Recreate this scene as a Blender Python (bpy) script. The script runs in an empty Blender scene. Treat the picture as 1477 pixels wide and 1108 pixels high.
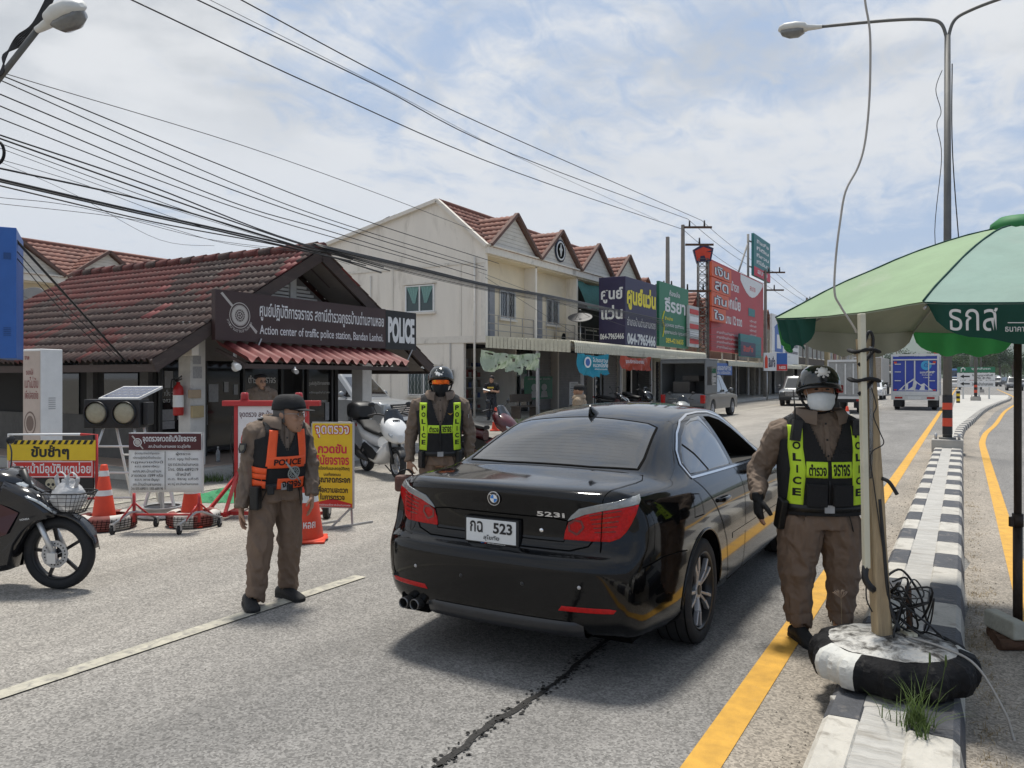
import bpy,bmesh,math,random
from math import sin,cos,pi,radians,sqrt,atan2
from mathutils import Vector,Matrix,noise
from mathutils.bvhtree import BVHTree
random.seed(7)
S = bpy.context.scene
COL = S.collection
# ---------------------------------------------------------------- camera
FPX,CXP,HZ,CAMH,PSI = 1130.0,738.5,545.0,1.65,radians(29.95)
CP,SP = cos(PSI),sin(PSI)
cam = bpy.data.cameras.new('camera');camo = bpy.data.objects.new('camera',cam);COL.objects.link(camo)
camo.location = (0,0,CAMH);camo.rotation_euler = (pi/2,0,PSI)
cam.sensor_width = 36;cam.lens = 36*FPX/1477;cam.shift_y = -(554-HZ)/1477
cam.clip_start = .05;cam.clip_end = 9000
S.camera = camo
# ---------------------------------------------------------------- sky, sun, exposure
SUN = Vector((-.17,.24,1)).normalized()
SEL = math.asin(SUN.z);SAZ = atan2(SUN.x,SUN.y)
W = bpy.data.worlds.new("World");S.world = W;W.use_nodes = True
nt = W.node_tree;nt.nodes.clear()
def wn(t,**k):
 n = nt.nodes.new(t)
 for a,b in k.items(): setattr(n,a,b)
 return n
def wl(a,b): nt.links.new(a,b)
def wmath(op,a,b=None,c=None,clamp=False):
 n = wn('ShaderNodeMath',operation=op,use_clamp=clamp)
 for i,q in enumerate((a,b,c)):
  if q is None: continue
  if isinstance(q,(int,float)): n.inputs[i].default_value = q
  else: wl(q,n.inputs[i])
 return n.outputs[0]
def wramp(x,a,b):
 n = wn('ShaderNodeMapRange',interpolation_type='SMOOTHSTEP');wl(x,n.inputs[0])
 n.inputs[1].default_value = a;n.inputs[2].default_value = b
 return n.outputs[0]
sky = wn('ShaderNodeTexSky',sky_type='NISHITA',sun_disc=False)
sky.sun_elevation = SEL;sky.sun_rotation = SAZ;sky.altitude = 50;sky.air_density = 1.0;sky.dust_density = 1.6;sky.ozone_density = 1.0
tc = wn('ShaderNodeTexCoord');sx = wn('ShaderNodeSeparateXYZ');wl(tc.outputs['Generated'],sx.inputs[0])
zc = wmath('ADD',wmath('MAXIMUM',sx.outputs[2],0.0),.16)
px = wmath('DIVIDE',sx.outputs[0],zc);py = wmath('DIVIDE',sx.outputs[1],zc)
cb = wn('ShaderNodeCombineXYZ');wl(px,cb.inputs[0]);wl(py,cb.inputs[1])
def wnoise(scale,detail,rough,dist=0.,off=(0,0,0),sc=(1,1,1)):
 mp = wn('ShaderNodeMapping');mp.inputs['Location'].default_value = off;mp.inputs['Scale'].default_value = sc
 wl(cb.outputs[0],mp.inputs[0])
 n = wn('ShaderNodeTexNoise');wl(mp.outputs[0],n.inputs['Vector'])
 n.inputs['Scale'].default_value = scale;n.inputs['Detail'].default_value = detail
 n.inputs['Roughness'].default_value = rough;n.inputs['Distortion'].default_value = dist
 return n.outputs[0]
big = wnoise(1.15,10,.62,.4,(3.1,1.7,0))
mack = wnoise(9.5,7,.62,.7,(1,2,0),(1,.62,1))
grey = wnoise(2.4,7,.55,.2,(8.2,5.5,0))
# more cover towards the upper left of the view (direction -X), thinner to the right
cov = wmath('MULTIPLY_ADD',px,-.10,.0)
hi = wramp(sx.outputs[2],.02,.38)
dens = wmath('ADD',wmath('ADD',big,cov),wmath('MULTIPLY',wmath('SUBTRACT',mack,.5),.55))
dens = wmath('MULTIPLY_ADD',hi,.10,dens)
mask = wmath('MULTIPLY',wramp(dens,.44,.74),wmath('MULTIPLY_ADD',hi,.34,.62))
shade = wmath('MULTIPLY',wramp(grey,.42,.66),wramp(sx.outputs[2],.18,.42))
cc = wn('ShaderNodeMix',data_type='RGBA');wl(shade,cc.inputs[0])
cc.inputs[6].default_value = (5.2,5.3,5.42,1);cc.inputs[7].default_value = (3.5,3.7,3.95,1)
hz = wn('ShaderNodeMix',data_type='RGBA');wl(sky.outputs[0],hz.inputs[6]);hz.inputs[7].default_value = (2.7,3.45,4.7,1)
hz.inputs[0].default_value = .88
mx = wn('ShaderNodeMix',data_type='RGBA');wl(mask,mx.inputs[0]);wl(hz.outputs[2],mx.inputs[6]);wl(cc.outputs[2],mx.inputs[7])
bg = wn('ShaderNodeBackground');wl(mx.outputs[2],bg.inputs[0]);bg.inputs[1].default_value = .10
wo = wn('ShaderNodeOutputWorld');wl(bg.outputs[0],wo.inputs[0])
sl = bpy.data.lights.new('sun','SUN');so = bpy.data.objects.new('sun',sl);COL.objects.link(so)
sl.energy = 2.9;sl.angle = radians(9.0);sl.color = (1,.955,.88)
so.rotation_euler = (-SUN).to_track_quat('-Z','Y').to_euler()
S.view_settings.view_transform = 'Standard';S.view_settings.look = 'None';S.view_settings.gamma = 1
S.view_settings.exposure = 0.62
S.render.engine = 'CYCLES';S.cycles.max_bounces = 8;S.cycles.transparent_max_bounces = 12;S.cycles.use_denoising = True
# ---------------------------------------------------------------- pixel -> place helpers (photo survey; all results are real positions)
def ray(u,v): return ((u-CXP)/FPX,(HZ-v)/FPX)
def PD(u,v,d):
 a,b = ray(u,v);return Vector((d*(a*CP-SP),d*(a*SP+CP),CAMH+b*d))
def G(u,v,z=0.):
 return PD(u,v,(CAMH-z)*FPX/(v-HZ))
def PX(u,v,X):
 a,b = ray(u,v);return PD(u,v,X/(a*CP-SP))
def PY(u,v,Y):
 a,b = ray(u,v);return PD(u,v,Y/(a*SP+CP))
# ---------------------------------------------------------------- materials
_M = {}
def mat(name,col,rough=.6,metal=0.,var=.12,vs=6.,bump=0.,bs=80.,coat=0.,spec=.5,trans=0.,alpha=1.,dirt=None,dirt_s=2.5,dirt_a=.5,thr=.55,ior=1.45,transl=0.,aniso=(1,1,1),emit=0.):
 if name in _M: return _M[name]
 m = bpy.data.materials.new(name);m.use_nodes = True;t = m.node_tree;N = t.nodes;L = t.links
 b = N['Principled BSDF'];out = N['Material Output']
 c4 = (*col,1)
 b.inputs['Roughness'].default_value = rough;b.inputs['Metallic'].default_value = metal
 b.inputs['Specular IOR Level'].default_value = spec;b.inputs['IOR'].default_value = ior
 if coat: b.inputs['Coat Weight'].default_value = coat;b.inputs['Coat Roughness'].default_value = .03
 if trans: b.inputs['Transmission Weight'].default_value = trans
 if alpha < 1: b.inputs['Alpha'].default_value = alpha
 tcn = N.new('ShaderNodeTexCoord');mp = N.new('ShaderNodeMapping');mp.inputs['Scale'].default_value = aniso
 L.new(tcn.outputs['Object'],mp.inputs[0])
 src = None
 if var:
  n = N.new('ShaderNodeTexNoise');n.inputs['Scale'].default_value = vs;n.inputs['Detail'].default_value = 6;n.inputs['Roughness'].default_value = .6
  L.new(mp.outputs[0],n.inputs['Vector'])
  r = N.new('ShaderNodeMapRange');L.new(n.outputs[0],r.inputs[0]);r.inputs[1].default_value = .28;r.inputs[2].default_value = .72
  r.inputs[3].default_value = 1-var;r.inputs[4].default_value = 1+var
  mu = N.new('ShaderNodeMix');mu.data_type = 'RGBA';mu.blend_type = 'MULTIPLY';mu.inputs[0].default_value = 1
  mu.inputs[6].default_value = c4;L.new(r.outputs[0],mu.inputs[7]);src = mu.outputs[2]
  r2 = N.new('ShaderNodeMapRange');L.new(n.outputs[0],r2.inputs[0]);r2.inputs[3].default_value = max(0,rough*(1-var));r2.inputs[4].default_value = min(1,rough*(1+var))
  L.new(r2.outputs[0],b.inputs['Roughness'])
 if dirt:
  n = N.new('ShaderNodeTexNoise');n.inputs['Scale'].default_value = dirt_s;n.inputs['Detail'].default_value = 9;n.inputs['Roughness'].default_value = .68;n.inputs['Distortion'].default_value = .4
  L.new(mp.outputs[0],n.inputs['Vector'])
  r = N.new('ShaderNodeMapRange');L.new(n.outputs[0],r.inputs[0]);r.inputs[1].default_value = thr;r.inputs[2].default_value = thr+.16;r.inputs[4].default_value = dirt_a
  mx = N.new('ShaderNodeMix');mx.data_type = 'RGBA';L.new(r.outputs[0],mx.inputs[0])
  if src: L.new(src,mx.inputs[6])
  else: mx.inputs[6].default_value = c4
  mx.inputs[7].default_value = (*dirt,1);src = mx.outputs[2]
 if src: L.new(src,b.inputs['Base Color'])
 else: b.inputs['Base Color'].default_value = c4
 if bump:
  n = N.new('ShaderNodeTexNoise');n.inputs['Scale'].default_value = bs;n.inputs['Detail'].default_value = 5
  L.new(mp.outputs[0],n.inputs['Vector'])
  bp = N.new('ShaderNodeBump');bp.inputs['Strength'].default_value = bump;bp.inputs['Distance'].default_value = .02
  L.new(n.outputs[0],bp.inputs['Height']);L.new(bp.outputs[0],b.inputs['Normal'])
 if transl:
  tr = N.new('ShaderNodeBsdfTranslucent');ms = N.new('ShaderNodeMixShader');ms.inputs[0].default_value = transl
  if src: L.new(src,tr.inputs[0])
  else: tr.inputs[0].default_value = c4
  L.new(b.outputs[0],ms.inputs[1]);L.new(tr.outputs[0],ms.inputs[2]);L.new(ms.outputs[0],out.inputs[0])
 if emit:
  b.inputs['Emission Color'].default_value = c4;b.inputs['Emission Strength'].default_value = emit
 _M[name] = m
 return m
# ---------------------------------------------------------------- mesh builder
def frame(d):
 d = d.normalized();a = Vector((0,0,1)) if abs(d.z) < .95 else Vector((1,0,0))
 x = d.cross(a).normalized();return x,x.cross(d).normalized()
class MB:
 def __init__(s): s.v = [];s.f = [];s.m = [];s.s = []
 def add(s,vs,fs,mi=0,sm=False):
  o = len(s.v);s.v += [tuple(p) for p in vs]
  for f in fs: s.f.append([i+o for i in f]);s.m.append(mi);s.s.append(sm)
  return s
 def box(s,x0,x1,y0,y1,z0,z1,mi=0,rz=0.,c=None):
  vs = [(x,y,z) for z in (z0,z1) for x,y in ((x0,y0),(x1,y0),(x1,y1),(x0,y1))]
  if rz:
   cx,cy = c if c else ((x0+x1)/2,(y0+y1)/2);C_,S_ = cos(rz),sin(rz)
   vs = [(cx+(x-cx)*C_-(y-cy)*S_,cy+(x-cx)*S_+(y-cy)*C_,z) for x,y,z in vs]
  return s.add(vs,[(3,2,1,0),(4,5,6,7),(0,1,5,4),(1,2,6,5),(2,3,7,6),(3,0,4,7)],mi)
 def beam(s,p,q,w,h,mi=0):
  p = Vector(p);q = Vector(q);x,y = frame(q-p)
  vs = [c+x*a*w/2+y*b*h/2 for c in (p,q) for a,b in ((-1,-1),(1,-1),(1,1),(-1,1))]
  return s.add(vs,[(0,1,2,3),(7,6,5,4),(0,4,5,1),(1,5,6,2),(2,6,7,3),(3,7,4,0)],mi)
 def tube(s,pts,r,n=8,mi=0,cap=True,sm=True,el=1.):
  pts = [Vector(p) for p in pts];k = len(pts)
  rs = r if isinstance(r,(list,tuple)) else [r]*k
  vs = [];px_ = None
  for i,p in enumerate(pts):
   d = (pts[min(i+1,k-1)]-pts[max(i-1,0)])
   if d.length < 1e-9: d = Vector((0,0,1))
   d.normalize()
   if px_ is None: x,y = frame(d)
   else:
    x = px_-d*px_.dot(d)
    x = x.normalized() if x.length > 1e-6 else frame(d)[0]
    y = d.cross(x)*-1
    y = x.cross(d)
   px_ = x
   for j in range(n):
    a = 2*pi*j/n;vs.append(p+x*cos(a)*rs[i]+y*sin(a)*rs[i]*el)
  fs = [(i*n+j,(i+1)*n+j,(i+1)*n+(j+1) % n,i*n+(j+1) % n) for i in range(k-1) for j in range(n)]
  s.add(vs,fs,mi,sm)
  if cap:
   o = len(s.v)-len(vs)
   s.f.append([o+j for j in range(n)]);s.m.append(mi);s.s.append(False)
   s.f.append([o+(k-1)*n+j for j in range(n-1,-1,-1)]);s.m.append(mi);s.s.append(False)
  return s
 def cyl(s,p,q,r,r2=None,n=16,mi=0,sm=True): return s.tube([p,q],[r,r if r2 is None else r2],n,mi,True,sm)
 def lathe(s,prof,n=24,mi=0,T=None,sm=True,a0=0.,a1=2*pi,close=True):
  full = abs(a1-a0-2*pi) < 1e-6;k = n if full else n+1
  vs = [(r*cos(a0+(a1-a0)*j/n),r*sin(a0+(a1-a0)*j/n),z) for r,z in prof for j in range(k)]
  if T is not None: vs = [T @ Vector(p) for p in vs]
  fs = []
  for i in range(len(prof)-1):
   for j in range(n):
    j2 = (j+1) % k
    fs.append((i*k+j,i*k+j2,(i+1)*k+j2,(i+1)*k+j))
  s.add(vs,fs,mi,sm)
  if close and full:
   o = len(s.v)-len(vs)
   if prof[0][0] > 1e-5: s.f.append([o+j for j in range(n-1,-1,-1)]);s.m.append(mi);s.s.append(False)
   if prof[-1][0] > 1e-5: s.f.append([o+(len(prof)-1)*k+j for j in range(n)]);s.m.append(mi);s.s.append(False)
  return s
 def sph(s,c,r,n=16,m=10,mi=0,R=None):
  if isinstance(r,(int,float)): r = (r,r,r)
  vs = []
  for i in range(m+1):
   t = -pi/2+pi*i/m
   for j in range(n):
    p = Vector((r[0]*cos(t)*cos(2*pi*j/n),r[1]*cos(t)*sin(2*pi*j/n),r[2]*sin(t)))
    if R is not None: p = R @ p
    vs.append(Vector(c)+p)
  return s.add(vs,[(i*n+j,i*n+(j+1) % n,(i+1)*n+(j+1) % n,(i+1)*n+j) for i in range(m) for j in range(n)],mi,True)
 def prism(s,poly,a,b,ax='y',mi=0,sm=False):
  """poly of 2-D points extruded from a to b along ax ('y': poly is x,z; 'x': y,z; 'z': x,y)"""
  f = {'y': lambda p,t: (p[0],t,p[1]),'x': lambda p,t: (t,p[0],p[1]),'z': lambda p,t: (p[0],p[1],t)}[ax]
  n = len(poly);vs = [f(p,a) for p in poly]+[f(p,b) for p in poly]
  s.add(vs,[list(range(n)),list(range(2*n-1,n-1,-1))],mi)
  o = len(s.v)-2*n
  for i in range(n): s.f.append([o+i,o+n+i,o+n+(i+1) % n,o+(i+1) % n]);s.m.append(mi);s.s.append(sm)
  return s
 def grid(s,rows,mi=0,sm=True,closed=False):
  k = len(rows[0]);vs = [p for r in rows for p in r]
  kk = k if closed else k-1
  return s.add(vs,[(i*k+j,i*k+(j+1) % k,(i+1)*k+(j+1) % k,(i+1)*k+j) for i in range(len(rows)-1) for j in range(kk)],mi,sm)
 def quad(s,a,b,c,d,mi=0): return s.add([a,b,c,d],[(0,1,2,3)],mi)
 def poly(s,pts,mi=0): return s.add(pts,[list(range(len(pts)))],mi)
 def merge(s,o,T=None,moff=0):
  vs = o.v if T is None else [T @ Vector(p) for p in o.v]
  k = len(s.v);s.v += [tuple(p) for p in vs]
  s.f += [[i+k for i in f] for f in o.f];s.m += [m+moff for m in o.m];s.s += o.s
  return s
 def xf(s,T): s.v = [tuple(T @ Vector(p)) for p in s.v];return s
 def text(s,body,x,z,w=None,h=None,y=-.012,mi=0,bold=.0,al='C',shear=0.,dist=0.,space=1.,proj=None,rot=0.):
  """flat lettering in the local XZ plane facing -Y, fitted into w x h, centred (al C) or left (al L) on x, z"""
  vs,fs = text_geo(body,bold,shear,space)
  if not vs: return s
  x0 = min(p[0] for p in vs);x1 = max(p[0] for p in vs);y0 = min(p[1] for p in vs);y1 = max(p[1] for p in vs)
  sx_ = w/(x1-x0) if w else None;sy_ = h/(y1-y0) if h else None
  if sx_ is None: sx_ = sy_
  if sy_ is None: sy_ = sx_
  ox = x-(x1-x0)*sx_/2 if al == 'C' else x
  pts = [(ox+(p[0]-x0)*sx_,z+(p[1]-(y0+y1)/2)*sy_) for p in vs]
  if rot: pts = [(x+(a-x)*cos(rot)-(b-z)*sin(rot),z+(a-x)*sin(rot)+(b-z)*cos(rot)) for a,b in pts]
  out = [(a,y,b) if proj is None else proj(a,b) for a,b in pts]
  return s.add(out,fs,mi)
 def mesh(s,name,mats=()):
  me = bpy.data.meshes.new(name);me.from_pydata(s.v,[],s.f)
  for m in (mats if isinstance(mats,(list,tuple)) else [mats]): me.materials.append(m)
  me.polygons.foreach_set('material_index',s.m);me.polygons.foreach_set('use_smooth',s.s)
  me.validate();me.update();return me
 def build(s,name,mats,parent=None,loc=None,rz=0.,bev=0.,seg=2,norm=True):
  me = s.mesh(name,mats)
  if norm:
   b = bmesh.new();b.from_mesh(me);bmesh.ops.recalc_face_normals(b,faces=b.faces);b.to_mesh(me);b.free()
  o = bpy.data.objects.new(name,me);COL.objects.link(o)
  if parent: o.parent = parent
  if loc is not None: o.location = loc
  if rz: o.rotation_euler = (0,0,rz)
  if bev:
   md = o.modifiers.new('bevel','BEVEL');md.width = bev;md.segments = seg;md.limit_method = 'ANGLE';md.angle_limit = radians(35)
  return o
_T = {}
def text_geo(body,bold=0.,shear=0.,space=1.):
 k = (body,bold,shear,space)
 if k in _T: return _T[k]
 cu = bpy.data.curves.new('t','FONT');cu.body = body;cu.resolution_u = 3;cu.offset = bold;cu.shear = shear;cu.space_character = space;cu.fill_mode = 'FRONT'
 o = bpy.data.objects.new('t',cu);COL.objects.link(o)
 dg = bpy.context.evaluated_depsgraph_get();me = bpy.data.meshes.new_from_object(o.evaluated_get(dg))
 r = ([tuple(p.co) for p in me.vertices],[list(p.vertices) for p in me.polygons])
 bpy.data.objects.remove(o);bpy.data.curves.remove(cu);bpy.data.meshes.remove(me)
 _T[k] = r;return r
def evalmesh(me,mods):
 """mesh with modifiers applied; mods = list of (type, dict)"""
 o = bpy.data.objects.new('tmp',me);COL.objects.link(o)
 for t,kw in mods:
  m = o.modifiers.new('m',t)
  for a,b in kw.items(): setattr(m,a,b)
 dg = bpy.context.evaluated_depsgraph_get();r = bpy.data.meshes.new_from_object(o.evaluated_get(dg),preserve_all_data_layers=True,depsgraph=dg)
 bpy.data.objects.remove(o);return r
def link(name,me,parent=None,loc=None,rz=0.):
 o = bpy.data.objects.new(name,me);COL.objects.link(o)
 if parent: o.parent = parent
 if loc is not None: o.location = loc
 if rz: o.rotation_euler = (0,0,rz)
 return o
def thing(name,label,cat,loc=(0,0,0),rz=0.,group=None):
 o = bpy.data.objects.new(name,None);COL.objects.link(o);o.empty_display_size = .1
 o.location = loc;o.rotation_euler = (0,0,rz);o['label'] = label;o['category'] = cat
 if group: o['group'] = group
 return o
def tag(o,label,cat,group=None,kind=None):
 o['label'] = label;o['category'] = cat
 if group: o['group'] = group
 if kind: o['kind'] = kind
 return o
def struct(o): o['kind'] = 'structure';return o
def dup(root,loc,rz,label=None,group=None,scale=None):
 r = root.copy();COL.objects.link(r);r.location = loc;r.rotation_euler = (0,0,rz)
 if scale: r.scale = scale
 if label: r['label'] = label
 if group: r['group'] = group
 for ch in list(root.children):
  c = ch.copy();COL.objects.link(c);c.parent = r
  for g in list(ch.children):
   d = g.copy();COL.objects.link(d);d.parent = c
 return r
def lerp(a,b,t): return a+(b-a)*t
def interp(tab,x):
 """smooth interpolation through (x, y) pairs (Catmull-Rom tangents, clamped)"""
 if x <= tab[0][0]: return tab[0][1]
 if x >= tab[-1][0]: return tab[-1][1]
 for i in range(len(tab)-1):
  if x <= tab[i+1][0]: break
 x0,y0 = tab[i];x1,y1 = tab[i+1];h = x1-x0;t = (x-x0)/h
 def sl_(k):
  if k <= 0 or k >= len(tab)-1: return None
  a = (tab[k][1]-tab[k-1][1])/(tab[k][0]-tab[k-1][0]);b = (tab[k+1][1]-tab[k][1])/(tab[k+1][0]-tab[k][0])
  return 0 if a*b <= 0 else 2*a*b/(a+b)
 d = (y1-y0)/h;m0 = sl_(i);m1 = sl_(i+1)
 m0 = d if m0 is None else m0;m1 = d if m1 is None else m1
 return (2*t**3-3*t*t+1)*y0+(t**3-2*t*t+t)*h*m0+(-2*t**3+3*t*t)*y1+(t**3-t*t)*h*m1
def catmull(pts,n=6):
 pts = [Vector(p) for p in pts];out = []
 for i in range(len(pts)-1):
  p0 = pts[max(i-1,0)];p1 = pts[i];p2 = pts[i+1];p3 = pts[min(i+2,len(pts)-1)]
  for k in range(n):
   t = k/n;out.append(.5*((2*p1)+(-p0+p2)*t+(2*p0-5*p1+4*p2-p3)*t*t+(-p0+3*p1-3*p2+p3)*t**3))
 out.append(pts[-1]);return out
def sag(p,q,s,n=14):
 p = Vector(p);q = Vector(q)
 return [p.lerp(q,t/n)-Vector((0,0,s*4*(t/n)*(1-t/n))) for t in range(n+1)]
# ================================================================ ground, road, markings, median, hills
def asphalt(name,base,tan,tmix=None,speck=.55):
 m = bpy.data.materials.new(name);m.use_nodes = True;t = m.node_tree;N = t.nodes;L = t.links;b = N['Principled BSDF']
 tcn = N.new('ShaderNodeTexCoord');co = tcn.outputs['Object']
 def noi(s,d=6,r=.6,dist=0,sc=None):
  n = N.new('ShaderNodeTexNoise');n.inputs['Scale'].default_value = s;n.inputs['Detail'].default_value = d;n.inputs['Roughness'].default_value = r;n.inputs['Distortion'].default_value = dist
  if sc:
   mp = N.new('ShaderNodeMapping');mp.inputs['Scale'].default_value = sc;L.new(co,mp.inputs[0]);L.new(mp.outputs[0],n.inputs[0])
  else: L.new(co,n.inputs[0])
  return n.outputs[0]
 def mr(x,a,b_,c,d):
  r = N.new('ShaderNodeMapRange');L.new(x,r.inputs[0])
  for i,q in enumerate((a,b_,c,d)): r.inputs[i+1].default_value = q
  return r.outputs[0]
 def mixc(f,a,c,bt='MIX'):
  x = N.new('ShaderNodeMix');x.data_type = 'RGBA';x.blend_type = bt
  for k,q in ((0,f),(6,a),(7,c)):
   if isinstance(q,(int,float)): x.inputs[k].default_value = q
   elif isinstance(q,tuple): x.inputs[k].default_value = (*q,1)
   else: L.new(q,x.inputs[k])
  return x.outputs[2]
 vo = N.new('ShaderNodeTexVoronoi');vo.inputs['Scale'].default_value = 95;L.new(co,vo.inputs[0])
 sep = N.new('ShaderNodeSeparateColor');L.new(vo.outputs['Color'],sep.inputs[0])
 sp = mr(sep.outputs[0],0,1,1-speck,1+speck)
 if tmix:
  sx_ = N.new('ShaderNodeSeparateXYZ');L.new(co,sx_.inputs[0])
  ad = N.new('ShaderNodeMath');ad.operation = 'MULTIPLY_ADD';L.new(noi(.5,5,.6,0,(1,.25,1)),ad.inputs[0]);ad.inputs[1].default_value = -2.6;L.new(sx_.outputs[0],ad.inputs[2])
  col = mixc(mr(ad.outputs[0],tmix[0],tmix[1],0,1),base,tan)
 else: col = mixc(mr(noi(.8,6,.65),.35,.7,0,1),base,tan)
 col = mixc(1.,col,mr(noi(.9,8,.7,.3,(1,.3,1)),.25,.75,.68,1.24),'MULTIPLY')
 col = mixc(1.,col,mr(noi(9,4,.7),.25,.75,.88,1.12),'MULTIPLY')
 col = mixc(1.,col,sp,'MULTIPLY')
 # faint wheel-polish and oil along the lanes
 col = mixc(mr(noi(1.4,6,.6,.2,(1,.05,1)),.56,.74,0,.35),col,tuple(q*.62 for q in base))
 L.new(col,b.inputs['Base Color']);b.inputs['Roughness'].default_value = .86;b.inputs['Specular IOR Level'].default_value = .35
 bp = N.new('ShaderNodeBump');bp.inputs['Strength'].default_value = .45;bp.inputs['Distance'].default_value = .006
 L.new(vo.outputs['Distance'],bp.inputs['Height']);L.new(bp.outputs[0],b.inputs['Normal'])
 return m
m_road = asphalt('asphalt',(.196,.189,.178),(.30,.277,.242),(-4.3,-8.2),.42)
m_dust = asphalt('dusty_verge',(.24,.215,.18),(.33,.29,.24),speck=.4)
m_lot = asphalt('forecourt_concrete',(.27,.25,.215),(.20,.185,.165),speck=.25)
m_yel = mat('road_yellow',(.54,.30,.05),.8,var=.2,vs=9,bump=.3,bs=120,dirt=(.30,.24,.17),dirt_s=7,dirt_a=.55,thr=.6)
m_whl = mat('road_white',(.42,.395,.32),.8,var=.2,vs=9,bump=.3,bs=120,dirt=(.21,.20,.18),dirt_s=14,dirt_a=.85,thr=.47)
def sheet(name,x0,x1,y0,y1,z,m,ny=1):
 b = MB()
 b.quad((x0,y0,z),(x1,y0,z),(x1,y1,z),(x0,y1,z));return struct(b.build(name,m))
sheet('ground',-4000,4000,-600,6000,-.012,m_lot)
sheet('road',-10.0,14.0,-40,900,0.0,m_road)
# dusty strips beside the median kerbs
def strip(name,pts,w,z,m,wob=0.):
 """ribbon along pts (x,y), width w to both sides"""
 b = MB();L_ = [];R_ = []
 for i,p in enumerate(pts):
  q0 = pts[max(i-1,0)];q1 = pts[min(i+1,len(pts)-1)]
  d = Vector((q1[0]-q0[0],q1[1]-q0[1])).normalized();n = Vector((d.y,-d.x))
  ww = w if not wob else w*(1+wob*(noise.noise(Vector((p[1]*1.7,w*9,0)))))
  w2 = w if not wob else w*(1+wob*(noise.noise(Vector((p[1]*1.7,5+w*9,3)))))
  L_.append((p[0]-n.x*ww,p[1]-n.y*ww,z));R_.append((p[0]+n.x*w2,p[1]+n.y*w2,z))
 b.grid([L_,R_],0,False);return struct(b.build(name,m))
def along(tab,y0,y1,n): return [(interp(tab,y0+(y1-y0)*i/n),y0+(y1-y0)*i/n) for i in range(n+1)]
KERB_R = [(-5,0),(24,-.02),(27,.02),(32,.27),(45,1.0),(58,2.1),(68,3.0),(80,3.5),(140,3.6)]
YEL_R = [(-5,.40),(22,.40),(26,.52),(32,.95),(45,1.75),(57,2.75),(68,3.6),(140,4.2)]
strip('road_dust',[(x-.72,y) for x,y in [(0,-4+i*.5) for i in range(60)]],.20,.004,m_dust,.5)
strip('road_dust',along([(a,b+.2) for a,b in KERB_R],-4,80,160),.20,.004,m_dust,.6)
strip('yellow_line',[(-.96,-4+i) for i in range(200)],.075,.008,m_yel)
strip('yellow_line',along(YEL_R,-4,130,130),.07,.008,m_yel)
for y0 in (1.0,13.2,25.2,37.2,49.2,61.2,73,85,97):
 strip('lane_line',[(-4.33,y0+i*.5) for i in range(9)] if y0 > 2 else [(-4.33,-1+i*.5) for i in range(13)],.06,.008,m_whl)
strip('edge_line',[(-9.62,-6+i) for i in range(140)],.06,.008,m_whl)
# tarred crack running along the lane behind the car
m_tar = mat('tar_crack',(.018,.017,.016),.7,var=.3,bump=.4,bs=60)
strip('road_crack',[(-1.93+.07*noise.noise(Vector((y*.9,3,0)))+.03*noise.noise(Vector((y*7,1,0))),y) for y in [1.2+.03*i for i in range(125)]],.013,.005,m_tar,2.2)
b = MB()
for i in range(700):
 y = random.uniform(1.4,5.0);x = -1.93+.07*noise.noise(Vector((y*.9,3,0)))+random.gauss(0,.035*(1+noise.noise(Vector((y*2,5,0)))));r = random.uniform(.003,.012)
 b.add([(x+r*random.uniform(.6,1.3)*cos(a),y+r*random.uniform(.6,1.5)*sin(a),.0055) for a in [k*pi/3 for k in range(6)]],[range(6)],0)
struct(b.build('road_crack',m_tar))
# ---- median kerb, alternating black and white
m_kw = mat('kerb_white',(.44,.42,.375),.75,var=.18,vs=5,bump=.5,bs=40,dirt=(.20,.18,.15),dirt_s=6.5,dirt_a=.85,thr=.53)
m_kb = mat('kerb_black',(.055,.058,.066),.7,var=.35,vs=6,bump=.5,bs=40,dirt=(.21,.19,.17),dirt_s=7,dirt_a=.75,thr=.54)
m_fill = mat('median_fill',(.40,.39,.365),.85,var=.18,vs=4,bump=1.0,bs=9,aniso=(1,5,1),dirt=(.24,.22,.19),dirt_s=3.5,dirt_a=.8,thr=.52)
KB = 5.96
def kerb_piece(b,side,ya,yb,mi,n=3):
 rows = []
 for i in range(n+1):
  y = ya+(yb-ya)*i/n;x = interp(KERB_R,y) if side > 0 else -.55
  j = .004*noise.noise(Vector((y*3,side,0)))
  if side > 0: pr = [(x+.018,-.01),(x+.012,.04),(x-.004,.125+j),(x-.03,.149+j),(x-.19,.152+j),(x-.205,.14),(x-.205,.0)]
  else: pr = [(-.565,-.01),(-.56,.04),(-.545,.125),(-.52,.149+j),(-.40,.152+j),(-.39,.14),(-.39,0)]
  rows.append([(q[0],y,q[1]) for q in pr])
 b.grid(rows,mi,False)
 for r in (rows[0],rows[-1]): b.poly(r,mi)
b = MB();k = -14;y = KB+.557*k
while y < 74:
 g = .003
 kerb_piece(b,1,y+g,y+.557-g,k % 2);
 if y < 19.2: kerb_piece(b,-1,y+g,y+.557-g,k % 2)
 y += .557;k += 1
struct(b.build('median_kerb',[m_kb,m_kw]))
b = MB();rows = []
for i in range(100):
 y = -2+i*.22;rows.append([(-.40+.19*j/4+.004*noise.noise(Vector((y*6,j,0))),y,.143+.006*noise.noise(Vector((j*3.,y*9,0)))) for j in range(5)])
b.grid(rows,0,True);struct(b.build('median_fill',m_fill))
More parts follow.
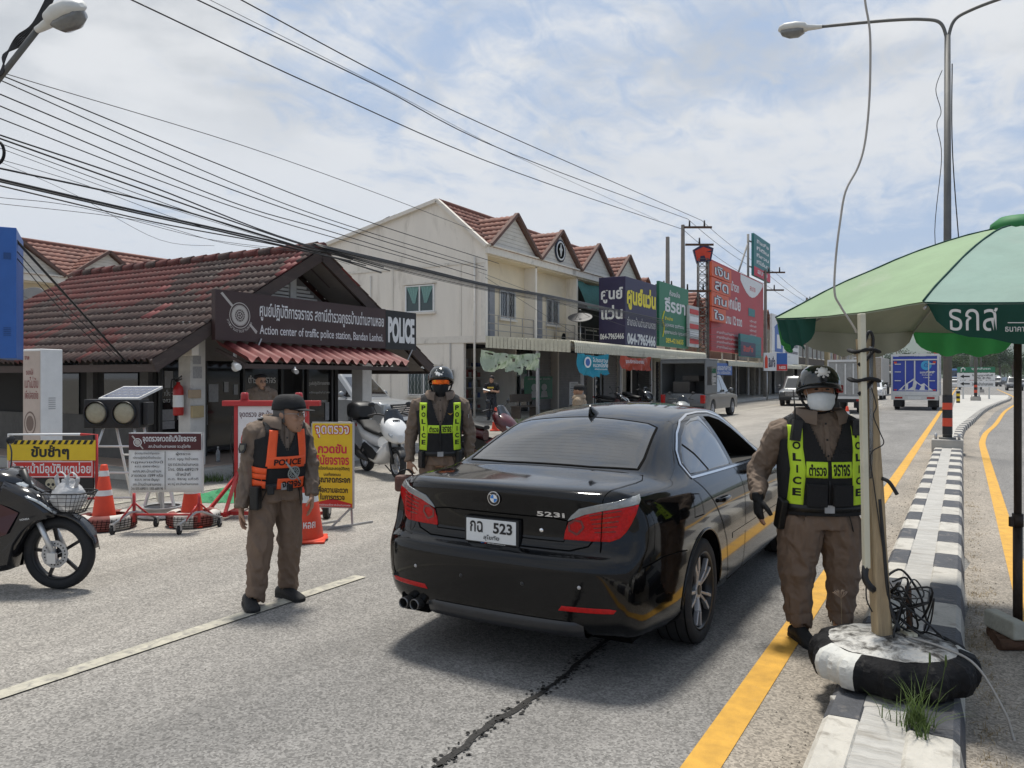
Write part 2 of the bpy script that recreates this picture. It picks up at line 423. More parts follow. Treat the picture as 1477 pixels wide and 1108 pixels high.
# widening island beyond the lamp
m_isl = mat('island_concrete',(.42,.41,.38),.85,var=.12,vs=1.2,bump=.3,bs=20,dirt=(.36,.33,.29),dirt_s=1.2,dirt_a=.6,thr=.55)
b = MB();rows = [[(-.5,y,-.01),(-.47,y,.14),(lerp(-.47,interp(KERB_R,y)-.2,.5),y,.147),(interp(KERB_R,y)-.2,y,.147)] for y in [19.8+i*1.5 for i in range(41)]]
b.grid(rows,0,False);struct(b.build('median_island',m_isl))
# ---- distant hills
m_hill = mat('hill_forest',(.040,.062,.034),.95,var=.5,vs=.012,bump=0,dirt=(.06,.085,.045),dirt_s=.03,dirt_a=.8,thr=.5)
b = MB();rows = []
D0 = Vector((PD(1420,545,1).x,PD(1420,545,1).y,0)).normalized();D1 = Vector((D0.y,-D0.x,0))
for i in range(26):
 t = i/25;rr = []
 for j in range(120):
  s_ = (j/119-.5)*3600
  env = .62+.38*cos(s_/640)+.25*noise.noise(Vector((s_/420,2,0)))
  if s_ < -330: env *= max(.35,1-(-330-s_)/900)
  h = 128*max(.12,env)*sin(pi*min(1,t*1.02))**.8+10*noise.noise(Vector((s_/120,t*6,0)))+5*noise.noise(Vector((s_/30,t*20,0)))
  p = D0*(1900+t*1500)+D1*s_;rr.append((p.x,p.y,max(-5,h-6)))
 rows.append(rr)
b.grid(rows,0,True);struct(b.build('hills',m_hill))
random.seed(12);b = MB()
for k in range(900):
 x,y = random.choice([(.05+abs(random.gauss(0,.10)),random.uniform(1.8,16)),(-.60-abs(random.gauss(0,.10)),random.uniform(1.8,16)),(random.uniform(-9,-.7),random.uniform(1.8,14))]);r = random.uniform(.003,.010)*(1 if x > -.9 else .7)
 b.add([(x+r,y,.004),(x-r*.6,y+r,.004),(x-r*.5,y-r*.9,.004),(x,y,.004+r*1.1)],[(0,1,3),(1,2,3),(2,0,3)])
tag(b.build('gravel',m_dust),'loose grit scattered along the kerb and over the road','gravel',kind='stuff')
# ---- station plinth / pavement
m_tile = mat('plinth_tile',(.40,.31,.25),.55,var=.15,vs=3,dirt=(.25,.21,.18),dirt_s=3,dirt_a=.6)
m_conc = mat('concrete',(.36,.345,.315),.88,var=.15,vs=3,bump=.35,bs=30,dirt=(.20,.185,.165),dirt_s=2,dirt_a=.6,thr=.55)
b = MB();b.box(-19,-10.55,7.9,14.6,-.02,.16,0);b.box(-19,-10.9,8.1,14.4,.16,.172,1)
struct(b.build('plinth',[m_conc,m_tile]))
b = MB();b.box(-21,-13.2,25.6,130,-.02,.14,0);struct(b.build('pavement',m_conc))
# tufts of grass by the plinth and weeds on the median
m_grass = mat('grass_blades',(.085,.13,.035),.75,var=.35,vs=9,transl=.35)
m_dry = mat('dry_grass',(.30,.23,.13),.85,var=.3,vs=9,transl=.25)
def blades(b,c,n,h,spread,lean=.6,w=.004,mi=0):
 for i in range(n):
  a = random.uniform(0,2*pi);r = spread*sqrt(random.random());x = c[0]+r*cos(a);y = c[1]+r*sin(a);hh = h*random.uniform(.4,1.1)
  la = random.uniform(0,2*pi);ln = lean*hh*random.uniform(.2,1.2);ww = w*random.uniform(.6,1.2)
  pts = []
  for k in range(5):
   t = k/4;p = Vector((x+ln*t*t*cos(la),y+ln*t*t*sin(la),c[2]+hh*(t-.28*t*t*ln/hh)));pw = ww*(1-t)**.7
   s_ = Vector((-sin(la),cos(la),0))*pw;pts.append((p-s_,p+s_))
  b.grid([[q[0] for q in pts],[q[1] for q in pts]],mi,True)
b = MB()
for k in range(24): blades(b,(-10.45+random.uniform(-.15,.25),random.uniform(8.2,10.2),0),26,.16,.14,.7,.006)
for k in range(18): blades(b,(-13.4+random.uniform(-.3,.8),random.uniform(23,25.3),0),26,.3,.25,.7,.01)
tag(b.build('grass',m_grass),'green grass tufts at the edge of the station plinth','grass',kind='stuff')
b = MB()
for k in range(150):
 y = random.choice([random.uniform(2.5,12),random.uniform(3.5,7)]);blades(b,(.06+abs(random.gauss(0,.05)),y,.0),random.randint(5,16),.035,.06,1.6,.0022)
tag(b.build('dry_grass',m_dry),'dry brown grass litter along the median kerb','dry grass',kind='stuff')
# ================================================================ buildings
m_cream = mat('cream_render',(.77,.71,.62),.85,var=.06,vs=1.5,bump=.15,bs=30,dirt=(.44,.39,.32),dirt_s=1.4,dirt_a=.6,thr=.55,aniso=(1,1,.22))
m_cream2 = mat('yellow_cream_render',(.68,.59,.44),.85,var=.06,vs=1.5,dirt=(.42,.35,.26),dirt_s=1.2,dirt_a=.45,thr=.57)  # yellower cream of the balcony wall, used on small casings too
m_band = mat('pale_band',(.70,.65,.57),.8,var=.06,dirt=(.30,.27,.23),dirt_s=1.6,dirt_a=.75,thr=.56)
m_white = mat('white_paint',(.74,.74,.72),.5,var=.06,dirt=(.5,.48,.44),dirt_s=3,dirt_a=.4)
m_siding = mat('gable_siding',(.62,.58,.51),.75,var=.06,dirt=(.42,.39,.34),dirt_s=2,dirt_a=.5)
m_tileA = mat('tile_brown',(.25,.115,.085),.75,var=.25,vs=1.4,bump=.2,dirt=(.13,.085,.07),dirt_s=2.2,dirt_a=.65,thr=.52)
m_tileT = mat('tile_trim',(.13,.075,.06),.8,var=.2)
m_glass = mat('dark_glass',(.012,.015,.017),.04,var=0,spec=.9)
m_glassg = mat('green_glass',(.02,.045,.045),.05,var=0,spec=.8)
m_alu = mat('aluminium',(.62,.62,.61),.4,.6,var=.06)
m_dark = mat('interior_shade',(.018,.017,.016),.9,var=.3,vs=2)  # near-black colour stands in for the shade inside the rooms
m_dark2 = mat('dim_interior',(.055,.05,.045),.9,var=.3,vs=2)  # dimness of shop rooms put into back wall colour; plain dark on doors
m_shut = mat('roller_shutter',(.22,.21,.20),.6,.3,var=.15,vs=3)
m_gdoor = mat('grey_door',(.24,.245,.26),.6,var=.1)
m_curt = mat('mint_curtain',(.24,.42,.38),.9,var=.12,vs=12,transl=.2)
m_awn = mat('awning_cream',(.56,.53,.41),.6,var=.1,vs=4,dirt=(.30,.27,.20),dirt_s=2.2,dirt_a=.65,thr=.54)
m_steel = mat('galvanised',(.42,.42,.42),.45,.7,var=.15)
m_rail = mat('rail_steel',(.38,.35,.32),.5,.4,var=.15)
m_black = mat('black_plastic',(.014,.014,.015),.45,var=.1)
m_wood = mat('weathered_wood',(.075,.058,.045),.85,var=.35,vs=3,aniso=(1,1,6),bump=.3)
def tile_slope(b,p0,u,v,nu,nv,wave=.03,pitch=.22,step=.02,mats=(0,),pick=None,sub=4):
 """tiled slope: p0 ridge corner, u vector along the ridge, v vector down the slope; real waves and overlaps"""
 p0 = Vector(p0);u = Vector(u);v = Vector(v);nrm = u.cross(v).normalized()
 if nrm.z < 0: nrm = -nrm
 for j in range(nv):
  rows = [];jit = [random.uniform(-.5,1)*step*.55 for _ in range(nu+2)]
  for t,h in ((j/nv,0.),((j+1.06)/nv,step)):
   rows.append([p0+u*(i/(nu*sub))+v*t+nrm*(wave*(.5+.5*cos(2*pi*i/sub))+h+.004+(jit[(i+sub//2)//sub] if h else 0)) for i in range(nu*sub+1)])
  rows.append([q-nrm*step for q in rows[1]])
  vs = [q for r in rows for q in r];k = nu*sub+1;o = len(b.v);b.v += [tuple(q) for q in vs]
  for r in range(2):
   for i in range(k-1):
    b.f.append([o+r*k+i,o+r*k+i+1,o+(r+1)*k+i+1,o+(r+1)*k+i]);b.s.append(r == 0)
    b.m.append(pick(i//sub,j) if pick else mats[0])
# ---------------------------------------------------------------- shophouse row builder (facade looks to +X)
def window(root,name,c,w,h,ax,m_gl=None,curtain=False,grille=False,depth=.06):
 """two-light sliding window; ax 'x' lies in a wall facing -Y, 'y' in a wall facing +X"""
 T = Matrix.Translation(c) @ (Matrix.Identity(4) if ax == 'x' else Matrix.Rotation(pi/2,4,'Z'))
 b = MB()
 f = .05
 for x0,x1,z0,z1 in ((-w/2,w/2,h/2-f,h/2),(-w/2,w/2,-h/2,-h/2+f),(-w/2,-w/2+f,-h/2+f,h/2-f),(w/2-f,w/2,-h/2+f,h/2-f),(-f/2,f/2,-h/2+f,h/2-f)):
  b.box(x0,x1,-depth,.0,z0,z1)
 fr = b.xf(T).build(name,m_white if not grille else m_alu,root)
 b = MB();b.box(-w/2+f,w/2-f,-.012,-.002,-h/2+f,h/2-f);b.xf(T).build('pane',m_gl or m_glass,fr)
 b = MB();b.box(-w/2-.08,w/2+.08,-.12,0,-h/2-.09,-h/2-.012);b.box(-w/2-.1,w/2+.1,-.10,0,h/2+.03,h/2+.10);b.xf(T).build('sill',m_band,fr)
 if curtain:
  for s in (-1,1):
   b = MB();rows = []
   for i in range(9):
    t = i/8;z = h/2-f-t*(h*.62);wid = lerp(w*.46,w*.10,t**.8)
    xc = s*lerp(w*.25,w*.20,t)
    rows.append([(xc+(k/12-.5)*wid,-.02-.01*sin(k*2.2),z) for k in range(13)])
   b.grid(rows,0,True);b.xf(T).build('curtain',m_curt,fr)
 if grille:
  b = MB();n = 9;m = 7
  for i in range(n+1):
   pts = [(-w/2+w*i/n+.018*(1 if k % 2 else -1),-.075,-h/2+h*k/m) for k in range(m+1)];b.tube(pts,.006,5,0)
  b.xf(T).build('grille',m_white,fr)
 return fr
def shophouse(label,Xf,y0,n,unit,zf,ze,zr,Xr,Xb,zb,tile=None,emblem=None,net=None,near_wall=True,ground=True):
 """row of n units from y0; Xf facade, zf first floor, ze eave, zr ridge at Xr, back at Xb"""
 tile = tile or m_tileA
 R = thing('shophouse',label,'building',(Xf,y0,0));L_ = n*unit
 b = MB();dB = Xb-Xf;dr = Xr-Xf
 # end walls and party walls
 zg = ze+.25
 prof = [(0,zf),(0,zg),(dr,zr),(dB,zb),(dB,0),(-1.0,0),(-1.0,zf)]
 b.prism([(p[0],p[1]) for p in prof],0,.16,'y');b.prism([(p[0],p[1]) for p in prof],L_-.16,L_,'y')
 for k in range(1,n): b.box(-.55,0,k*unit-.07,k*unit+.07,zf,ze);b.box(-4.5,-1.0,k*unit-.07,k*unit+.07,0,zf)
 b.box(dB,dB+.15,.16,L_-.16,0,zb)
 b.build('wall',m_cream,R)
 b = MB()
 for z in (zf+.02,ze-.30):   # bands and relief panels of the end wall
  b.box(dB+.02,.02,-.035,-.003,z-.16 if z < 4 else z-.05,z+.10 if z < 4 else z+.05)
 for x in (-.05,-1.15,-4.5,-7.2): b.box(x-.14 if x > -1 else x-.02,x+.05,-.03,-.004,zf+.13,ze-.36)
 for x in (-1.6,-4.6,-7.2): b.box(x-.02,x+.03,-.03,-.004,.1,zf-.16)
 # fascia along the facade, sloping raked verge
 b.box(.003,.14,-.02,L_,ze,ze+.28);b.box(.003,.22,-.02,L_,ze+.283,ze+.34)
 for (xa,za),(xb,zb_) in (((.1,zg+.03),(dr,zr+.05)),((dr,zr+.05),(dB,zb+.05))):
  b.beam((xa,-.05,za),(xb,-.05,zb_),.22,.14)
 b.box(-1.3,.02,-.01,L_,zf-.16,zf);b.build('trim',m_band,R)
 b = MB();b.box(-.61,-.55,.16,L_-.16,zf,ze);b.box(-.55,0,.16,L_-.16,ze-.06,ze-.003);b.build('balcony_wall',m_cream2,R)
 # roof slopes
 b = MB();nv = int(sqrt((zr-ze)**2+dr**2)/.36)
 tile_slope(b,(dr,.1,zr),(0,L_-.2,0),(-dr+.1,0,ze+.25-zr),int((L_-.2)/.3),nv,.035,step=.03)
 b.quad((dr,.1,zr),(dr,L_-.1,zr),(dB,L_-.1,zb),(dB,.1,zb))
 b.tube([(dr,.05,zr+.06),(dr,L_-.05,zr+.06)],.09,8)
 for k in range(n):
  yc = (k+.5)*unit;hw = unit*.48;za = ze+.34;zt = zr-.42;xq = dr*(zr-zt)/(zr-ze)*1.0
  xin = -.05-(zt-za)/(zr-ze)*(-dr)
  for s in (-1,1):
   u = Vector((xin-.25,0,0));p0 = Vector((.25,yc,zt))
   tile_slope(b,p0,u,(0,s*hw,za-zt),7,6,.03,step=.03)
 roof = b.build('roof',tile,R,norm=False)
 for k in range(n):
  yc = (k+.5)*unit;hw = unit*.48;za = ze+.34;zt = zr-.42
  b = MB()
  nb = 9
  for i in range(nb):
   t0,t1 = i/nb,(i+.94)/nb
   z0_,z1_ = lerp(za,zt-.03,t0),lerp(za,zt-.03,t1);w0,w1 = hw*(1-t0)-.05,max(.01,hw*(1-t1)-.05)
   b.prism([(yc-w0,z0_),(yc+w0,z0_),(yc+w1,z1_),(yc-w1,z1_)],.02,.06+.02*(1-(i % 2)*0),'x')
  b.prism([(yc-hw+.04,za),(yc+hw-.04,za),(yc,zt-.05)],-.05,.018,'x')
  g = b.build('gable',m_siding,R)
  b = MB()
  for s in (-1,1): b.beam((.22,yc+s*hw*1.02,za-.02),(.22,yc,zt+.06),.16,.12)
  b.build('bargeboard',m_tileT,g)
  if emblem is not None and k == emblem:
   b = MB();T = Matrix.Translation((.1,yc,lerp(za,zt,.42))) @ Matrix.Rotation(pi/2,4,'Y')
   b.lathe([(.0,.0),(.50,0),(.50,.05),(.43,.055),(.0,.055)],32,0,T);b.lathe([(.36,.057),(.40,.062),(.44,.057)],32,1,T)
   b.xf(Matrix.Identity(4))
   for q in [(0,.24,.07),(0,.1,.13),(0,-.06,.12),(0,-.2,.07),(-.13,.05,.06),(.13,.05,.06)]:
    b.sph((.16,yc+q[0],lerp(za,zt,.42)+q[1]),(.02,q[2]*.8,q[2]),10,6,2)
   b.build('emblem',[mat('emblem_navy',(.02,.03,.06),.5),m_white,mat('emblem_silver',(.55,.55,.52),.4)],g)
 # balconies
 for k in range(n):
  y_ = k*unit
  b = MB()
  for i,w0 in enumerate((0.55,1.05)): b.box(-.55,-.51,y_+w0+.02,y_+w0+.48,zf+.02,zf+2.15)
  for i in range(4):
   for w0 in (.61,1.11): b.box(-.51,-.495,y_+w0,y_+w0+.36,zf+.15+i*.5,zf+.15+i*.5+.4)
  b.build('balcony_door',m_gdoor,R)
  window(R,'window',(-.548,y_+2.55,zf+1.5),1.25,1.15,'y',grille=True)
  b = MB()
  for z in (.35,.62,.95): b.tube([(-.08,y_+.1,zf+z),(-.08,y_+unit-.1,zf+z)],.018,6)
  for i in range(5): b.tube([(-.08,y_+.1+(unit-.2)*i/4,zf),(-.08,y_+.1+(unit-.2)*i/4,zf+.95)],.018,6)
  b.build('railing',m_rail,R)
 if net:
  for k in net:
   b = MB();rows = []
   for i in range(6):
    t = i/5;rows.append([(lerp(-.15,.55,t)+.03*sin(j*1.1+i),k*unit+.1+(unit-.2)*j/14,ze-.15-1.35*t+.05*sin(j*.8)) for j in range(15)])
   b.grid(rows,0,True);b.build('shade_net',mat('shade_net',(.10,.27,.23),.8,var=.2,transl=.3),R)
   b = MB();b.box(-.49,-.45,k*unit+.1,(k+1)*unit-.1,zf,ze-.1);b.build('shade_panel',m_dark,R)  # near-black panel paints the shaded depth behind the net; nothing is cut out
 return R
SH = shophouse('cream two storey shophouse row with brown tiled gables and a round navy emblem',-15.8,25.4,4,4.1,3.15,6.4,8.6,-18.0,-25.5,7.0,emblem=1,net=[2])
# end-wall windows (wall looks to -Y)
p = PY(606,431,25.4);window(SH,'window',(p.x+15.8,-.004,p.z),1.42,1.08,'x',m_glassg,curtain=True)
p = PY(612,546,25.4);window(SH,'window',(p.x+15.8,-.004,p.z-.1),1.55,1.15,'x',m_glassg,grille=True)
b = MB();b.tube([(-.45,-.08,6.3),(-.45,-.08,.1)],.045,8);b.tube([(-5.6,-.06,5.9),(-5.6,-.06,3.4),(-5.3,-.06,3.3),(-5.3,-.06,.1)],.03,8);
b.build('drain_pipe',m_band,SH)
b = MB();b.box(-1.75,-1.45,-.12,-.036,1.5,1.95);b.tube([(-1.6,-.06,1.95),(-1.6,-.06,3.0)],.015,6);b.build('meter_box',m_steel,SH,bev=.01)
b = MB();b.box(-7.05,-6.2,-.16,-.037,5.35,5.42);b.box(-6.95,-6.3,-.10,-.037,5.25,5.35);b.build('window_hood',m_band,SH)
# ground floors: dark shop interiors, shutters, shelves
def shopfront(R,n,unit,zf,style,x_back=-5.0):
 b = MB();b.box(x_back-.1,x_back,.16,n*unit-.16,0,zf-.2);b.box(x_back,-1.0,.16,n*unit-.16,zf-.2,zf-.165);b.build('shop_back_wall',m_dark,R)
 for k in range(n):
  y_ = k*unit;st = style[k % len(style)]
  if st == 'shut':
   b = MB()
   for i in range(22): b.box(-1.35,-1.31+.02*(i % 2),y_+.2,y_+unit-.2,.15+i*.125,.15+i*.125+.122)
   b.build('roller_shutter',m_shut,R)
  elif st == 'half':
   b = MB()
   for i in range(22): b.box(-1.35,-1.31+.02*(i % 2),y_+unit*.5,y_+unit-.2,.15+i*.125,.15+i*.125+.122)
   b.build('roller_shutter',m_shut,R)
   b = MB()
   for yy in (.25,1.0,1.75): b.box(-1.4,-1.34,y_+yy,y_+yy+.06,.15,2.75)
   b.box(-1.4,-1.34,y_+.31,y_+1.75,2.2,2.26);b.build('door_frame',m_alu,R)
   b = MB();b.box(-1.39,-1.38,y_+.31,y_+1.75,.15,2.2);b.build('shop_glass',m_glass,R)
  elif st == 'open':
   b = MB()
   for i in range(5):
    b.box(-3.0,-2.5,y_+.3,y_+unit-.3,.3+i*.45,.33+i*.45)
   b.build('shelf',m_alu,R)
   b = MB()
   cols = 4
   for i in range(5):
    for j in range(14):
     if random.random() < .8:
      yy = y_+.35+j*.24;hh = random.uniform(.12,.36);b.box(-2.9,-2.55,yy,yy+.2,.335+i*.45,.335+i*.45+hh,random.randrange(cols))
   b.build('shelf_goods',[mat('goods_red',(.2,.05,.04)),mat('goods_blue',(.05,.08,.2)),mat('goods_pale',(.3,.3,.28)),mat('goods_brown',(.12,.09,.06))],R)
shopfront(SH,4,4.1,3.15,['open','half','shut','half'])
def awning(R,y0,y1,x0,x1,z0,z1,fh=.45,roll=True,name='awning',endpanel=True):
 """corrugated sheet canopy from (x0,z0) at the wall down to (x1,z1) with a ribbed fascia"""
 b = MB();n = int((y1-y0)/.16)
 rows = []
 for t in (0,1):
  rows.append([(lerp(x0,x1,t),y0+(y1-y0)*i/(n*2),lerp(z0,z1,t)+.02*(1 if i % 2 else -1)) for i in range(n*2+1)])
 b.grid(rows,0,False)
 prof = [(0,0),(.06,-.02),(.11,-.08),(.13,-.18),(.13,-fh)] if roll else [(0,0),(.03,0),(.03,-fh)]
 for i in range(n):
  ya = y0+(y1-y0)*i/n;yb = y0+(y1-y0)*(i+.86)/n
  b.grid([[(x1+q[0]+.03,y,z1+q[1]+.02) for q in prof] for y in (ya,yb)],0,False)
  b.grid([[(x1+q[0]+.012,y,z1+q[1]+.02) for q in prof] for y in (yb-.01,yb+(y1-y0)/n*.16)],0,False)
 if endpanel:
  m = int(abs(x1-x0)/.16)
  for i in range(m):
   xa,xb = lerp(x0,x1,i/m),lerp(x0,x1,(i+.86)/m);xc = lerp(x0,x1,(i+1)/m)
   za,zb = lerp(z0,z1,i/m)+.03,lerp(z0,z1,(i+1)/m)+.03
   b.add([(xa,y0-.03,za-fh),(xb,y0-.03,zb-fh),(xb,y0-.03,zb),(xa,y0-.03,za)],[(0,1,2,3)])
   b.add([(xb,y0-.012,zb-fh),(xc,y0-.012,zb-fh),(xc,y0-.012,zb),(xb,y0-.012,zb)],[(0,1,2,3)])
 o = b.build(name,m_awn,R)
 b = MB()
 for i in range(int((y1-y0)/2)+1):
  y = y0+.1+i*2;b.beam((x0,y,z0-.12),(x1,y,z1-.12),.05,.08)
 b.beam((x1-.05,y0,z1-.14),(x1-.05,y1,z1-.14),.06,.08);b.build('awning_frame',m_steel,o)
 return o
awning(SH,0,16.6,0.02,3.6,3.22,2.98)
for yy in (.2,4.1,8.2,12.3,16.2): b = MB();b.box(2.1,2.2,yy-.05,yy+.05,0,2.9);b.build('awning_post',m_steel,SH)
# satellite dish and air conditioner on the second balcony
def dish(label,loc,r,tilt,az,tripod=True,group=None):
 R = thing('satellite_dish',label,'satellite dish',loc,az,group)
 T = Matrix.Translation((0,0,1.05*r/.6)) @ Matrix.Rotation(tilt,4,'X')
 b = MB()
 for k in range(7): b.lathe([(r*(k+.0)/7,.32*r*((k)/7)**2),(r*(k+.12)/7,.32*r*((k+.12)/7)**2)],30,0,T,close=False)
 for a in range(16):
  pts = [T @ Vector((r*t*cos(a*pi/8),r*t*sin(a*pi/8),.32*r*t*t)) for t in (0,.25,.5,.75,1)];b.tube(pts,.008*r/.6,4)
 b.lathe([(r*.98,.31*r),(r*1.01,.32*r),(r*.98,.335*r)],32,0,T);b.build('mesh_bowl',mat('dish_mesh',(.10,.10,.10),.5,.4),R)
 b = MB()
 for a in range(3): b.tube([T @ Vector((r*.9*cos(a*2.1),r*.9*sin(a*2.1),.26*r)),T @ Vector((0,0,.85*r))],.01,5)
 b.cyl(T @ Vector((0,0,.8*r)),T @ Vector((0,0,.98*r)),.05,n=10);b.build('feed_horn',m_black,R)
 b = MB();b.tube([(0,0,0),(0,0,1.0*r/.6)],.03,8);b.box(-.2,.2,-.03,.03,0,.05);b.box(-.03,.03,-.2,.2,0.002,.052);b.build('mast',m_steel,R)
 return R
dish('black mesh satellite dish on the shophouse balcony',(-14.9,32.0,3.24),.55,radians(25),radians(20))
R = thing('air_conditioner','outdoor air conditioner unit on the second balcony of the shophouse','air conditioner',(-16.12,32.6,3.16),pi/2)
b = MB();b.box(-.4,.4,-.15,.15,.0,.6);b.build('casing',m_cream2,R,bev=.02)
b = MB();T = Matrix.Translation((-.1,-.155,.3)) @ Matrix.Rotation(pi/2,4,'X')
for r in (.05,.1,.15,.2,.24): b.lathe([(r-.008,0),(r,.015),(r+.008,0)],20,0,T)
b.build('fan_grille',m_black,R)
# rear row far left
RS = shophouse('cream rear house row with brown tiled gables beyond the red station roof',-33.0,15.4,5,3.85,3.1,5.6,7.6,-35.4,-42,6.4,ground=False)
# ---------------------------------------------------------------- police station
m_old = mat('roof_weathered',(.066,.040,.034),.85,var=.4,vs=2.2,bump=.4,bs=30,dirt=(.20,.175,.15),dirt_s=6,dirt_a=.8,thr=.56,aniso=(1,.35,1))
m_old2 = mat('roof_faded_red',(.118,.034,.029),.8,var=.35,vs=2.5,bump=.3,dirt=(.10,.08,.07),dirt_s=4,dirt_a=.7,thr=.52)
m_red = mat('roof_red',(.20,.05,.045),.6,var=.2,vs=4,dirt=(.2,.06,.055),dirt_s=4)
m_brown = mat('brown_board',(.060,.042,.036),.75,var=.25,vs=4,aniso=(1,1,3),bump=.15,dirt=(.15,.12,.10),dirt_s=3,dirt_a=.5,thr=.58)
m_pill = mat('pillar_paint',(.58,.565,.53),.75,var=.08,dirt=(.24,.22,.2),dirt_s=2.5,dirt_a=.6)
PS = thing('police_station','low police traffic post with weathered red tile roof and dark glass front','building',(-10.8,11.25,0))
# local: x from gable plane (0) back to -7.6; y -3.47..3.47; ridge z 4.13, eave z 2.0
b = MB()
def pick(i,j):
 n_ = noise.noise(Vector((i*.13,j*.35,1.3)))+.55*noise.noise(Vector((i*.5,j*.9,4)))
 far = i/46
 if (i,j) in ((12,7),(13,7),(12,8),(13,8),(2,0),(2,1),(1,1),(0,2),(0,3),(1,2),(19,4),(20,4)): return 2
 return 1 if n_+far*.9-j*.05 > .12 else 0
for s in (-1,1):
 tile_slope(b,(.12,0,4.10),(-8.0,0,0),(0,s*3.6,-2.2),52,14,.058,step=.014,pick=pick,sub=6)
b.tube([(.15,0,4.17),(-8.0,0,4.17)],.09,8,1)
for i in range(20): b.tube([(-.02-i*.4,0,4.185),(-.36-i*.4,0,4.175)],[.105,.095],8,1 if i % 3 else 0)
b.build('roof',[m_old,m_old2,m_red],PS,norm=False)
b = MB()
for s in (-1,1):
 b.beam((.08,s*.02,4.0),(.08,s*3.62,1.83),.05,.20);b.beam((-.35,s*.02,3.96),(-.35,s*3.4,1.92),.04,.14)
 for x in (-2,-4,-6): b.beam((x,s*.02,3.98),(x,s*3.5,1.86),.05,.12)
 b.box(-8,.1,s*3.55-.03,s*3.55+.03,1.74,1.86)
b.build('bargeboard',m_brown,PS)
m_soff = mat('grey_soffit',(.15,.135,.125),.85,var=.2,vs=2,dirt=(.08,.07,.065),dirt_s=2,dirt_a=.6)
b = MB()
for s in (-1,1): b.add([(.03,0,3.90),(-.72,0,3.90),(-.72,s*3.4,1.80),(.03,s*3.4,1.80)],[(0,1,2,3)])
b.prism([(-3.0,1.95),(3.0,1.95),(0,3.75)],-.78,-.72,'x');b.build('gable',m_soff,PS)
b = MB()
for i in range(9):
 z = 2.85+i*.075;w_ = (3.72-z)*1.35
 if w_ > .12:
  b.beam((-.68,-w_,z),(-.68,-.1,z),.015,.05);b.beam((-.68,.1,z),(-.68,w_,z),.015,.05)
b.box(-.72,-.66,-.08,.08,2.4,3.72);b.build('louvre',m_pill,PS)
for y_ in (-2.42,1.92): b = MB();b.box(-.72,-.42,y_-.15,y_+.15,.172,2.6);b.build('pillar',m_pill,PS)
# glass front
b = MB();b.box(-1.62,-1.6,-2.3,2.1,.25,2.6);b.build('glass_front',mat('tinted_glass',(.010,.010,.011),.06,var=0,spec=.55),PS)
b = MB()
for y_ in (-2.3,-1.35,-.45,.55,1.3,2.06): b.box(-1.6,-1.55,y_-.025,y_+.025,.172,2.6)
b.box(-1.598,-1.55,-2.3,2.1,2.02,2.08);b.box(-1.597,-1.55,.58,2.04,.2,.30)
b.build('door_frame',mat('dark_frame',(.02,.02,.02),.4),PS)
b = MB();b.box(-7.5,-1.62,-2.35,-2.25,.172,2.5);b.box(-7.6,-7.5,-2.6,3,0,3.2);b.box(-7.5,-1.6,2.2,2.3,.172,2.6);b.build('wall',m_dark,PS)  # wall coloured near-black for the shade under the roof
for x0,x1 in ((-3.1,-2.1),(-5.0,-3.9)): b = MB();b.box(x0,x1,-2.38,-2.35,.9,2.0);b.build('window',m_glass,PS)
b = MB();b.box(-6.9,-2.0,-2.41,-2.36,.172,.95);b.box(-3.55,-3.35,-2.44,-2.3,.172,2.2);b.box(-1.95,-1.72,-2.44,-2.3,.6,1.75);b.build('wall_panel',mat('shaded_pale_wall',(.10,.096,.09),.85,var=.2,dirt=(.05,.05,.045)),PS)  # pale panels, their colour darkened for the shade under the eave
m_lett = mat('white_lettering',(.62,.62,.60),.6,var=.05)
b = MB();T = Matrix.Translation((-1.59,0,0)) @ Matrix.Rotation(pi/2,4,'Z')
b2 = MB()
b2.text('เป็นตำรวจมืออาชีพ',-1.85,1.38,.72,.10,0,0,.01);b2.text('เพื่อความผาสุกของประชาชน',-1.82,1.24,1.0,.12,0,0,.01)
b2.text('ตำรวจจราจร',.05,1.62,.72,.16,0,0,.02);b2.text('ยินดีต้อนรับ',.05,1.36,.7,.16,0,0,.02)
b2.text('ศูนย์ปฏิบัติการจราจร',1.68,1.52,.66,.10,0,0,.02);b2.text('สถานีตำรวจภูธรบ้านด่านลานหอย',1.68,1.32,.66,.07,0,0,.01);b2.text('โทร. 055-689011',1.68,1.13,.5,.06,0,0,.01)
b.merge(b2,T);b.build('lettering',m_lett,PS,norm=False)
b = MB()
for y_,z_,w_,h_ in ((-2.12,1.62,.17,.30),(-2.13,.98,.24,.20),(-1.85,.99,.18,.2),(-2.13,.80,.26,.14),(-1.15,1.36,.22,.34),(-.85,1.47,.1,.2),(-.62,1.42,.1,.2),(1.93,.9,.12,.4),(-1.4,.95,.22,.38)):
 b = MB();b.box(-1.595,-1.585,y_-w_/2,y_+w_/2,z_-h_/2,z_+h_/2);b.build('notice',mat('faded_paper',(.34,.34,.34),.7,var=.2,vs=25),PS)
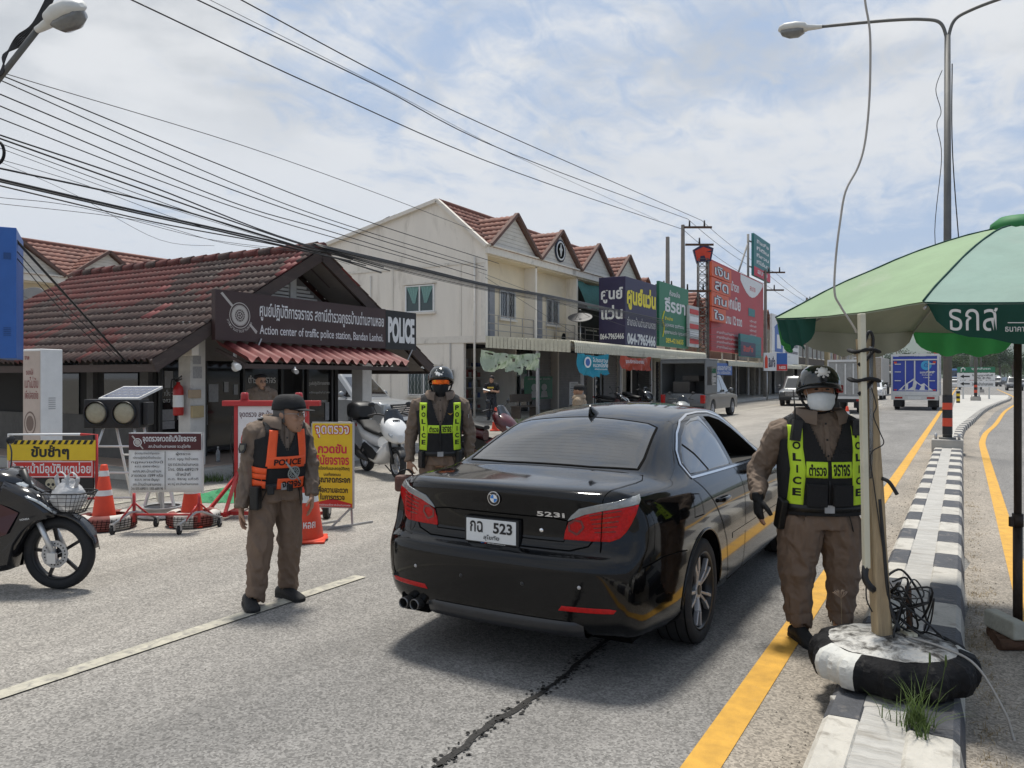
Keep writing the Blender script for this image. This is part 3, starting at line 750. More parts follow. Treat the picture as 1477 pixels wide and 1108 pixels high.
# awning over the door
b = MB()
n = 17
rows = []
for t in (0,.5,1):
 rows.append([(lerp(.04,.78,t),-2.45+(1.85+2.45)*i/(n*6),lerp(2.24,1.95,t)+.05*cos(2*pi*i/6)) for i in range(n*6+1)])
b.grid(rows,0,True);b.add([(p[0],p[1],p[2]-.012) for r in rows for p in r],[(k*(n*6+1)+i,(k+1)*(n*6+1)+i,(k+1)*(n*6+1)+i+1,k*(n*6+1)+i+1) for k in range(2) for i in range(n*6)],0,True)
aw = b.build('awning',mat('awning_red',(.18,.036,.033),.6,var=.2,vs=3,dirt=(.13,.06,.055),dirt_s=3,dirt_a=.5),PS,norm=False)
b = MB();b.box(.70,.76,-2.45,1.86,1.80,1.875)
for y_ in (-2.4,-1,.4,1.8): b.beam((.02,y_,2.12),(.74,y_,1.86),.04,.05)
b.build('awning_frame',m_brown,aw)
# things fixed to the front of the station
X0 = -10.8;Y0 = 11.25
R = thing('cctv_camera','white dome and bullet camera on a bracket at the left end of the red awning','camera',(X0+.35,Y0-2.3,1.84))
b = MB();b.box(-.02,.02,-.02,.02,0,.25);b.beam((0,0,.1),(.2,-.05,.05),.03,.03);b.build('bracket',m_white,R)
b = MB();b.cyl((.05,-.05,.03),(.32,-.2,-.02),.05,n=14);b.sph((.02,0,-.02),.07,12,8);b.build('housing',m_white,R)
R = thing('cctv_camera','dark bullet camera under the front edge of the red awning','camera',(X0+.75,Y0-1.35,1.78))
b = MB();b.cyl((0,-.03,0),(.16,-.12,-.03),.04,n=12);b.build('housing',m_steel,R);b = MB();b.box(-.03,.02,-.03,.0,0,.06);b.build('bracket',m_white,R)
R = thing('junction_box','cream junction box at the top of the station pillar under the eave','box',(X0-.38,Y0-2.6,2.02))
b = MB();b.box(-.28,.22,-.14,.0,0,.31);b.build('case',m_cream,R,bev=.01);b = MB();b.box(-.05,.14,-.147,-.141,.08,.22);b.build('label_plate',m_white,R);b = MB();b.box(-.30,.24,-.16,.0,.312,.335);b.build('lid',m_cream2,R)
R = thing('fire_extinguisher','red fire extinguisher with black hose hung on the station pillar','fire extinguisher',(X0-.58,Y0-2.68,1.02))
m_fx = mat('extinguisher_red',(.42,.02,.018),.3,var=.05)
b = MB();b.lathe([(0,0),(.075,0),(.085,.02),(.085,.42),(.07,.48),(.03,.52),(.03,.56),(0,.56)],18);b.build('cylinder',m_fx,R)
b = MB();b.lathe([(.0865,.14),(.0865,.34)],18,0,close=False);b.build('label_wrap',m_white,R)
b = MB();b.tube(catmull([(0,-.02,.56),(-.12,-.03,.6),(-.15,-.03,.4),(-.12,-.03,.15)]),.012,6);b.build('hose',m_black,R)
b = MB();b.beam((-.05,0,.57),(.08,0,.61),.02,.02);b.beam((-.05,0,.59),(.08,0,.66),.02,.02);b.build('handle',m_black,R)
R = thing('switch_box','small tan switch box on the station pillar beside the fire extinguisher','box',(X0-.42,Y0-2.42,.98));b = MB();b.box(0,.06,-.15,.08,0,.2);b.build('case',mat('tan_plastic',(.42,.33,.18),.6),R,bev=.008)
b = MB();b.box(.0,.05,-.2,.03,.33,.47);b.build('holder',mat('tan_wood',(.4,.3,.2),.6),R,bev=.008)
b = MB();b.box(-.008,.004,-.1,.08,.66,.86);b.box(-.008,.004,-.1,.06,.9,1.04);b.build('notice',[_M['faded_paper']],R)
R = thing('water_bottle','clear plastic water bottle standing on the station step','bottle',(X0-.55,Y0-1.9,.172))
b = MB();b.lathe([(0,0),(.035,0),(.037,.04),(.034,.1),(.037,.16),(.015,.22),(.013,.25),(0,.25)],14);b.build('bottle_body',mat('clear_plastic',(.6,.65,.68),.1,trans=.7,var=0),R)
b = MB();b.cyl((0,0,.25),(0,0,.27),.015,n=10);b.build('bottle_cap',m_white,R)
# ---------------------------------------------------------------- further shops along the left side
def townhouse(label,y0,y1,Xf,h,wallm,roofm,floors=2,roof='gable',aw=True,open_=True,wins=3,Xb=-9):
 R = thing('shop_house',label,'building',(Xf,y0,0));L_ = y1-y0
 b = MB();b.box(Xb,0,0,.15,0,h);b.box(Xb,0,L_-.15,L_,0,h);b.box(Xb,Xb+.15,.15,L_-.15,0,h);b.box(-.15,0,.15,L_-.15,3.0,h);b.box(Xb,-.15,.15,L_-.15,h-.15,h-.003)
 b.build('wall',wallm,R)
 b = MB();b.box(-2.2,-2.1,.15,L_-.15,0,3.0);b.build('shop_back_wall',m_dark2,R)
 nb = max(2,int(L_/4))
 for k in range(nb+1): b = MB();b.box(-.3,-.02,k*(L_-.2)/nb,k*(L_-.2)/nb+.2,0,3.0);b.build('pillar',wallm,R)
 for k in range(nb):
  ya = k*(L_-.2)/nb+.25
  if random.random() < .6:
   b = MB()
   for i in range(20): b.box(-1.2,-1.17+.02*(i % 2),ya,ya+(L_-.2)/nb-.3,.1+i*.13,.1+i*.13+.127)
   b.build('roller_shutter',random.choice([m_shut,m_dark2,m_gdoor]),R)
 if roof == 'gable':
  b = MB();zr = h+1.6
  tile_slope(b,(-3,0,zr),(0,L_,0),(3.3,0,-1.7),max(3,int(L_/.35)),8,.03,step=.03)
  b.quad((-3,0,zr),(-3,L_,zr),(Xb,L_,h),(Xb,0,h));b.prism([(.0,h),(-3,zr-.05),(Xb,h)],0,.1,'y');b.prism([(.0,h),(-3,zr-.05),(Xb,h)],L_-.1,L_,'y');b.build('roof',roofm,R,norm=False)
 elif roof == 'gables':
  b = MB();ng = max(2,round(L_/4));u_ = L_/ng
  for k in range(ng):
   for s in (-1,1): tile_slope(b,(.3,(k+.5)*u_,h+1.7),(-4,0,0),(0,s*u_*.5,-1.6),12,6,.03,step=.03)
   b.prism([(k*u_+.05,h),((k+1)*u_-.05,h),((k+.5)*u_,h+1.6)],-.1,.0,'x')
  b.build('roof',roofm,R,norm=False)
 else:
  b = MB();b.box(Xb-.2,.3,-.1,L_+.1,h,h+.25);b.build('roof',roofm,R)
 for f in range(floors-1):
  for k in range(wins):
   window(R,'window',(.002,(k+.5)*L_/wins,3.2+f*3+1.3),min(1.6,L_/wins*.6),1.2,'y',grille=(k % 2 == 0))
 if aw: awning(R,0,L_,0.02,2.7,3.05,2.75,.35)
 return R
m_grime = mat('grimy_render',(.30,.275,.235),.9,var=.2,vs=1.2,dirt=(.14,.13,.115),dirt_s=1.2,dirt_a=.7,thr=.5)
m_rust = mat('rusty_sheet',(.17,.10,.07),.8,.2,var=.35,vs=2,aniso=(1,6,1),bump=.3)
m_ochre = mat('ochre_render',(.45,.36,.21),.85,var=.12,dirt=(.27,.22,.15),dirt_s=1.5)
m_pale = mat('pale_render',(.5,.5,.48),.85,var=.1,dirt=(.3,.29,.27),dirt_s=1.5)
townhouse('cream shop house with tiled gables behind the utility poles',42.3,50.5,-16.5,5.9,m_cream,m_tileA,2,'gables',True)
townhouse('grimy two storey shop house behind the red billboard',50.8,63,-16,5.8,m_grime,m_tileA,2,'gables',True,wins=4)
townhouse('grey shop house with small tiled gables beyond the red billboard',63.4,75,-15.6,6.1,m_grime,m_tileA,2,'gables',True,wins=3)
townhouse('pale shop house behind the white and blue sign board',75.4,85,-15.2,5.2,m_pale,m_rust,2,'flat',True)
townhouse('dark timber shop house with rusty roof by the grey lorry',85.5,104,-15.0,5.6,m_wood,m_rust,2,'gable',True,wins=6)
OC = townhouse('ochre old shop house with an arched window and balcony',104.6,117,-14.6,7.6,m_ochre,m_grime,2,'flat',False,wins=3)
b = MB();T = Matrix.Translation((.05,5,5.2)) @ Matrix.Rotation(pi/2,4,'Z')
arc = [(-1.1,-1.2),(-1.1,.5)]+[(1.1*cos(a),.5+1.1*sin(a)) for a in [pi-k*pi/10 for k in range(1,10)]]+[(1.1,.5),(1.1,-1.2)]
bb = MB();bb.prism(arc,-.04,0,'y');b.merge(bb,T);b.build('arched_window',mat('red_shutter',(.22,.07,.05)),OC)
townhouse('dim brown shop house beyond the ochre one',117.5,150,-14.2,5.2,m_grime,m_rust,2,'gable',True,wins=6)
townhouse('low rusty roofed shop row farthest down the left side',151,200,-14,4.2,m_wood,m_rust,1,'gable',True)
# far buildings on the right beyond the bend are low sheds
for i,(x,y,w,d,h,lb) in enumerate(((22,150,14,12,4,'low pale shed beyond the median on the right side'),(30,210,20,14,5,'long grey shed far away on the right side of the road'))):
 R = thing('roadside_shed',lb,'building',(x,y,0));b = MB();b.box(0,w,0,d,0,h);b.build('wall',m_pale if i == 0 else m_grime,R);b = MB();b.prism([(-.5,h),(w/2,h+1.4),(w+.5,h)],-.5,d+.5,'y');b.build('roof',m_rust,R)
 b = MB();b.box(w*.3,w*.6,-.03,-.003,0,3);b.build('door',m_dark2,R)
# ================================================================ black sedan
CX0,CY0 = -2.31,3.73          # car origin: centre line, rear bumper
m_paint = mat('black_paint',(.0020,.0021,.0026),.09,var=.25,vs=1.4,coat=.5,spec=.18)
m_carglass = mat('tinted_car_glass',(.008,.009,.010),.03,var=0,spec=1.,coat=1.)
m_chrome = mat('chrome',(.75,.75,.76),.18,1.,var=.05)
m_rubber = mat('rubber',(.018,.018,.019),.8,var=.25,vs=10,bump=.15,dirt=(.07,.062,.052),dirt_s=4,dirt_a=.5)
m_gap = mat('panel_gap',(.0015,.0015,.0015),.9,var=0,spec=.1)
m_lampred = mat('lamp_red',(.42,.003,.004),.10,var=.25,vs=60,coat=.15,spec=.3,bump=.15,bs=130)
m_lampred2 = mat('lamp_dark_red',(.12,.004,.006),.10,var=.1,vs=40,coat=1.)
m_lampclr = mat('lamp_clear',(.25,.26,.26),.2,0.,var=.15,vs=60,coat=1.,bump=.3,bs=110)
m_alloy = mat('alloy_silver',(.44,.44,.45),.35,.6,var=.06)
m_rimblk = mat('rim_black',(.012,.012,.013),.35,var=.1)
m_lip = mat('lip_grey',(.016,.017,.020),.32,var=.2,coat=.3)
SED = thing('sedan','glossy black four door sedan stopped beside the officers, rear plate and red tail lamps showing','car',(CX0,CY0,0))
FR = [0,.035,.20,.40,.54,.62,.68,.75,.82,.90,.955,1.0]       # row height fractions sill -> belt
def c_W(y): return interp([(.12,.80),(.2,.835),(.35,.872),(.7,.906),(1.2,.923),(2.4,.921),(3.9,.915),(4.3,.885),(4.55,.82),(4.72,.72)],y)
def c_bot(y): return interp([(0,.25),(.35,.235),(.8,.2),(4.2,.19),(4.84,.21)],y)
def c_belt(y): return interp([(.1,1.008),(.5,1.012),(.95,1.012),(1.5,1.005),(3.1,.965),(3.6,.93),(4.2,.855),(4.55,.77),(4.75,.69)],y)
def c_zc(y): return interp([(.08,1.042),(.4,1.068),(.70,1.088),(.79,1.122),(1.08,1.262),(1.38,1.378),(1.7,1.436),(2.15,1.465),(2.55,1.447),(2.8,1.39),(3.15,1.225),(3.48,1.05),(3.62,1.01),(4.0,.95),(4.45,.85),(4.65,.765),(4.76,.70)],y)
def c_wr(y): return interp([(.1,.64),(.7,.64),(1.05,.615),(1.42,.575),(2.1,.56),(2.65,.565),(3.1,.61),(3.5,.67),(4.2,.66),(4.72,.5)],y)
def c_drop(y): return interp([(.1,.012),(.7,.018),(1.1,.04),(1.5,.052),(2.1,.06),(2.7,.055),(3.2,.04),(3.5,.03),(4.72,.02)],y)
def c_dw(f): return interp([(0,-.10),(.035,-.035),(.2,-.012),(.4,-.003),(.54,.0),(.75,-.002),(.82,-.008),(.90,-.030),(.955,-.055),(1,-.088)],f)
def c_top(y,wb,zb):
 wr = c_wr(y);zr = c_zc(y)-c_drop(y);zc = c_zc(y);pts = []
 bul = max(0,min(1,(zr-zb-.05)/.3))
 for t in (.33,.66,1.): pts.append((lerp(wb,wr,t)+.022*bul*sin(pi*t),lerp(zb,zr,t)+.006*sin(pi*t)*(1-bul)))
 for q in (.88,.5,0.): pts.append((wr*q,zc-(zc-zr)*q*q))
 return pts
ST = [.24,.36,.5,.63,.71,.78,.9,1.05,1.2,1.38,1.55,1.78,2.0,2.3,2.45,2.6,2.75,2.95,3.15,3.35,3.48,3.6,3.8,4.0,4.2,4.4,4.56,4.66]
RZ = [.255,.272,.36,.50,.615,.675,.697,.745,.84,.94,1.0,1.026]
RY = [.11,.055,.012,.0,.0,.012,.075,.105,.105,.088,.066,.080]
FZ = [.21,.225,.31,.42,.50,.54,.57,.60,.63,.66,.68,.695];FY = [4.70,4.75,4.80,4.83,4.835,4.835,4.83,4.82,4.81,4.80,4.78,4.75]
RCW = [.705,.75,.785,.80,.803,.798,.782,.777,.762,.745,.725,.705]
def ring(y,side=None):
 """half ring: bottom centre -> sill -> belt -> roof centre"""
 if side is None:
  W_ = c_W(y);zb0 = c_bot(y);zb1 = c_belt(y)
  s_ = [(W_+c_dw(f),y,zb0+(zb1-zb0)*f) for f in FR]
  tp = [(x,y,z) for x,z in c_top(y,s_[-1][0],s_[-1][2])]
 elif side == 'r':
  s_ = [(RCW[i],RY[i]+(.135 if i < 6 else .115+.009*(i-6)),RZ[i]) for i in range(12)]
  tops = c_top(.12,s_[-1][0],s_[-1][2]);tp = [(x,lerp(.080,s_[-1][1],(x/s_[-1][0])**3),lerp(1.044,s_[-1][2],(x/s_[-1][0])**4)) for x,z in tops]
 else:
  s_ = [(.66+.04*sin(pi*i/11),FY[i]-.13,FZ[i]) for i in range(12)]
  tops = c_top(4.72,s_[-1][0],s_[-1][2]);tp = [(x,lerp(FY[-1],s_[-1][1],(x/.66)**3),FZ[-1]+.012*(1-(x/.66)**2)) for x,z in tops]
 w0,y0,z0 = s_[0]
 bt = [(w0*q[0]/s_[-1][0],y0 if side is None else lerp(RY[0] if side == 'r' else FY[0],y0,(q[0]/s_[-1][0])**3),z0) for q in tp][::-1]
 return bt+s_+tp            # 6 + 12 + 6 = 24 points
bm = bmesh.new()
rings = [ring(0,'r')]+[ring(y) for y in ST]+[ring(0,'f')]
V = {}
def vv(p,sgn):
 k = (round(p[0]*sgn,5),round(p[1],5),round(p[2],5))
 if k not in V: V[k] = bm.verts.new(k)
 return V[k]
def ff(*ps):
 ps = list(dict.fromkeys(ps))
 if len(ps) > 2:
  try: bm.faces.new(ps)
  except ValueError: pass
for sg in (1,-1):
 for a,c in zip(rings[:-1],rings[1:]):
  for i in range(23):
   q = [vv(a[i],sg),vv(a[i+1],sg),vv(c[i+1],sg),vv(c[i],sg)]
   ff(*(q if sg > 0 else q[::-1]))
 for rg,ys,zs,cw,flip in ((rings[0],RY,RZ,RCW,False),(rings[-1],FY,FZ,None,True)):
  top = [rg[17]]+rg[18:]          # corner .. centre (7)
  bot = [rg[6]]+rg[5::-1]
  rows = []
  for r in range(12):
   cor = rg[6+r]
   if r == 0: rows.append(bot);continue
   if r == 11: rows.append(top);continue
   row = []
   for t in top:
    q = t[0]/top[0][0];x = cor[0]*q
    yy = lerp(ys[r],cor[1],.16*q*q+.84*q**6)
    row.append((x,yy,lerp(zs[r],cor[2],q*q)))
   row[0] = cor;rows.append(row)
  for r in range(11):
   for c in range(6):
    q = [vv(rows[r][c],sg),vv(rows[r][c+1],sg),vv(rows[r+1][c+1],sg),vv(rows[r+1][c],sg)]
    if flip: q = q[::-1]
    ff(*(q if sg < 0 else q[::-1]))
bmesh.ops.remove_doubles(bm,verts=bm.verts,dist=.0005);bmesh.ops.recalc_face_normals(bm,faces=bm.faces)
for f in bm.faces: f.smooth = True
me = bpy.data.meshes.new('body');bm.to_mesh(me);bm.free();me.materials.append(m_paint)
me = evalmesh(me,[('SUBSURF',dict(levels=2,render_levels=2))])
BV = BVHTree.FromPolygons([v.co.copy() for v in me.vertices],[list(p.vertices) for p in me.polygons])
# cut wheel arches, the open front window
RAX,FAX,WR = 1.10,3.99,.327
def cutter(mb,mats):
 b_ = bmesh.new();m_ = mb.mesh('cut',mats);b_.from_mesh(m_);bmesh.ops.recalc_face_normals(b_,faces=b_.faces);b_.to_mesh(m_);b_.free()
 o = bpy.data.objects.new('cut',m_);COL.objects.link(o);return o
cb_ = MB()
for sx_ in (-1,1):
 for ya in (RAX,FAX): cb_.cyl((sx_*.60,ya,.335),(sx_*1.1,ya,.335),.368,n=48,sm=False)
cut1 = cutter(cb_,m_gap)
DLO_F = [(2.14,1.015),(3.12,.99),(3.07,1.03),(2.88,1.145),(2.69,1.245),(2.5,1.318),(2.30,1.352),(2.16,1.358)]
cb_ = MB();cb_.prism(DLO_F,.30,1.05,'x');cut2 = cutter(cb_,mat('car_interior',(.03,.027,.022),.8,var=.2))
me2 = evalmesh(me,[('BOOLEAN',dict(operation='DIFFERENCE',object=cut1,solver='EXACT',material_mode='TRANSFER')),('BOOLEAN',dict(operation='DIFFERENCE',object=cut2,solver='EXACT',material_mode='TRANSFER'))])
bpy.data.objects.remove(cut1);bpy.data.objects.remove(cut2)
me2.set_sharp_from_angle(angle=radians(38))
body = link('body',me2,SED)
def chit(u,v):
 """photo survey: where the sight line of a pixel meets the car's skin (car coordinates)"""
 o = Vector((-CX0,-CY0,CAMH));d = PD(u,v,1.0)-Vector((0,0,CAMH))
 h = BV.ray_cast(o,d.normalized());return (h[0],h[1]) if h[0] is not None else (None,None)
def side(y,z,sgn=1):
 h = BV.ray_cast(Vector((sgn*1.6,y,z)),Vector((-sgn,0,0)));return (h[0],h[1])
def top(x,y):
 h = BV.ray_cast(Vector((x,y,2)),Vector((0,0,-1)));return (h[0],h[1])
def rear(x,z):
 h = BV.ray_cast(Vector((x,-1,z)),Vector((0,1,0)));return (h[0],h[1])
def dense(pts,n=8,closed=True):
 out = [];k = len(pts)
 for i in range(k if closed else k-1):
  a = pts[i];b_ = pts[(i+1) % k]
  for j in range(n): out.append(tuple(lerp(a[q],b_[q],j/n) for q in range(len(a))))
 if not closed: out.append(pts[-1])
 return out
def patch(outline,f,off=.003,rings_=7,n=8,rim=-.004):
 """skin-following patch with a short rim: concentric rings of the outline, each laid on the body by f"""
 o2 = dense(outline,n);cx = sum(p[0] for p in o2)/len(o2);cy = sum(p[1] for p in o2)/len(o2)
 rows = []
 def put(p,of):
  h,nn = f(*p)
  return None if h is None else h+nn*of
 rows.append([put(p,rim) for p in o2]);rows.append([put(p,off*.8) for p in o2])
 for i in range(rings_):
  t = .985*(1-i/rings_)+.0;rows.append([put((cx+(p[0]-cx)*t,cy+(p[1]-cy)*t),off) for p in o2])
 b = MB()
 for r in rows:
  for i in range(len(r)):
   if r[i] is None: r[i] = next((r[(i+k) % len(r)] for k in range(1,len(r)) if r[(i+k) % len(r)] is not None),Vector((0,0,0)))
 b.grid(rows,0,True,closed=True);b.poly(rows[-1],0);b.s[-1] = True
 return b
def line(b,pts,f,w=.005,off=.0025,n=8,mi=0,closed=False):
 pp = [f(*p) for p in dense(pts,n,closed)];pp = [q for q in pp if q[0] is not None]
 L_,R_ = [],[];k = len(pp)
 for i in range(k):
  a = pp[max(i-1,0)][0];c = pp[min(i+1,k-1)][0];d = (c-a)
  if d.length < 1e-7: d = Vector((0,1,0))
  s_ = d.normalized().cross(pp[i][1]).normalized()*w/2;h = pp[i][0]+pp[i][1]*off;L_.append(h+s_);R_.append(h-s_)
 b.grid([L_,R_],mi,True);return b
def chitoff(u,v): return chit(u,v)
# glazing
RG = [(-.60,.765),(-.3,.735),(.3,.735),(.60,.765),(.592,.9),(.552,1.15),(.528,1.31),(.45,1.355),(0,1.375),(-.45,1.355),(-.528,1.31),(-.552,1.15),(-.592,.9)]
rw = patch(RG,top,.003,8).build('rear_window',m_carglass,SED)
b = MB();line(b,RG,top,.016,.0036,8,closed=True);pass
b.build('seal',m_gap,rw)
b = MB()
for i in range(14): line(b,[(-.55+.004*i,.80+i*.038),(.55-.004*i,.80+i*.038)],top,.0013,.0036)
b.build('heater_wires',mat('heater_line',(.02,.019,.018),.3,var=0),rw)
WS = [(-.62,3.42),(-.55,2.9),(-.50,2.74),(.50,2.74),(.55,2.9),(.62,3.42)]
patch(WS,top,.003,6).build('windscreen',m_carglass,SED)
DLO_R = [(1.13,1.04),(2.05,1.018),(2.06,1.362),(1.85,1.352),(1.65,1.32),(1.43,1.25),(1.24,1.165),(1.14,1.10)]
for sg in (1,-1):
 o = patch(DLO_R,lambda y,z: side(y,z,sg),.003,6).build('side_window',m_carglass,SED)
 b = MB();line(b,[(1.50,1.03),(1.42,1.14),(1.34,1.205)],lambda y,z: side(y,z,sg),.022,.0045);b.build('quarter_bar',m_gap,o)
 if sg < 0: patch(DLO_F,lambda y,z: side(y,z,-1),.003,6).build('side_window',m_carglass,SED)
 b = MB();TR = [(1.10,1.02),(1.10,1.10),(1.20,1.175),(1.40,1.272),(1.62,1.345),(1.85,1.38),(2.1,1.388),(2.35,1.38),(2.55,1.34),(2.73,1.268),(2.93,1.16),(3.14,1.03)]
 line(b,TR,lambda y,z: side(y,z,sg),.016,.006,6);line(b,[(1.10,1.02),(2.08,.998),(3.2,.972)],lambda y,z: side(y,z,sg),.016,.006,10)
 b.build('window_trim',m_chrome,SED)
b = MB();b.box(.36,.60,2.15,2.27,.6,1.13);b.box(.40,.56,2.18,2.26,1.16,1.30);b.box(.31,.33,2.2,3.0,.98,1.2);b.build('front_seat',mat('beige_leather',(.34,.28,.18),.6,var=.1),SED,bev=.03)
# shut lines
b = MB()
line(b,[(2.10,1.0),(2.12,.75),(2.13,.5),(2.13,.245)],side,.007);line(b,[(1.12,1.01),(1.30,.86),(1.48,.70),(1.60,.55),(1.66,.38),(1.72,.25)],side,.007)
line(b,[(1.72,.252),(3.5,.245)],side,.007);line(b,[(3.2,.96),(3.42,.7),(3.46,.45),(3.4,.25)],side,.007)
line(b,[(.42,.665),(.62,.655),(.76,.64)],side,.006);line(b,[(.22,.64),(.42,.665)],side,.006)
for sg in (1,-1):
 line(b,[(sg*.63,.13),(sg*.67,.32),(sg*.69,.5),(sg*.69,.60),(sg*.655,.70)],top,.005)
line(b,[(-.66,.70),(.66,.70)],top,.008)
b.build('shut_line',m_gap,SED)
b = MB();line(b,[(.90,.81),(1.07,.805),(1.06,.93),(.93,.945),(.90,.81)],side,.005);b.build('fuel_flap',m_gap,SED)
b = MB();line(b,[(1.75,.555),(3.3,.545)],side,.040,.003);b.build('side_moulding',m_paint,SED)
# boot lid outline and plate recess on the rear
b = MB();line(b,[(-.70,.93),(-.63,.84),(-.56,.74),(-.46,.712),(.46,.712),(.56,.74),(.63,.84),(.70,.93)],rear,.008);b.build('boot_seam',m_gap,SED)
b = MB();line(b,[(-.36,.88),(-.44,.87),(-.42,.755),(.42,.755),(.44,.87),(.36,.88),(-.36,.88)],rear,.006,.003)
b.build('plate_recess',m_gap,SED)
b = MB()
h0 = rear(-.02,.80)[0].y
b.box(-.20,.16,h0-.03,h0+.01,.70,.85);b.build('plate_holder',m_black,SED,bev=.004)
pl = MB();pl.box(-.185,.145,h0-.036,h0-.031,.712,.842)
pl = pl.build('licence_plate',mat('plate_white',(.66,.67,.66),.35,var=.06),SED,bev=.002)
b = MB();b.text('กฉ',-.115,.797,.085,.064,h0-.038,0,.02);b.text('523',.06,.797,.125,.062,h0-.038,0,.03);b.text('สุโขทัย',-.015,.738,.105,.034,h0-.038,0,.015);b.build('lettering',m_black,pl,norm=False)
b = MB();b.text('Performance',.015,.7055,.12,.0085,h0-.032,0,.02,shear=.3);b.build('lettering',m_white,pl,norm=False)
b = MB()
for i in range(3): b.add([(-.09+i*.012,h0-.032,.701),(-.081+i*.012,h0-.032,.701),(-.074+i*.012,h0-.032,.710),(-.083+i*.012,h0-.032,.710)],[(0,1,2,3)],i)
b.build('stripe_mark',[mat('mark_blue',(.03,.15,.4)),mat('mark_navy',(.03,.05,.2)),mat('mark_red',(.5,.03,.03))],pl,norm=False)
# round emblem: quartered disc with dark ring
hp,hn = rear(0,.965);bb = MB();T = Matrix.Translation(hp-Vector((0,.004,0))) @ Matrix.Rotation(pi/2+.10,4,'X')
bb.lathe([(0,.0),(.041,0),(.041,.004),(.038,.006),(0,.006)],32,0,T);bb.lathe([(.0375,.0065),(.041,.0075),(.0405,.0065)],32,1,T,close=False);bb.lathe([(.022,.0066),(.0245,.0075),(.0243,.0066)],28,1,T,close=False)
for k in range(4): bb.add([T @ Vector((.022*r*cos(k*pi/2+a),.022*r*sin(k*pi/2+a),.0068)) for r,a in [(0,0)]+[(1,j*pi/12) for j in range(7)]],[list(range(8))],2 if k % 2 else 3)
bb.text('B M W',0,0,.03,.008,0,1,.01) if False else None
bb.build('emblem',[m_black,m_chrome,mat('emblem_blue',(.04,.20,.55),.3),m_white],SED,norm=False)
b = MB()
for q,(xx,zz) in zip('BMW',((-.021,.988),(0,.9965),(.021,.988))): b.text(q,xx,zz,.011,.009,hp.y-.0125,0,.02)
b.build('emblem_letters',m_chrome,SED,norm=False)
b = MB();b.text('523i',.345,.90,.165,.028,0,0,.03,space=1.1,proj=lambda x,z: (lambda h: h[0]+h[1]*.004)(rear(x,z)));b.build('model_badge',m_chrome,SED,norm=False)
# tail lamps: outline surveyed on the right one, mirrored for the left
LAMP = [(813.5,777),(815,762),(819,751),(824,744),(845,733),(870,728),(900,722),(921,713),(923,722),(921,733),(915,748),(906,764),(896,775),(880,781),(850,780)]
STRIP = [(819,751),(824,744),(835,734),(858,729),(888,724),(906,719),(922,713.5),(923.5,722),(921,728),(895,733),(870,737),(845,742),(830,747)]
LAMP = [(813.5,778),(815.5,766),(820,754),(832,747),(850,741),(872,737),(897,733),(921,728.5),(918,741),(911,756),(903,768),(894,777),(880,782),(850,781)]
def mir(mb):
 r = MB();r.merge(mb,Matrix.Scale(-1,4,Vector((1,0,0))));return r
lp = patch(LAMP,chit,.006,6,5);sp_ = patch(STRIP,chit,.007,5,5)
hb = MB();line(hb,[(833,771),(822,765),(821,756),(829,750),(839,752),(842,761),(833,771)],chit,.012,.0085,4)
ib = MB()
for k in range(5): line(ib,[(850+k*2,744-k*.2+k*6.2),(896-k*2,737+k*7.5)],chit,.006,.0075,6)
for sg,q in ((1,lambda m: m),(-1,mir)):
 o = q(lp).build('tail_lamp',m_lampred,SED);q(sp_).build('indicator_strip',m_lampclr,o);q(hb).build('bulb_ring',m_lampred2,o);q(ib).build('lens_rib',m_lampred2,o)
# bumper details
for sg in (1,-1):
 b = patch([(sg*.43,.405),(sg*.72,.41),(sg*.735,.43),(sg*.70,.437),(sg*.45,.432)],rear,.003,3,5);b.build('reflector',m_lampred,SED)
for x_,z_ in ((-.52,.53),(-.18,.52),(.22,.525),(.55,.54)):
 h,n_ = rear(x_,z_);bb = MB();T = Matrix.Translation(h) @ n_.to_track_quat('Z','Y').to_matrix().to_4x4();bb.lathe([(0,.003),(.009,.003),(.011,0)],16,0,T);bb.build('parking_sensor',m_lip if abs(x_) < .5 else m_alloy,SED)
h,n_ = rear(.285,.805);bb = MB();T = Matrix.Translation(h) @ n_.to_track_quat('Z','Y').to_matrix().to_4x4();bb.lathe([(0,.005),(.011,.005),(.014,0)],16,0,T);bb.build('boot_lock',m_chrome,SED)
lipb = MB()
rows = []
for i in range(31):
 x_ = lerp(-.44,.56,i/30);c_ = (x_/.72)**2;e_ = min(1,(1-abs(2*i/30-1))*8)
 h,n_ = rear(x_,.345);y_ = (h.y if h else .1)
 rows.append([(x_,y_+.012-.016*e_,.345),(x_,y_+.006-.018*e_,.325),(x_,y_+.014-.02*e_+.02*c_,.268),(x_,y_+.06,.246),(x_,y_+.2,.24)])
lipb.grid(rows,0,True);lipb.build('bumper_lip',m_lip,SED)
for x_ in (-.60,-.52):
 b = MB();T = Matrix.Translation((x_,.02,.30)) @ Matrix.Rotation(-pi/2,4,'X');b.lathe([(.027,.25),(.027,0),(.030,-.010),(.034,0),(.034,.25)],20,0,T);b.build('exhaust_tip',mat('exhaust_steel',(.18,.175,.17),.35,.9),SED)
b = MB();b.box(-.66,-.46,.08,.3,.245,.34);b.build('exhaust_recess',m_gap,SED)
b = MB();b.box(-.72,.72,.35,4.5,.18,.25);b.build('underbody',m_gap,SED)
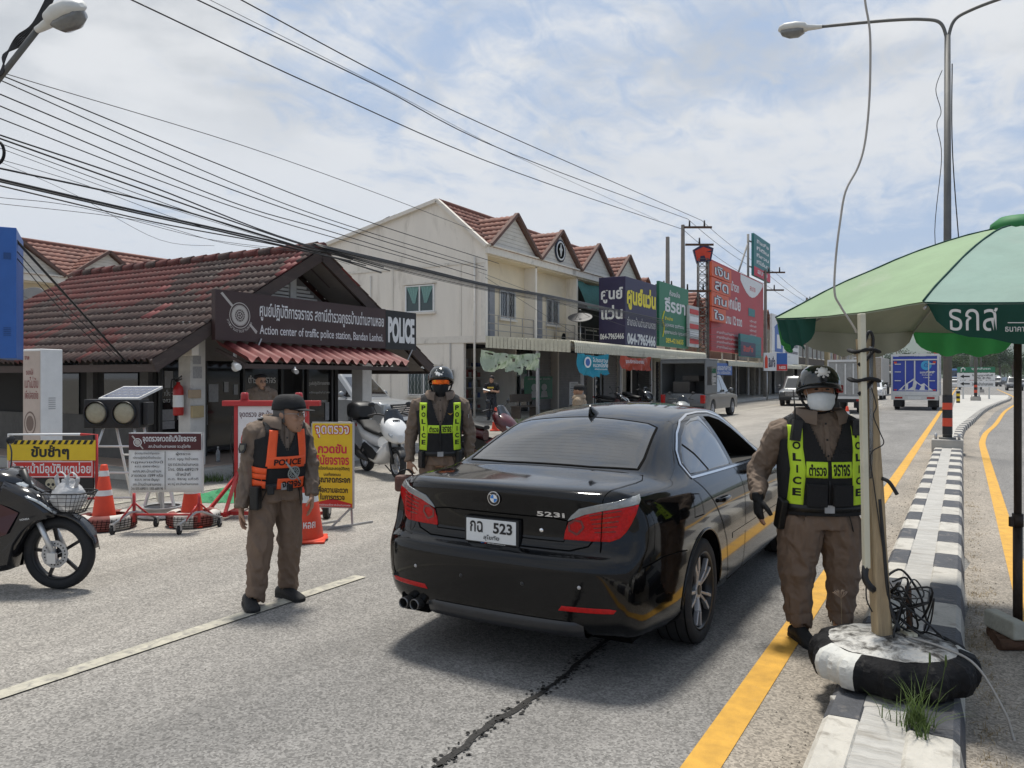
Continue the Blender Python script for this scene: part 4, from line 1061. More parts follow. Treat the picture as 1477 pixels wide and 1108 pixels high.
# antenna fin
FY_ = 1.56;zr_ = top(0,FY_-.1)[0].z;b = MB()
fin = [(0,0,.036),(.03,.012,.036),(.07,.03,.032),(.10,.048,.026),(.125,.060,.016),(.15,.066,.004)]
rows = []
for t,hh,w_ in [(0,.002,.004),(.03,.014,.022),(.07,.032,.026),(.11,.050,.022),(.14,.062,.014),(.165,.066,.008),(.175,.05,.006),(.17,.0,.004)]:
 rows.append([(-w_*1.6,FY_-t,zr_-.012),(-w_*.9,FY_-t,zr_+hh*.5),(0,FY_-t,zr_+hh),(w_*.9,FY_-t,zr_+hh*.5),(w_*1.6,FY_-t,zr_-.012)])
b.grid(rows,0,True);b.build('antenna_fin',m_paint,SED)
# handles, mirrors
for sg in (1,-1):
 for y_ in (1.42,2.36):
  h,n_ = side(y_+.1,.84,sg);b = MB()
  b.tube(catmull([(h.x-.01*sg,y_,.84),(h.x+.022*sg,y_+.03,.843),(h.x+.030*sg,y_+.10,.845),(h.x+.022*sg,y_+.19,.843),(h.x-.01*sg,y_+.22,.84)],4),[.010]*4+[.014]*9+[.010]*4,8,el=1.25);b.build('door_handle',m_paint,SED)
 b = MB();T = Matrix.Translation((sg*.95,2.98,1.06))
 rows = []
 for t,w_,h_ in ((0,.09,.060),(.02,.105,.075),(.08,.10,.072),(.12,.07,.05),(.135,.02,.015)):
  rows.append([T @ Vector((w_*(abs(cos(a))**.6)*(1 if cos(a) > 0 else -1),t,h_*(abs(sin(a))**.7)*(1 if sin(a) > 0 else -1))) for a in [k*pi/10 for k in range(20)]])
 b.grid(rows,0,True,closed=True);b.poly(rows[-1]);mo = b.build('wing_mirror',m_paint,SED)
 b = MB();b.poly([T @ Vector((.088*(abs(cos(a))**.6)*(1 if cos(a) > 0 else -1),-.003,.058*(abs(sin(a))**.7)*(1 if sin(a) > 0 else -1))) for a in [k*pi/10 for k in range(20)]]);b.build('mirror_glass',m_carglass,mo)
 b = MB();b.beam((sg*.80,3.03,.985),(sg*.93,3.03,1.02),.05,.04);b.build('mirror_arm',m_paint,mo)
# wheels
def car_wheel(parent,r,w,rim,style='double',mats=None):
 """wheel about its own centre, axle along x, outer face +x"""
 T = Matrix.Rotation(pi/2,4,'Y')
 hw = w/2
 b = MB();pr = [(rim-.012,-hw*.9),(rim+.01,-hw*.98),(r-.03,-hw),(r-.008,-hw*.86),(r,-hw*.6),(r,hw*.6),(r-.008,hw*.86),(r-.03,hw),(rim+.012,hw*.98),(rim-.006,hw*.90)]
 b.lathe(pr,48,0,T,close=False)
 for zz in (-.45,-.15,.15,.45): b.lathe([(r+.0006,w*(zz*.9)-.004),(r+.0006,w*(zz*.9)+.004)],48,1,T,close=False)
 ty = b.build('tyre',[m_rubber,m_gap],parent)
 b = MB();b.lathe([(rim-.004,hw*.93),(rim+.004,hw*.97),(rim-.012,hw*.90),(rim-.022,hw*.5),(rim-.03,-hw*.8)],48,0,T,close=False)
 b.lathe([(0,hw*.2),(rim-.02,hw*.1)],40,1,T,close=False)
 rb = b.build('rim',[m_rimblk,m_rimblk],parent)
 b = MB();n = 5
 for k in range(n):
  a = 2*pi*k/n+.3
  for da in ((-.20,.20) if style == 'double' else (0,)):
   pts = []
   a1 = a+da
   p0 = Vector((hw*.62,.045*cos(a+da*.6),.045*sin(a+da*.6)));p1 = Vector((hw*.78,(rim-.02)*cos(a1),(rim-.02)*sin(a1)))
   pm = p0.lerp(p1,.5)+Vector((hw*.06,0,0));b.beam(p0,pm,.030,.017 if style == 'double' else .05,0);b.beam(pm,p1,.030,.021 if style == 'double' else .045,0)
 b.cyl((hw*.5,0,0),(hw*.74,0,0),.058,n=20);b.build('spokes',m_alloy,rb,bev=.004)
 b = MB();b.cyl((hw*.74,0,0),(hw*.78,0,0),.03,n=18);b.build('hub_cap',m_black,rb)
 b = MB();b.cyl((-hw*.1,0,0),(hw*.12,0,0),rim*.72,n=32);b.build('brake_disc',m_steel,rb)
for y_ in (RAX,FAX):
 for sg in (1,-1):
  wo_ = bpy.data.objects.new('wheel',None);COL.objects.link(wo_);wo_.parent = SED;wo_.location = (sg*.79,y_,WR-.004);wo_.rotation_euler = (radians(20*y_),0,0 if sg > 0 else pi)
  if y_ == RAX and sg == 1: car_wheel(wo_,WR,.235,.238);proto_w = wo_
  else:
   for ch in proto_w.children:
    c = ch.copy();COL.objects.link(c);c.parent = wo_
    for g in ch.children: d = g.copy();COL.objects.link(d);d.parent = c
# arch lips
b = MB()
for y_ in (RAX,FAX):
 for sg in (1,-1):
  pts = []
  for k in range(33):
   a = -.10+(pi+.2)*k/32;yy = y_+.372*cos(a);zz = .335+.372*sin(a)
   if zz < .24: continue
   h,n_ = side(yy,zz,sg)
   if h is not None: pts.append(h+Vector((sg*.001,0,0)))
  b.tube(pts,.009,8)
b.build('wheel_arch',m_paint,SED)
# ================================================================ people
m_skin = mat('skin',(.40,.225,.145),.5,var=.10,vs=22,bump=.08,bs=160)
m_skin2 = mat('skin_tan',(.36,.20,.125),.5,var=.10,vs=22,bump=.08,bs=160)
m_shirt = mat('khaki_shirt',(.160,.118,.088),.85,var=.10,vs=5,bump=.25,bs=26,dirt=(.09,.07,.055),dirt_s=5,dirt_a=.4)
m_trou = mat('brown_trousers',(.172,.118,.083),.85,var=.10,vs=5,bump=.22,bs=22,dirt=(.09,.066,.048),dirt_s=5,dirt_a=.4)
m_vest = mat('black_mesh_vest',(.012,.012,.013),.9,var=.3,vs=60,bump=.5,bs=260)
m_hiv = mat('hi_vis_yellow',(.50,.72,.03),.55,var=.06,vs=14,bump=.2,bs=40,emit=0)
m_hio = mat('hi_vis_orange',(.85,.10,.02),.55,var=.08,vs=14,bump=.2,bs=40)
m_hivL = mat('vest_letter_black',(.006,.006,.006),.7,var=0)
m_leather = mat('black_leather',(.010,.010,.010),.4,var=.25,vs=14,bump=.2,bs=80)
m_shoe = mat('black_shoe',(.012,.012,.012),.7,var=.3,vs=20,bump=.3,bs=120)
m_hair = mat('dark_hair',(.012,.010,.009),.7,var=.4,vs=80)
m_grey_hair = mat('grey_hair',(.10,.095,.09),.8,var=.5,vs=120)
m_eye = mat('eye_dark',(.008,.006,.005),.1,var=0)
m_cloth_blk = mat('black_cloth',(.010,.010,.011),.9,var=.3,vs=30,bump=.3,bs=120)
m_lips = mat('lips',(.22,.09,.07),.5,var=.05)
def remesh(mb,vox,mats,name,smooth=3,disp=None):
 me = mb.mesh('tmp',mats)
 me = evalmesh(me,[('REMESH',dict(mode='VOXEL',voxel_size=vox,use_smooth_shade=True))]+([('SMOOTH',dict(factor=.5,iterations=smooth))] if smooth else []))
 me.materials.clear();me.materials.append(mats if not isinstance(mats,list) else mats[0])
 if disp:
  A,fr,an = disp;nr = [v.normal.copy() for v in me.vertices]
  for v,n_ in zip(me.vertices,nr):
   p = v.co;q = Vector((p.x*fr+.35*p.z*fr,p.y*fr,p.z*fr*an-.25*p.x*fr))
   q = q+Vector((.5*noise.noise(q*.7),0,.6*noise.noise(q*.5+Vector((4,2,1)))))
   w = 1-3.0*abs(noise.noise(q));w2 = 1-3.0*abs(noise.noise(q*2.1+Vector((7,3,5))))
   v.co = p+n_*A*(w+.45*w2-.3)
 me.polygons.foreach_set('use_smooth',[True]*len(me.polygons));me.name = name
 return me
def tube_el(b,pts,rx,ry,ax=Vector((1,0,0)),n=16):
 """closed tube of elliptical rings; rx along ax"""
 pts = [Vector(p) for p in pts];rows = [];k = len(pts)
 for i,p in enumerate(pts):
  d = (pts[min(i+1,k-1)]-pts[max(i-1,0)]).normalized();x = (ax-d*ax.dot(d)).normalized();y = d.cross(x)
  rows.append([p+x*rx[i]*cos(2*pi*j/n)+y*ry[i]*sin(2*pi*j/n) for j in range(n)])
 o = len(b.v);b.grid(rows,0,True,closed=True);b.poly(rows[0]);b.poly(rows[-1]);return b
class Torso:
 E = 2.5
 def __init__(s,zb,zs,hw,ww,cw,sw,hd,wd,bd,cd,lean=(0,0),tau=0.,c0=(0,0)):
  s.zb,s.zs = zb,zs;H = zs-zb
  s.tx = [(zb-.4*H,hw),(zb,ww),(zb+.55*H,cw),(zb+.85*H,sw*.97),(zs,sw*.82),(zs+.08*H,sw*.56),(zs+.14*H,.085),(zs+.22*H,.062)]
  s.ty = [(zb-.4*H,hd),(zb,wd),(zb+.4*H,bd),(zb+.7*H,cd),(zb+.9*H,cd*.86),(zs,cd*.70),(zs+.08*H,cd*.58),(zs+.14*H,.072),(zs+.22*H,.060)]
  s.lean = lean;s.R = Matrix.Rotation(tau,3,'Z');s.tau = tau;s.c0 = Vector((c0[0],c0[1],0));s.H = H
  s.ztop = zs+.22*H
 def c(s,z): t = (z-s.zb)/s.H;return s.c0+Vector((s.lean[0]*t,s.lean[1]*t,z))
 def P(s,z,th,inf=0.):
  rx = interp(s.tx,z)+inf;ry = interp(s.ty,z)+inf;e = 2/s.E
  x = rx*abs(cos(th))**e*(1 if cos(th) > 0 else -1);y = ry*abs(sin(th))**e*(1 if sin(th) > 0 else -1)
  return s.c(z)+s.R @ Vector((x,y,0))
 def F(s,x,z,inf=0.,sg=-1):
  """front (sg -1) or back (+1) surface point at torso x, height z"""
  rx = interp(s.tx,z)+inf;ry = interp(s.ty,z)+inf;q = min(1.,abs(x/rx))
  return s.c(z)+s.R @ Vector((x,sg*ry*(1-q**s.E)**(1/s.E),0))
 def solid(s,b,z0,z1,inf=0.,n=28,m=26):
  rows = [[s.P(lerp(z0,z1,i/m),2*pi*j/n,inf) for j in range(n)] for i in range(m+1)]
  b.grid(rows,0,True,closed=True);b.poly(rows[0]);b.poly(rows[-1])
def head_solid(b,c,R,sc=1.):
 T = lambda p: Vector(c)+R @ (Vector(p)*sc)
 rg = [(-.122,.020,.022,-.062),(-.112,.036,.042,-.046),(-.09,.051,.064,-.030),(-.06,.060,.080,-.016),(-.025,.067,.090,-.004),(.0,.070,.094,0),(.035,.0745,.098,.006),(.07,.069,.092,.010),(.095,.053,.070,.012),(.112,.028,.036,.012),(.117,.008,.01,.012)]
 rows = [[T((rx*cos(a),y+ry*sin(a)*(1.0 if sin(a) > 0 else .96),z)) for a in [2*pi*j/24 for j in range(24)]] for z,rx,ry,y in rg]
 b.grid(rows,0,True,closed=True);b.poly(rows[0]);b.poly(rows[-1])
 b.tube([T((0,-.088,.008)),T((0,-.100,-.018)),T((0,-.108,-.036))],[.008*sc,.0105*sc,.0145*sc],10)
 for s_ in (-1,1):
  b.sph(T((s_*.011,-.097,-.038)),.0085*sc,8,6)
  b.sph(T((s_*.026,-.084,.022)),(.022*sc,.012*sc,.007*sc),10,6,0,R)      # brow
  b.sph(T((s_*.036,-.066,-.028)),(.022*sc,.020*sc,.018*sc),10,6,0,R)       # cheek
  b.sph(T((s_*.074,.012,-.004)),(.010*sc,.020*sc,.033*sc),10,8,0,R)        # ear
 b.sph(T((0,-.086,-.066)),(.024*sc,.012*sc,.006*sc),10,6,0,R);b.sph(T((0,-.084,-.077)),(.020*sc,.012*sc,.007*sc),10,6,0,R)
 b.sph(T((0,-.070,-.104)),(.020*sc,.018*sc,.014*sc),10,6,0,R)
def hand_solid(b,w,d,nrm,side,sc=1.,curl=.5,infl=0.,fingers=1.):
 """palm, four fingers and a thumb: wrist w, direction d, palm faces nrm, thumb on `side` (+1/-1 of d x nrm)"""
 d = Vector(d).normalized();n_ = Vector(nrm);n_ = (n_-d*n_.dot(d)).normalized();s_ = d.cross(n_)*side;w = Vector(w)
 tube_el(b,[w-d*.03*sc,w+d*.015*sc,w+d*.05*sc,w+d*.085*sc,w+d*.098*sc],[(.026+infl)*sc,(.032+infl)*sc,(.041+infl)*sc,(.041+infl)*sc,(.034+infl)*sc],[(.020+infl)*sc,(.018+infl)*sc,(.017+infl)*sc,(.014+infl)*sc,(.011+infl)*sc],s_,14)
 for k,(o,L_) in enumerate(((.031,.066),(.0105,.076),(-.0105,.071),(-.030,.056))):
  L_ *= fingers
  p = w+d*(.090 if k != 3 else .082)*sc+s_*o*sc;pts = [p-d*.012*sc];a = curl*.35+.06*k
  for L2,da in ((.46*L_,curl*.55),(.30*L_,curl*.65),(.24*L_,curl*.4)):
   pts.append(pts[-1]+(d*cos(a)+n_*sin(a)+s_*(.05*(1.2-k)))*(L2+(.012 if len(pts) == 1 else 0))*sc);a += da
  r = [.0092,.0088,.0082,.0068];b.tube(pts,[(q+infl)*sc for q in r],8)
 p = w+d*.022*sc+s_*.026*sc
 b.tube([p,p+(d*.55+s_*.65+n_*.3)*.035*sc,p+(d*.75+s_*.62+n_*.45)*.058*sc,p+(d*.98+s_*.55+n_*.55)*.078*sc],[(.013+infl)*sc,(.0115+infl)*sc,(.010+infl)*sc,(.0075+infl)*sc],9)
def shoe(name,root,p,ang,L=.29,m=None,w=.052):
 """p = heel-to-toe centre on the ground, ang = heading of the toe in the view frame (0 = towards camera)"""
 b = MB();rows = []
 for t,wx,h in ((-.5,.020,.05),(-.47,.036,.075),(-.36,.042,.092),(-.2,.044,.105),(-.08,.045,.098),(.08,.048,.072),(.24,w,.056),(.38,w*.92,.046),(.47,w*.62,.034),(.5,w*.25,.02)):
  rows.append([(wx*(abs(cos(a))**.8)*(1 if cos(a) > 0 else -1),-t*L,max(.012,h*(.5+.5*sin(a)))) for a in [2*pi*k/16 for k in range(16)]])
 b.grid(rows,0,True,closed=True);b.poly(rows[0]);b.poly(rows[-1])
 o = [(-.5,.028),(-.44,.042),(-.2,.043),(.08,.048),(.28,.055),(.42,.046),(.5,.022)]
 pl = [(-q[1],-q[0]*L) for q in o]+[(q[1],-q[0]*L) for q in o[::-1]];b.prism(pl,.002,.026,'z')
 T = Matrix.Translation(p) @ Matrix.Rotation(ang,4,'Z');return b.xf(T).build(name,m or m_shoe,root,bev=.004)
def limb_pts(pts,n=5): return catmull(pts,n)
def rad(tab,n):
 return [interp(tab,i/(n-1)) for i in range(n)]
def fold(i,n,amp,k,t0,t1,ph=0):
 t = i/(n-1);return amp*(.5+.5*sin(k*t*2*pi+ph))*max(0,min(1,(t-t0)/.08))*max(0,min(1,(t1-t)/.08))
def sleeve(b,sh,el_,wr,r0=.066,r1=.054,r2=.046):
 pts = limb_pts([Vector(sh)+(Vector(sh)-Vector(el_)).normalized()*.02,sh,Vector(sh).lerp(Vector(el_),.5),el_,Vector(el_).lerp(Vector(wr),.5),wr],8);n = len(pts)
 rr = [interp([(0,r0*.8),(.12,r0),(.45,r1*1.04),(.6,r1),(.8,r1*.88),(.93,r2*.95),(1,r2)],i/(n-1))+fold(i,n,.007,9,.40,.72)+fold(i,n,.004,14,.74,.93,1) for i in range(n)]
 b.tube(pts,rr,16)
def trouser_leg(b,hip,kn,an,r=(.098,.078,.072,.070),ax=Vector((1,0,0)),stack=.010):
 pts = limb_pts([Vector(hip)+Vector((0,0,.05)),hip,Vector(hip).lerp(Vector(kn),.5),kn,Vector(kn).lerp(Vector(an),.55),an],9);n = len(pts)
 rr = [interp([(0,r[0]*.95),(.2,r[0]),(.6,r[1]),(.8,r[2]*.97),(.95,r[3]*.92),(1,r[3]*1.02)],i/(n-1))+fold(i,n,.006,7,.45,.68)+fold(i,n,stack*.8,12,.82,.97) for i in range(n)]
 pts = [p+Vector((.006*sin(i*1.9),.008*sin(i*1.3+1),0))*max(0,(i/n-.7)*3) for i,p in enumerate(pts)]
 tube_el(b,pts,rr,[q*1.12 for q in rr],ax,18)
def ribbon(T,path,w,inf,m=2,sg=-1,horiz=False):
 """strip on the torso surface; path of (x, z) in torso coordinates"""
 pp = dense(path,14,False);L_,R_,M_ = [],[],[]
 k = len(pp);b = MB();rows = []
 for i,(x,z) in enumerate(pp):
  q0 = pp[max(i-1,0)];q1 = pp[min(i+1,k-1)];dx,dz = q1[0]-q0[0],q1[1]-q0[1];l = sqrt(dx*dx+dz*dz) or 1
  nx,nz = -dz/l*w/2,dx/l*w/2
  rows.append([T.F(x+nx*s_,z+nz*s_,inf,sg)+Vector((0,0,0)) for s_ in (-1,-.5,0,.5,1)])
 b.grid(rows,0,True);return b
def vest_shell(T,z0,zs,inf,v_low,strap=.165,neck=.085,arm_z=None,gap=0.):
 """sleeveless vest: torso surface from z0 up, open V at the front, arm holes at the sides"""
 b = MB();n,m = 220,150;zt = zs+.10*T.H;arm_z = arm_z or zs-.24*T.H*1.0
 pts = [[T.P(lerp(z0,zt,i/m),2*pi*j/n,inf+.004*noise.noise(Vector((j*.14,i*.06,z0)))) for j in range(n)] for i in range(m+1)]
 o = len(b.v);b.v += [tuple(p) for r in pts for p in r]
 for i in range(m):
  z = lerp(z0,zt,(i+.5)/m)
  for j in range(n):
   th = 2*pi*(j+.5)/n;rx = interp(T.tx,z)+inf;x = rx*abs(cos(th))**(2/T.E)*(1 if cos(th) > 0 else -1)
   front = sin(th) < 0
   if front and z > v_low and abs(x) < neck*min(1,(z-v_low)/(zs-v_low))**.8: continue
   if not front and z > zs-.02 and abs(x) < neck*.9: continue
   if z > arm_z and abs(x) > max(strap,(rx-.0)*(1-(z-arm_z)/(.10))): continue
   j2 = (j+1) % n;b.f.append([o+i*n+j,o+i*n+j2,o+(i+1)*n+j2,o+(i+1)*n+j]);b.m.append(0);b.s.append(True)
 return b
def collar(T,root,m,h=.05,op=.05):
 b = MB();rows = []
 zs = T.zs+.10*T.H
 for k,(dz,inf) in enumerate(((-.012,.012),(.03,.006),(.036,.012),(-.002,.034),(-.03,.040))):
  row = []
  for j in range(33):
   th = -pi/2+.30+(2*pi-.60)*j/32;f = max(0,1-abs(j-16)/16);e = abs(j-16)/16
   p = T.P(zs,th,inf+.012);zz = zs+dz*(1 if k < 3 else (1+.7*e**3));row.append(Vector((p.x,p.y,zz))+T.R @ Vector((0,-.035*e**3*(1 if k > 1 else .5),-.018*e**3)))
  rows.append(row)
 b.grid(rows,0,True);return b.build('collar',m,root)
def solidify(o,t,off=0.):
 md = o.modifiers.new('solid','SOLIDIFY');md.thickness = t;md.offset = off;return o
def figure(label,loc,T,J,head,hyaw,skin,shirt=m_shirt,trousers=m_trou,short=False,vox=.007,leg_r=(.098,.078,.072,.070),arm_r=(.066,.054,.046),scale_hand=1.,hand_r=None,hand_l=None,pitch=0.,shoes=True,roll=0.,cat='person',group=None,hs=1.09):
 """J: joints rs re rw, ls le lw, rh rk ra, lh lk la in the view frame (x image-right, y away, z up)"""
 R_ = thing('person',label,cat,loc,PSI,group);J = {k: Vector(v) for k,v in J.items()}
 HR = Matrix.Rotation(hyaw,3,'Z') @ Matrix.Rotation(pitch,3,'X') @ Matrix.Rotation(roll,3,'Y')
 b = MB();head_solid(b,head,HR,hs)
 nb = T.c(T.zs+.05);b.tube([nb,nb.lerp(Vector(head)+HR @ Vector((0,.02,-.07)),.55),Vector(head)+HR @ Vector((0,.018,-.05))],[.068,.062,.060],16)
 T.solid(b,T.zb-.3*T.H,T.zs+.2*T.H,-.022)
 for s_,hp in (('r',hand_r),('l',hand_l)):
  a,e,w = J[s_+'s'],J[s_+'e'],J[s_+'w'];b.tube(limb_pts([a,a.lerp(e,.5),e,e.lerp(w,.5),w],4),rad([(0,.05),(.45,.042),(.55,.040),(.7,.038),(1,.026)],17),12)
  hp = hp or {};d = hp.get('d',(w-e).normalized());hand_solid(b,w,d,hp.get('n',(1 if s_ == 'r' else -1,0,0)),hp.get('s',1 if s_ == 'r' else -1),scale_hand,hp.get('curl',.55))
  h,k,f = J[s_+'h'],J[s_+'k'],J[s_+'a'];b.tube(limb_pts([h+Vector((0,0,.04)),h,k,f,f-Vector((0,0,.03))],4),rad([(0,.075),(.3,.07),(.5,.052),(.75,.045),(1,.035)],17),12)
 body_ = link('body',remesh(b,vox,skin,'body',2),R_)
 b = MB();T.solid(b,T.zb-.05*T.H,T.zs+.11*T.H,.008)
 for s_ in 'rl':
  a,e,w = J[s_+'s'],J[s_+'e'],J[s_+'w'];b.sph(a+Vector((0,0,-.004)),arm_r[0]*1.02,14,10)
  if short: q = a.lerp(e,.75);b.tube([a,a.lerp(q,.5),q],[arm_r[0],arm_r[0]*.98,arm_r[1]*1.15],16)
  else: sleeve(b,a,e,w,*arm_r)
  b.tube([T.c(T.zs-.02),a],[.09,arm_r[0]],14)
 link('shirt',remesh(b,vox,shirt,'shirt',1,(.0085,15,.55)),R_)
 b = MB();zc = min(J['rh'].z,J['lh'].z);T.solid(b,zc-.03,T.zb+.03*T.H,.014)
 for s_ in 'rl': trouser_leg(b,J[s_+'h'],J[s_+'k'],J[s_+'a'],leg_r)
 link('trousers',remesh(b,vox,trousers,'trousers',1,(.0085,13,.5)),R_)
 # eyes and brows
 HT = lambda p: Vector(head)+HR @ (Vector(p)*hs)
 for s_ in (-1,1):
  b = MB();b.sph(HT((s_*.031,-.0865,.002)),(.013,.007,.0055),10,6,0,HR);b.build('eye',m_eye,R_)
  b = MB();b.sph(HT((s_*.032,-.092,.021)),(.018,.005,.0035),10,6,0,HR);b.build('eyebrow',m_hair,R_)
 b = MB();b.sph(HT((0,-.0945,-.072)),(.021,.005,.006),10,6,0,HR);b.build('lips',m_lips,R_)
 return R_,HT,HR
def belt(T,R_,z,m=m_leather,h=.045,inf=.034):
 b = MB();b.grid([[T.P(z+q*h/2,2*pi*j/48,inf) for j in range(48)] for q in (-1,1)],0,True,closed=True);o = b.build('belt',m,R_);solidify(o,.008)
 b = MB();p = T.F(0,z,inf+.006);b.box(-.03,.03,-.004,.004,-.024,.024);b.xf(Matrix.Translation(p) @ Matrix.Rotation(T.tau,4,'Z')).build('buckle',m_steel,o);return o
def gear(T,R_,name,x,z,w,h,dpt,m,inf=.03,sg=-1,tilt=0.):
 b = MB();b.box(-w/2,w/2,-dpt,0,-h/2,h/2);p = T.F(x,z,inf,sg)
 q0 = T.R.inverted() @ (T.F(x-.01,z,inf,sg)-p);q1 = T.R.inverted() @ (T.F(x+.01,z,inf,sg)-p);ang = atan2(q1.y-q0.y,q1.x-q0.x)
 return b.xf(Matrix.Translation(p) @ Matrix.Rotation(T.tau+ang+(0 if sg < 0 else 0),4,'Z') @ Matrix.Rotation(tilt,4,'Y')).build(name,m,R_,bev=min(w,dpt)*.2)
def crest(b,HT,c,r,mi=0,up=Vector((0,0,1))): pass
def hivis(T,R_,x0,zlo,zhi,zmid,letters=True,w=.062,m=m_hiv,words=('ตำรวจ','จราจร'),inf=.036,bh=.062):
 """two vertical reflective strips lettered POLICE and a lettered band across the chest"""
 pr = lambda dz=0: (lambda a,c: T.F(a,c,inf+.004))
 for s_ in (-1,1):
  path = [(s_*(x0+.012),zlo),(s_*(x0+.006),lerp(zlo,zmid,.5)),(s_*x0,zmid),(s_*(x0+.012),lerp(zmid,zhi,.5)),(s_*(x0+.008),zhi)]
  o = ribbon(T,path,w,inf).build('reflective_strip',m,R_);solidify(o,.003)
  if letters:
   b = MB();zz = zhi-.035;st = (zhi-zlo-.06)/6
   for i,ch in enumerate('POLICE'):
    z = zhi-.04-st*(i+.15);xx = s_*(x0+.008);b.text(ch,xx,z,.034*w/.062 if ch != 'I' else .009,.047,0,0,.035,proj=pr())
   b.build('lettering',m_hivL,o,norm=False)
  o = ribbon(T,[(s_*.012,zmid),(s_*(x0-w/2-.002),zmid+.002)],bh,inf).build('reflective_band',m,R_);solidify(o,.003)
  b = MB();wd = words[0 if s_ < 0 else 1];b.text(wd,s_*(x0-w/2)*.52,zmid,(x0-w/2)*.74,bh*.74,0,0,.03,proj=pr());b.build('lettering',m_hivL,o,norm=False)
def shield_badge(b,p,R,r,mi):
 pass
def helmet(R_,HT,HR,peak=True,rz_=.116):
 """open-face shell, black, with peak, rim, silver crest and goggle boss"""
 b = MB();rows = []
 for i in range(13):
  t = i/12;k = cos(t*pi/2)**.62 if t < 1 else .02
  rows.append([HT((.112*k*cos(a),.012+.132*k*sin(a),lerp(-.012-.040*sin(a)*(1 if sin(a) > 0 else 1.05),.130,sin(t*pi/2)))) for a in [2*pi*j/36 for j in range(36)]])
 b.grid(rows,0,True,closed=True);b.poly(rows[-1]);o = b.build('helmet',mat('helmet_black',(.008,.011,.010),.12,var=.15,coat=.8),R_);solidify(o,.012,1)
 if peak:
  b = MB();ra,rb = [],[]
  for j in range(25):
   a = -pi+.12+(pi-.24)*j/24;ra.append(HT((.116*cos(a),.012+.136*sin(a),-.008-.042*sin(a))));rb.append(HT((.124*cos(a),.012+.188*sin(a),-.014-.030*sin(a))))
  b.grid([ra,rb],0,True);q = b.build('peak',m_leather,o);solidify(q,.007)
 b = MB();b.tube([HT((.114*cos(a),.012+.134*sin(a),-.010-.041*sin(a))) for a in [2*pi*j/36 for j in range(37)]],.006,6);b.build('rim_band',m_rubber,o)
 for s_ in (-1,1):
  b = MB();b.tube(catmull([HT((s_*.105,.01,-.02)),HT((s_*.085,-.01,-.08)),HT((s_*.04,-.05,-.128)),HT((0,-.06,-.135))],5),.008,6);b.build('chin_strap',m_cloth_blk,o)
 return o
def beret_mask():
 pass
def trim_uniform(T,R_,J,zlo=None):
 """shoulder boards, button placket and trouser fly seam"""
 for s_ in 'rl':
  a = Vector(J[s_+'s']);c = T.c(T.zs+.06*T.H);p0 = a.lerp(c,.18)+Vector((0,0,.075));p1 = a.lerp(c,.72)+Vector((0,0,.062))
  b = MB();b.beam(p0,p1,.045,.012);o = b.build('shoulder_board',m_leather,R_,bev=.004)
  b = MB()
  for t in (.25,.5): b.sph(p0.lerp(p1,t)+Vector((0,0,.008)),.008,8,5)
  b.build('rank_star',m_steel,o)
 zt = T.zs+.02;b = MB();L_ = [T.F(-.013,lerp(zlo or T.zb+.05,zt,i/14),.017) for i in range(15)];M_ = [T.F(.013,lerp(zlo or T.zb+.05,zt,i/14),.017) for i in range(15)];b.grid([L_,M_],0,True)
 for i in range(5): b.sph(T.F(0,lerp(zlo or T.zb+.1,zt-.03,i/4),.018),(.007,.004,.007),8,5,1)
 b.build('placket',[m_shirt,m_leather],R_,norm=False)
 for s_ in (-1,1):
  b = MB();q = [T.F(s_*lerp(.115,.160,t),T.zb-.02-.15*t,.022) for t in (0,.3,.6,1)];b.tube(q,.0035,5);b.build('pocket_seam',m_leather,R_)
# ---------------------------------------------------------------- officer in the cap, orange vest
P0 = PD(392,545,5.75);P0.z = 0
tau = radians(38)
T = Torso(.885,1.305,.160,.162,.176,.198,.125,.128,.150,.128,lean=(.03,-.0),tau=tau,c0=(.035,0))
cx_ = .055
J = dict(rs=(-.098,-.122,1.262),re=(-.140,-.11,.975),rw=(-.160,-.18,.725),ls=(.195,.108,1.252),le=(.255,.11,1.00),lw=(.285,.03,.785),
   rh=(-.035,-.05,.79),rk=(-.055,-.10,.43),ra=(-.085,-.10,.075),lh=(.10,.07,.79),lk=(.10,.10,.43),la=(.075,.16,.075))
R1,HT,HR = figure('officer in black cap and orange lettered vest looking right, arms hanging',P0,T,J,(.135,-.03,1.385),radians(76),m_skin2,leg_r=(.100,.082,.076,.072),hand_r=dict(d=(.02,-.12,-1),n=(1,.1,0),s=1),hand_l=dict(d=(.1,-.35,-1),n=(-1,-.3,0),s=-1),arm_r=(.066,.058,.048))
collar(T,R1,m_shirt);trim_uniform(T,R1,J)
v = vest_shell(T,.865,1.305,.026,1.12,.150,.085).build('vest',m_vest,R1);solidify(v,.010)
for s_ in (-1,1):
 o = ribbon(T,[(s_*.118,1.02),(s_*.112,1.14),(s_*.10,1.275)],.060,.036).build('reflective_strip',m_hio,R1);solidify(o,.003)
o = ribbon(T,[(-.135,1.048),(0,1.046),(.135,1.048)],.082,.037).build('reflective_band',m_hio,R1);solidify(o,.003)
b = MB();b.text('POLICE',.0,1.048,.20,.044,0,0,.03,proj=lambda a,c: T.F(a,c,.043));b.build('lettering',m_hivL,o,norm=False)
o = ribbon(T,[(-.06,.892),(.04,.890),(.152,.894)],.075,.037).build('reflective_band',m_hio,R1);solidify(o,.003)
b = MB();b.text('จราจร',.05,.885,.15,.044,0,0,.03,proj=lambda a,c: T.F(a,c,.043));b.build('lettering',m_hivL,o,norm=False)
def side_ribbon(T,z0,z1,t0,t1,w,inf,n=14):
 b = MB();rows = []
 for i in range(n+1):
  t = i/n;th = lerp(t0,t1,t);z = lerp(z0,z1,t);rows.append([T.P(z+q*w/2,th,inf) for q in (-1,0,1)])
 b.grid(rows,0,True);return b
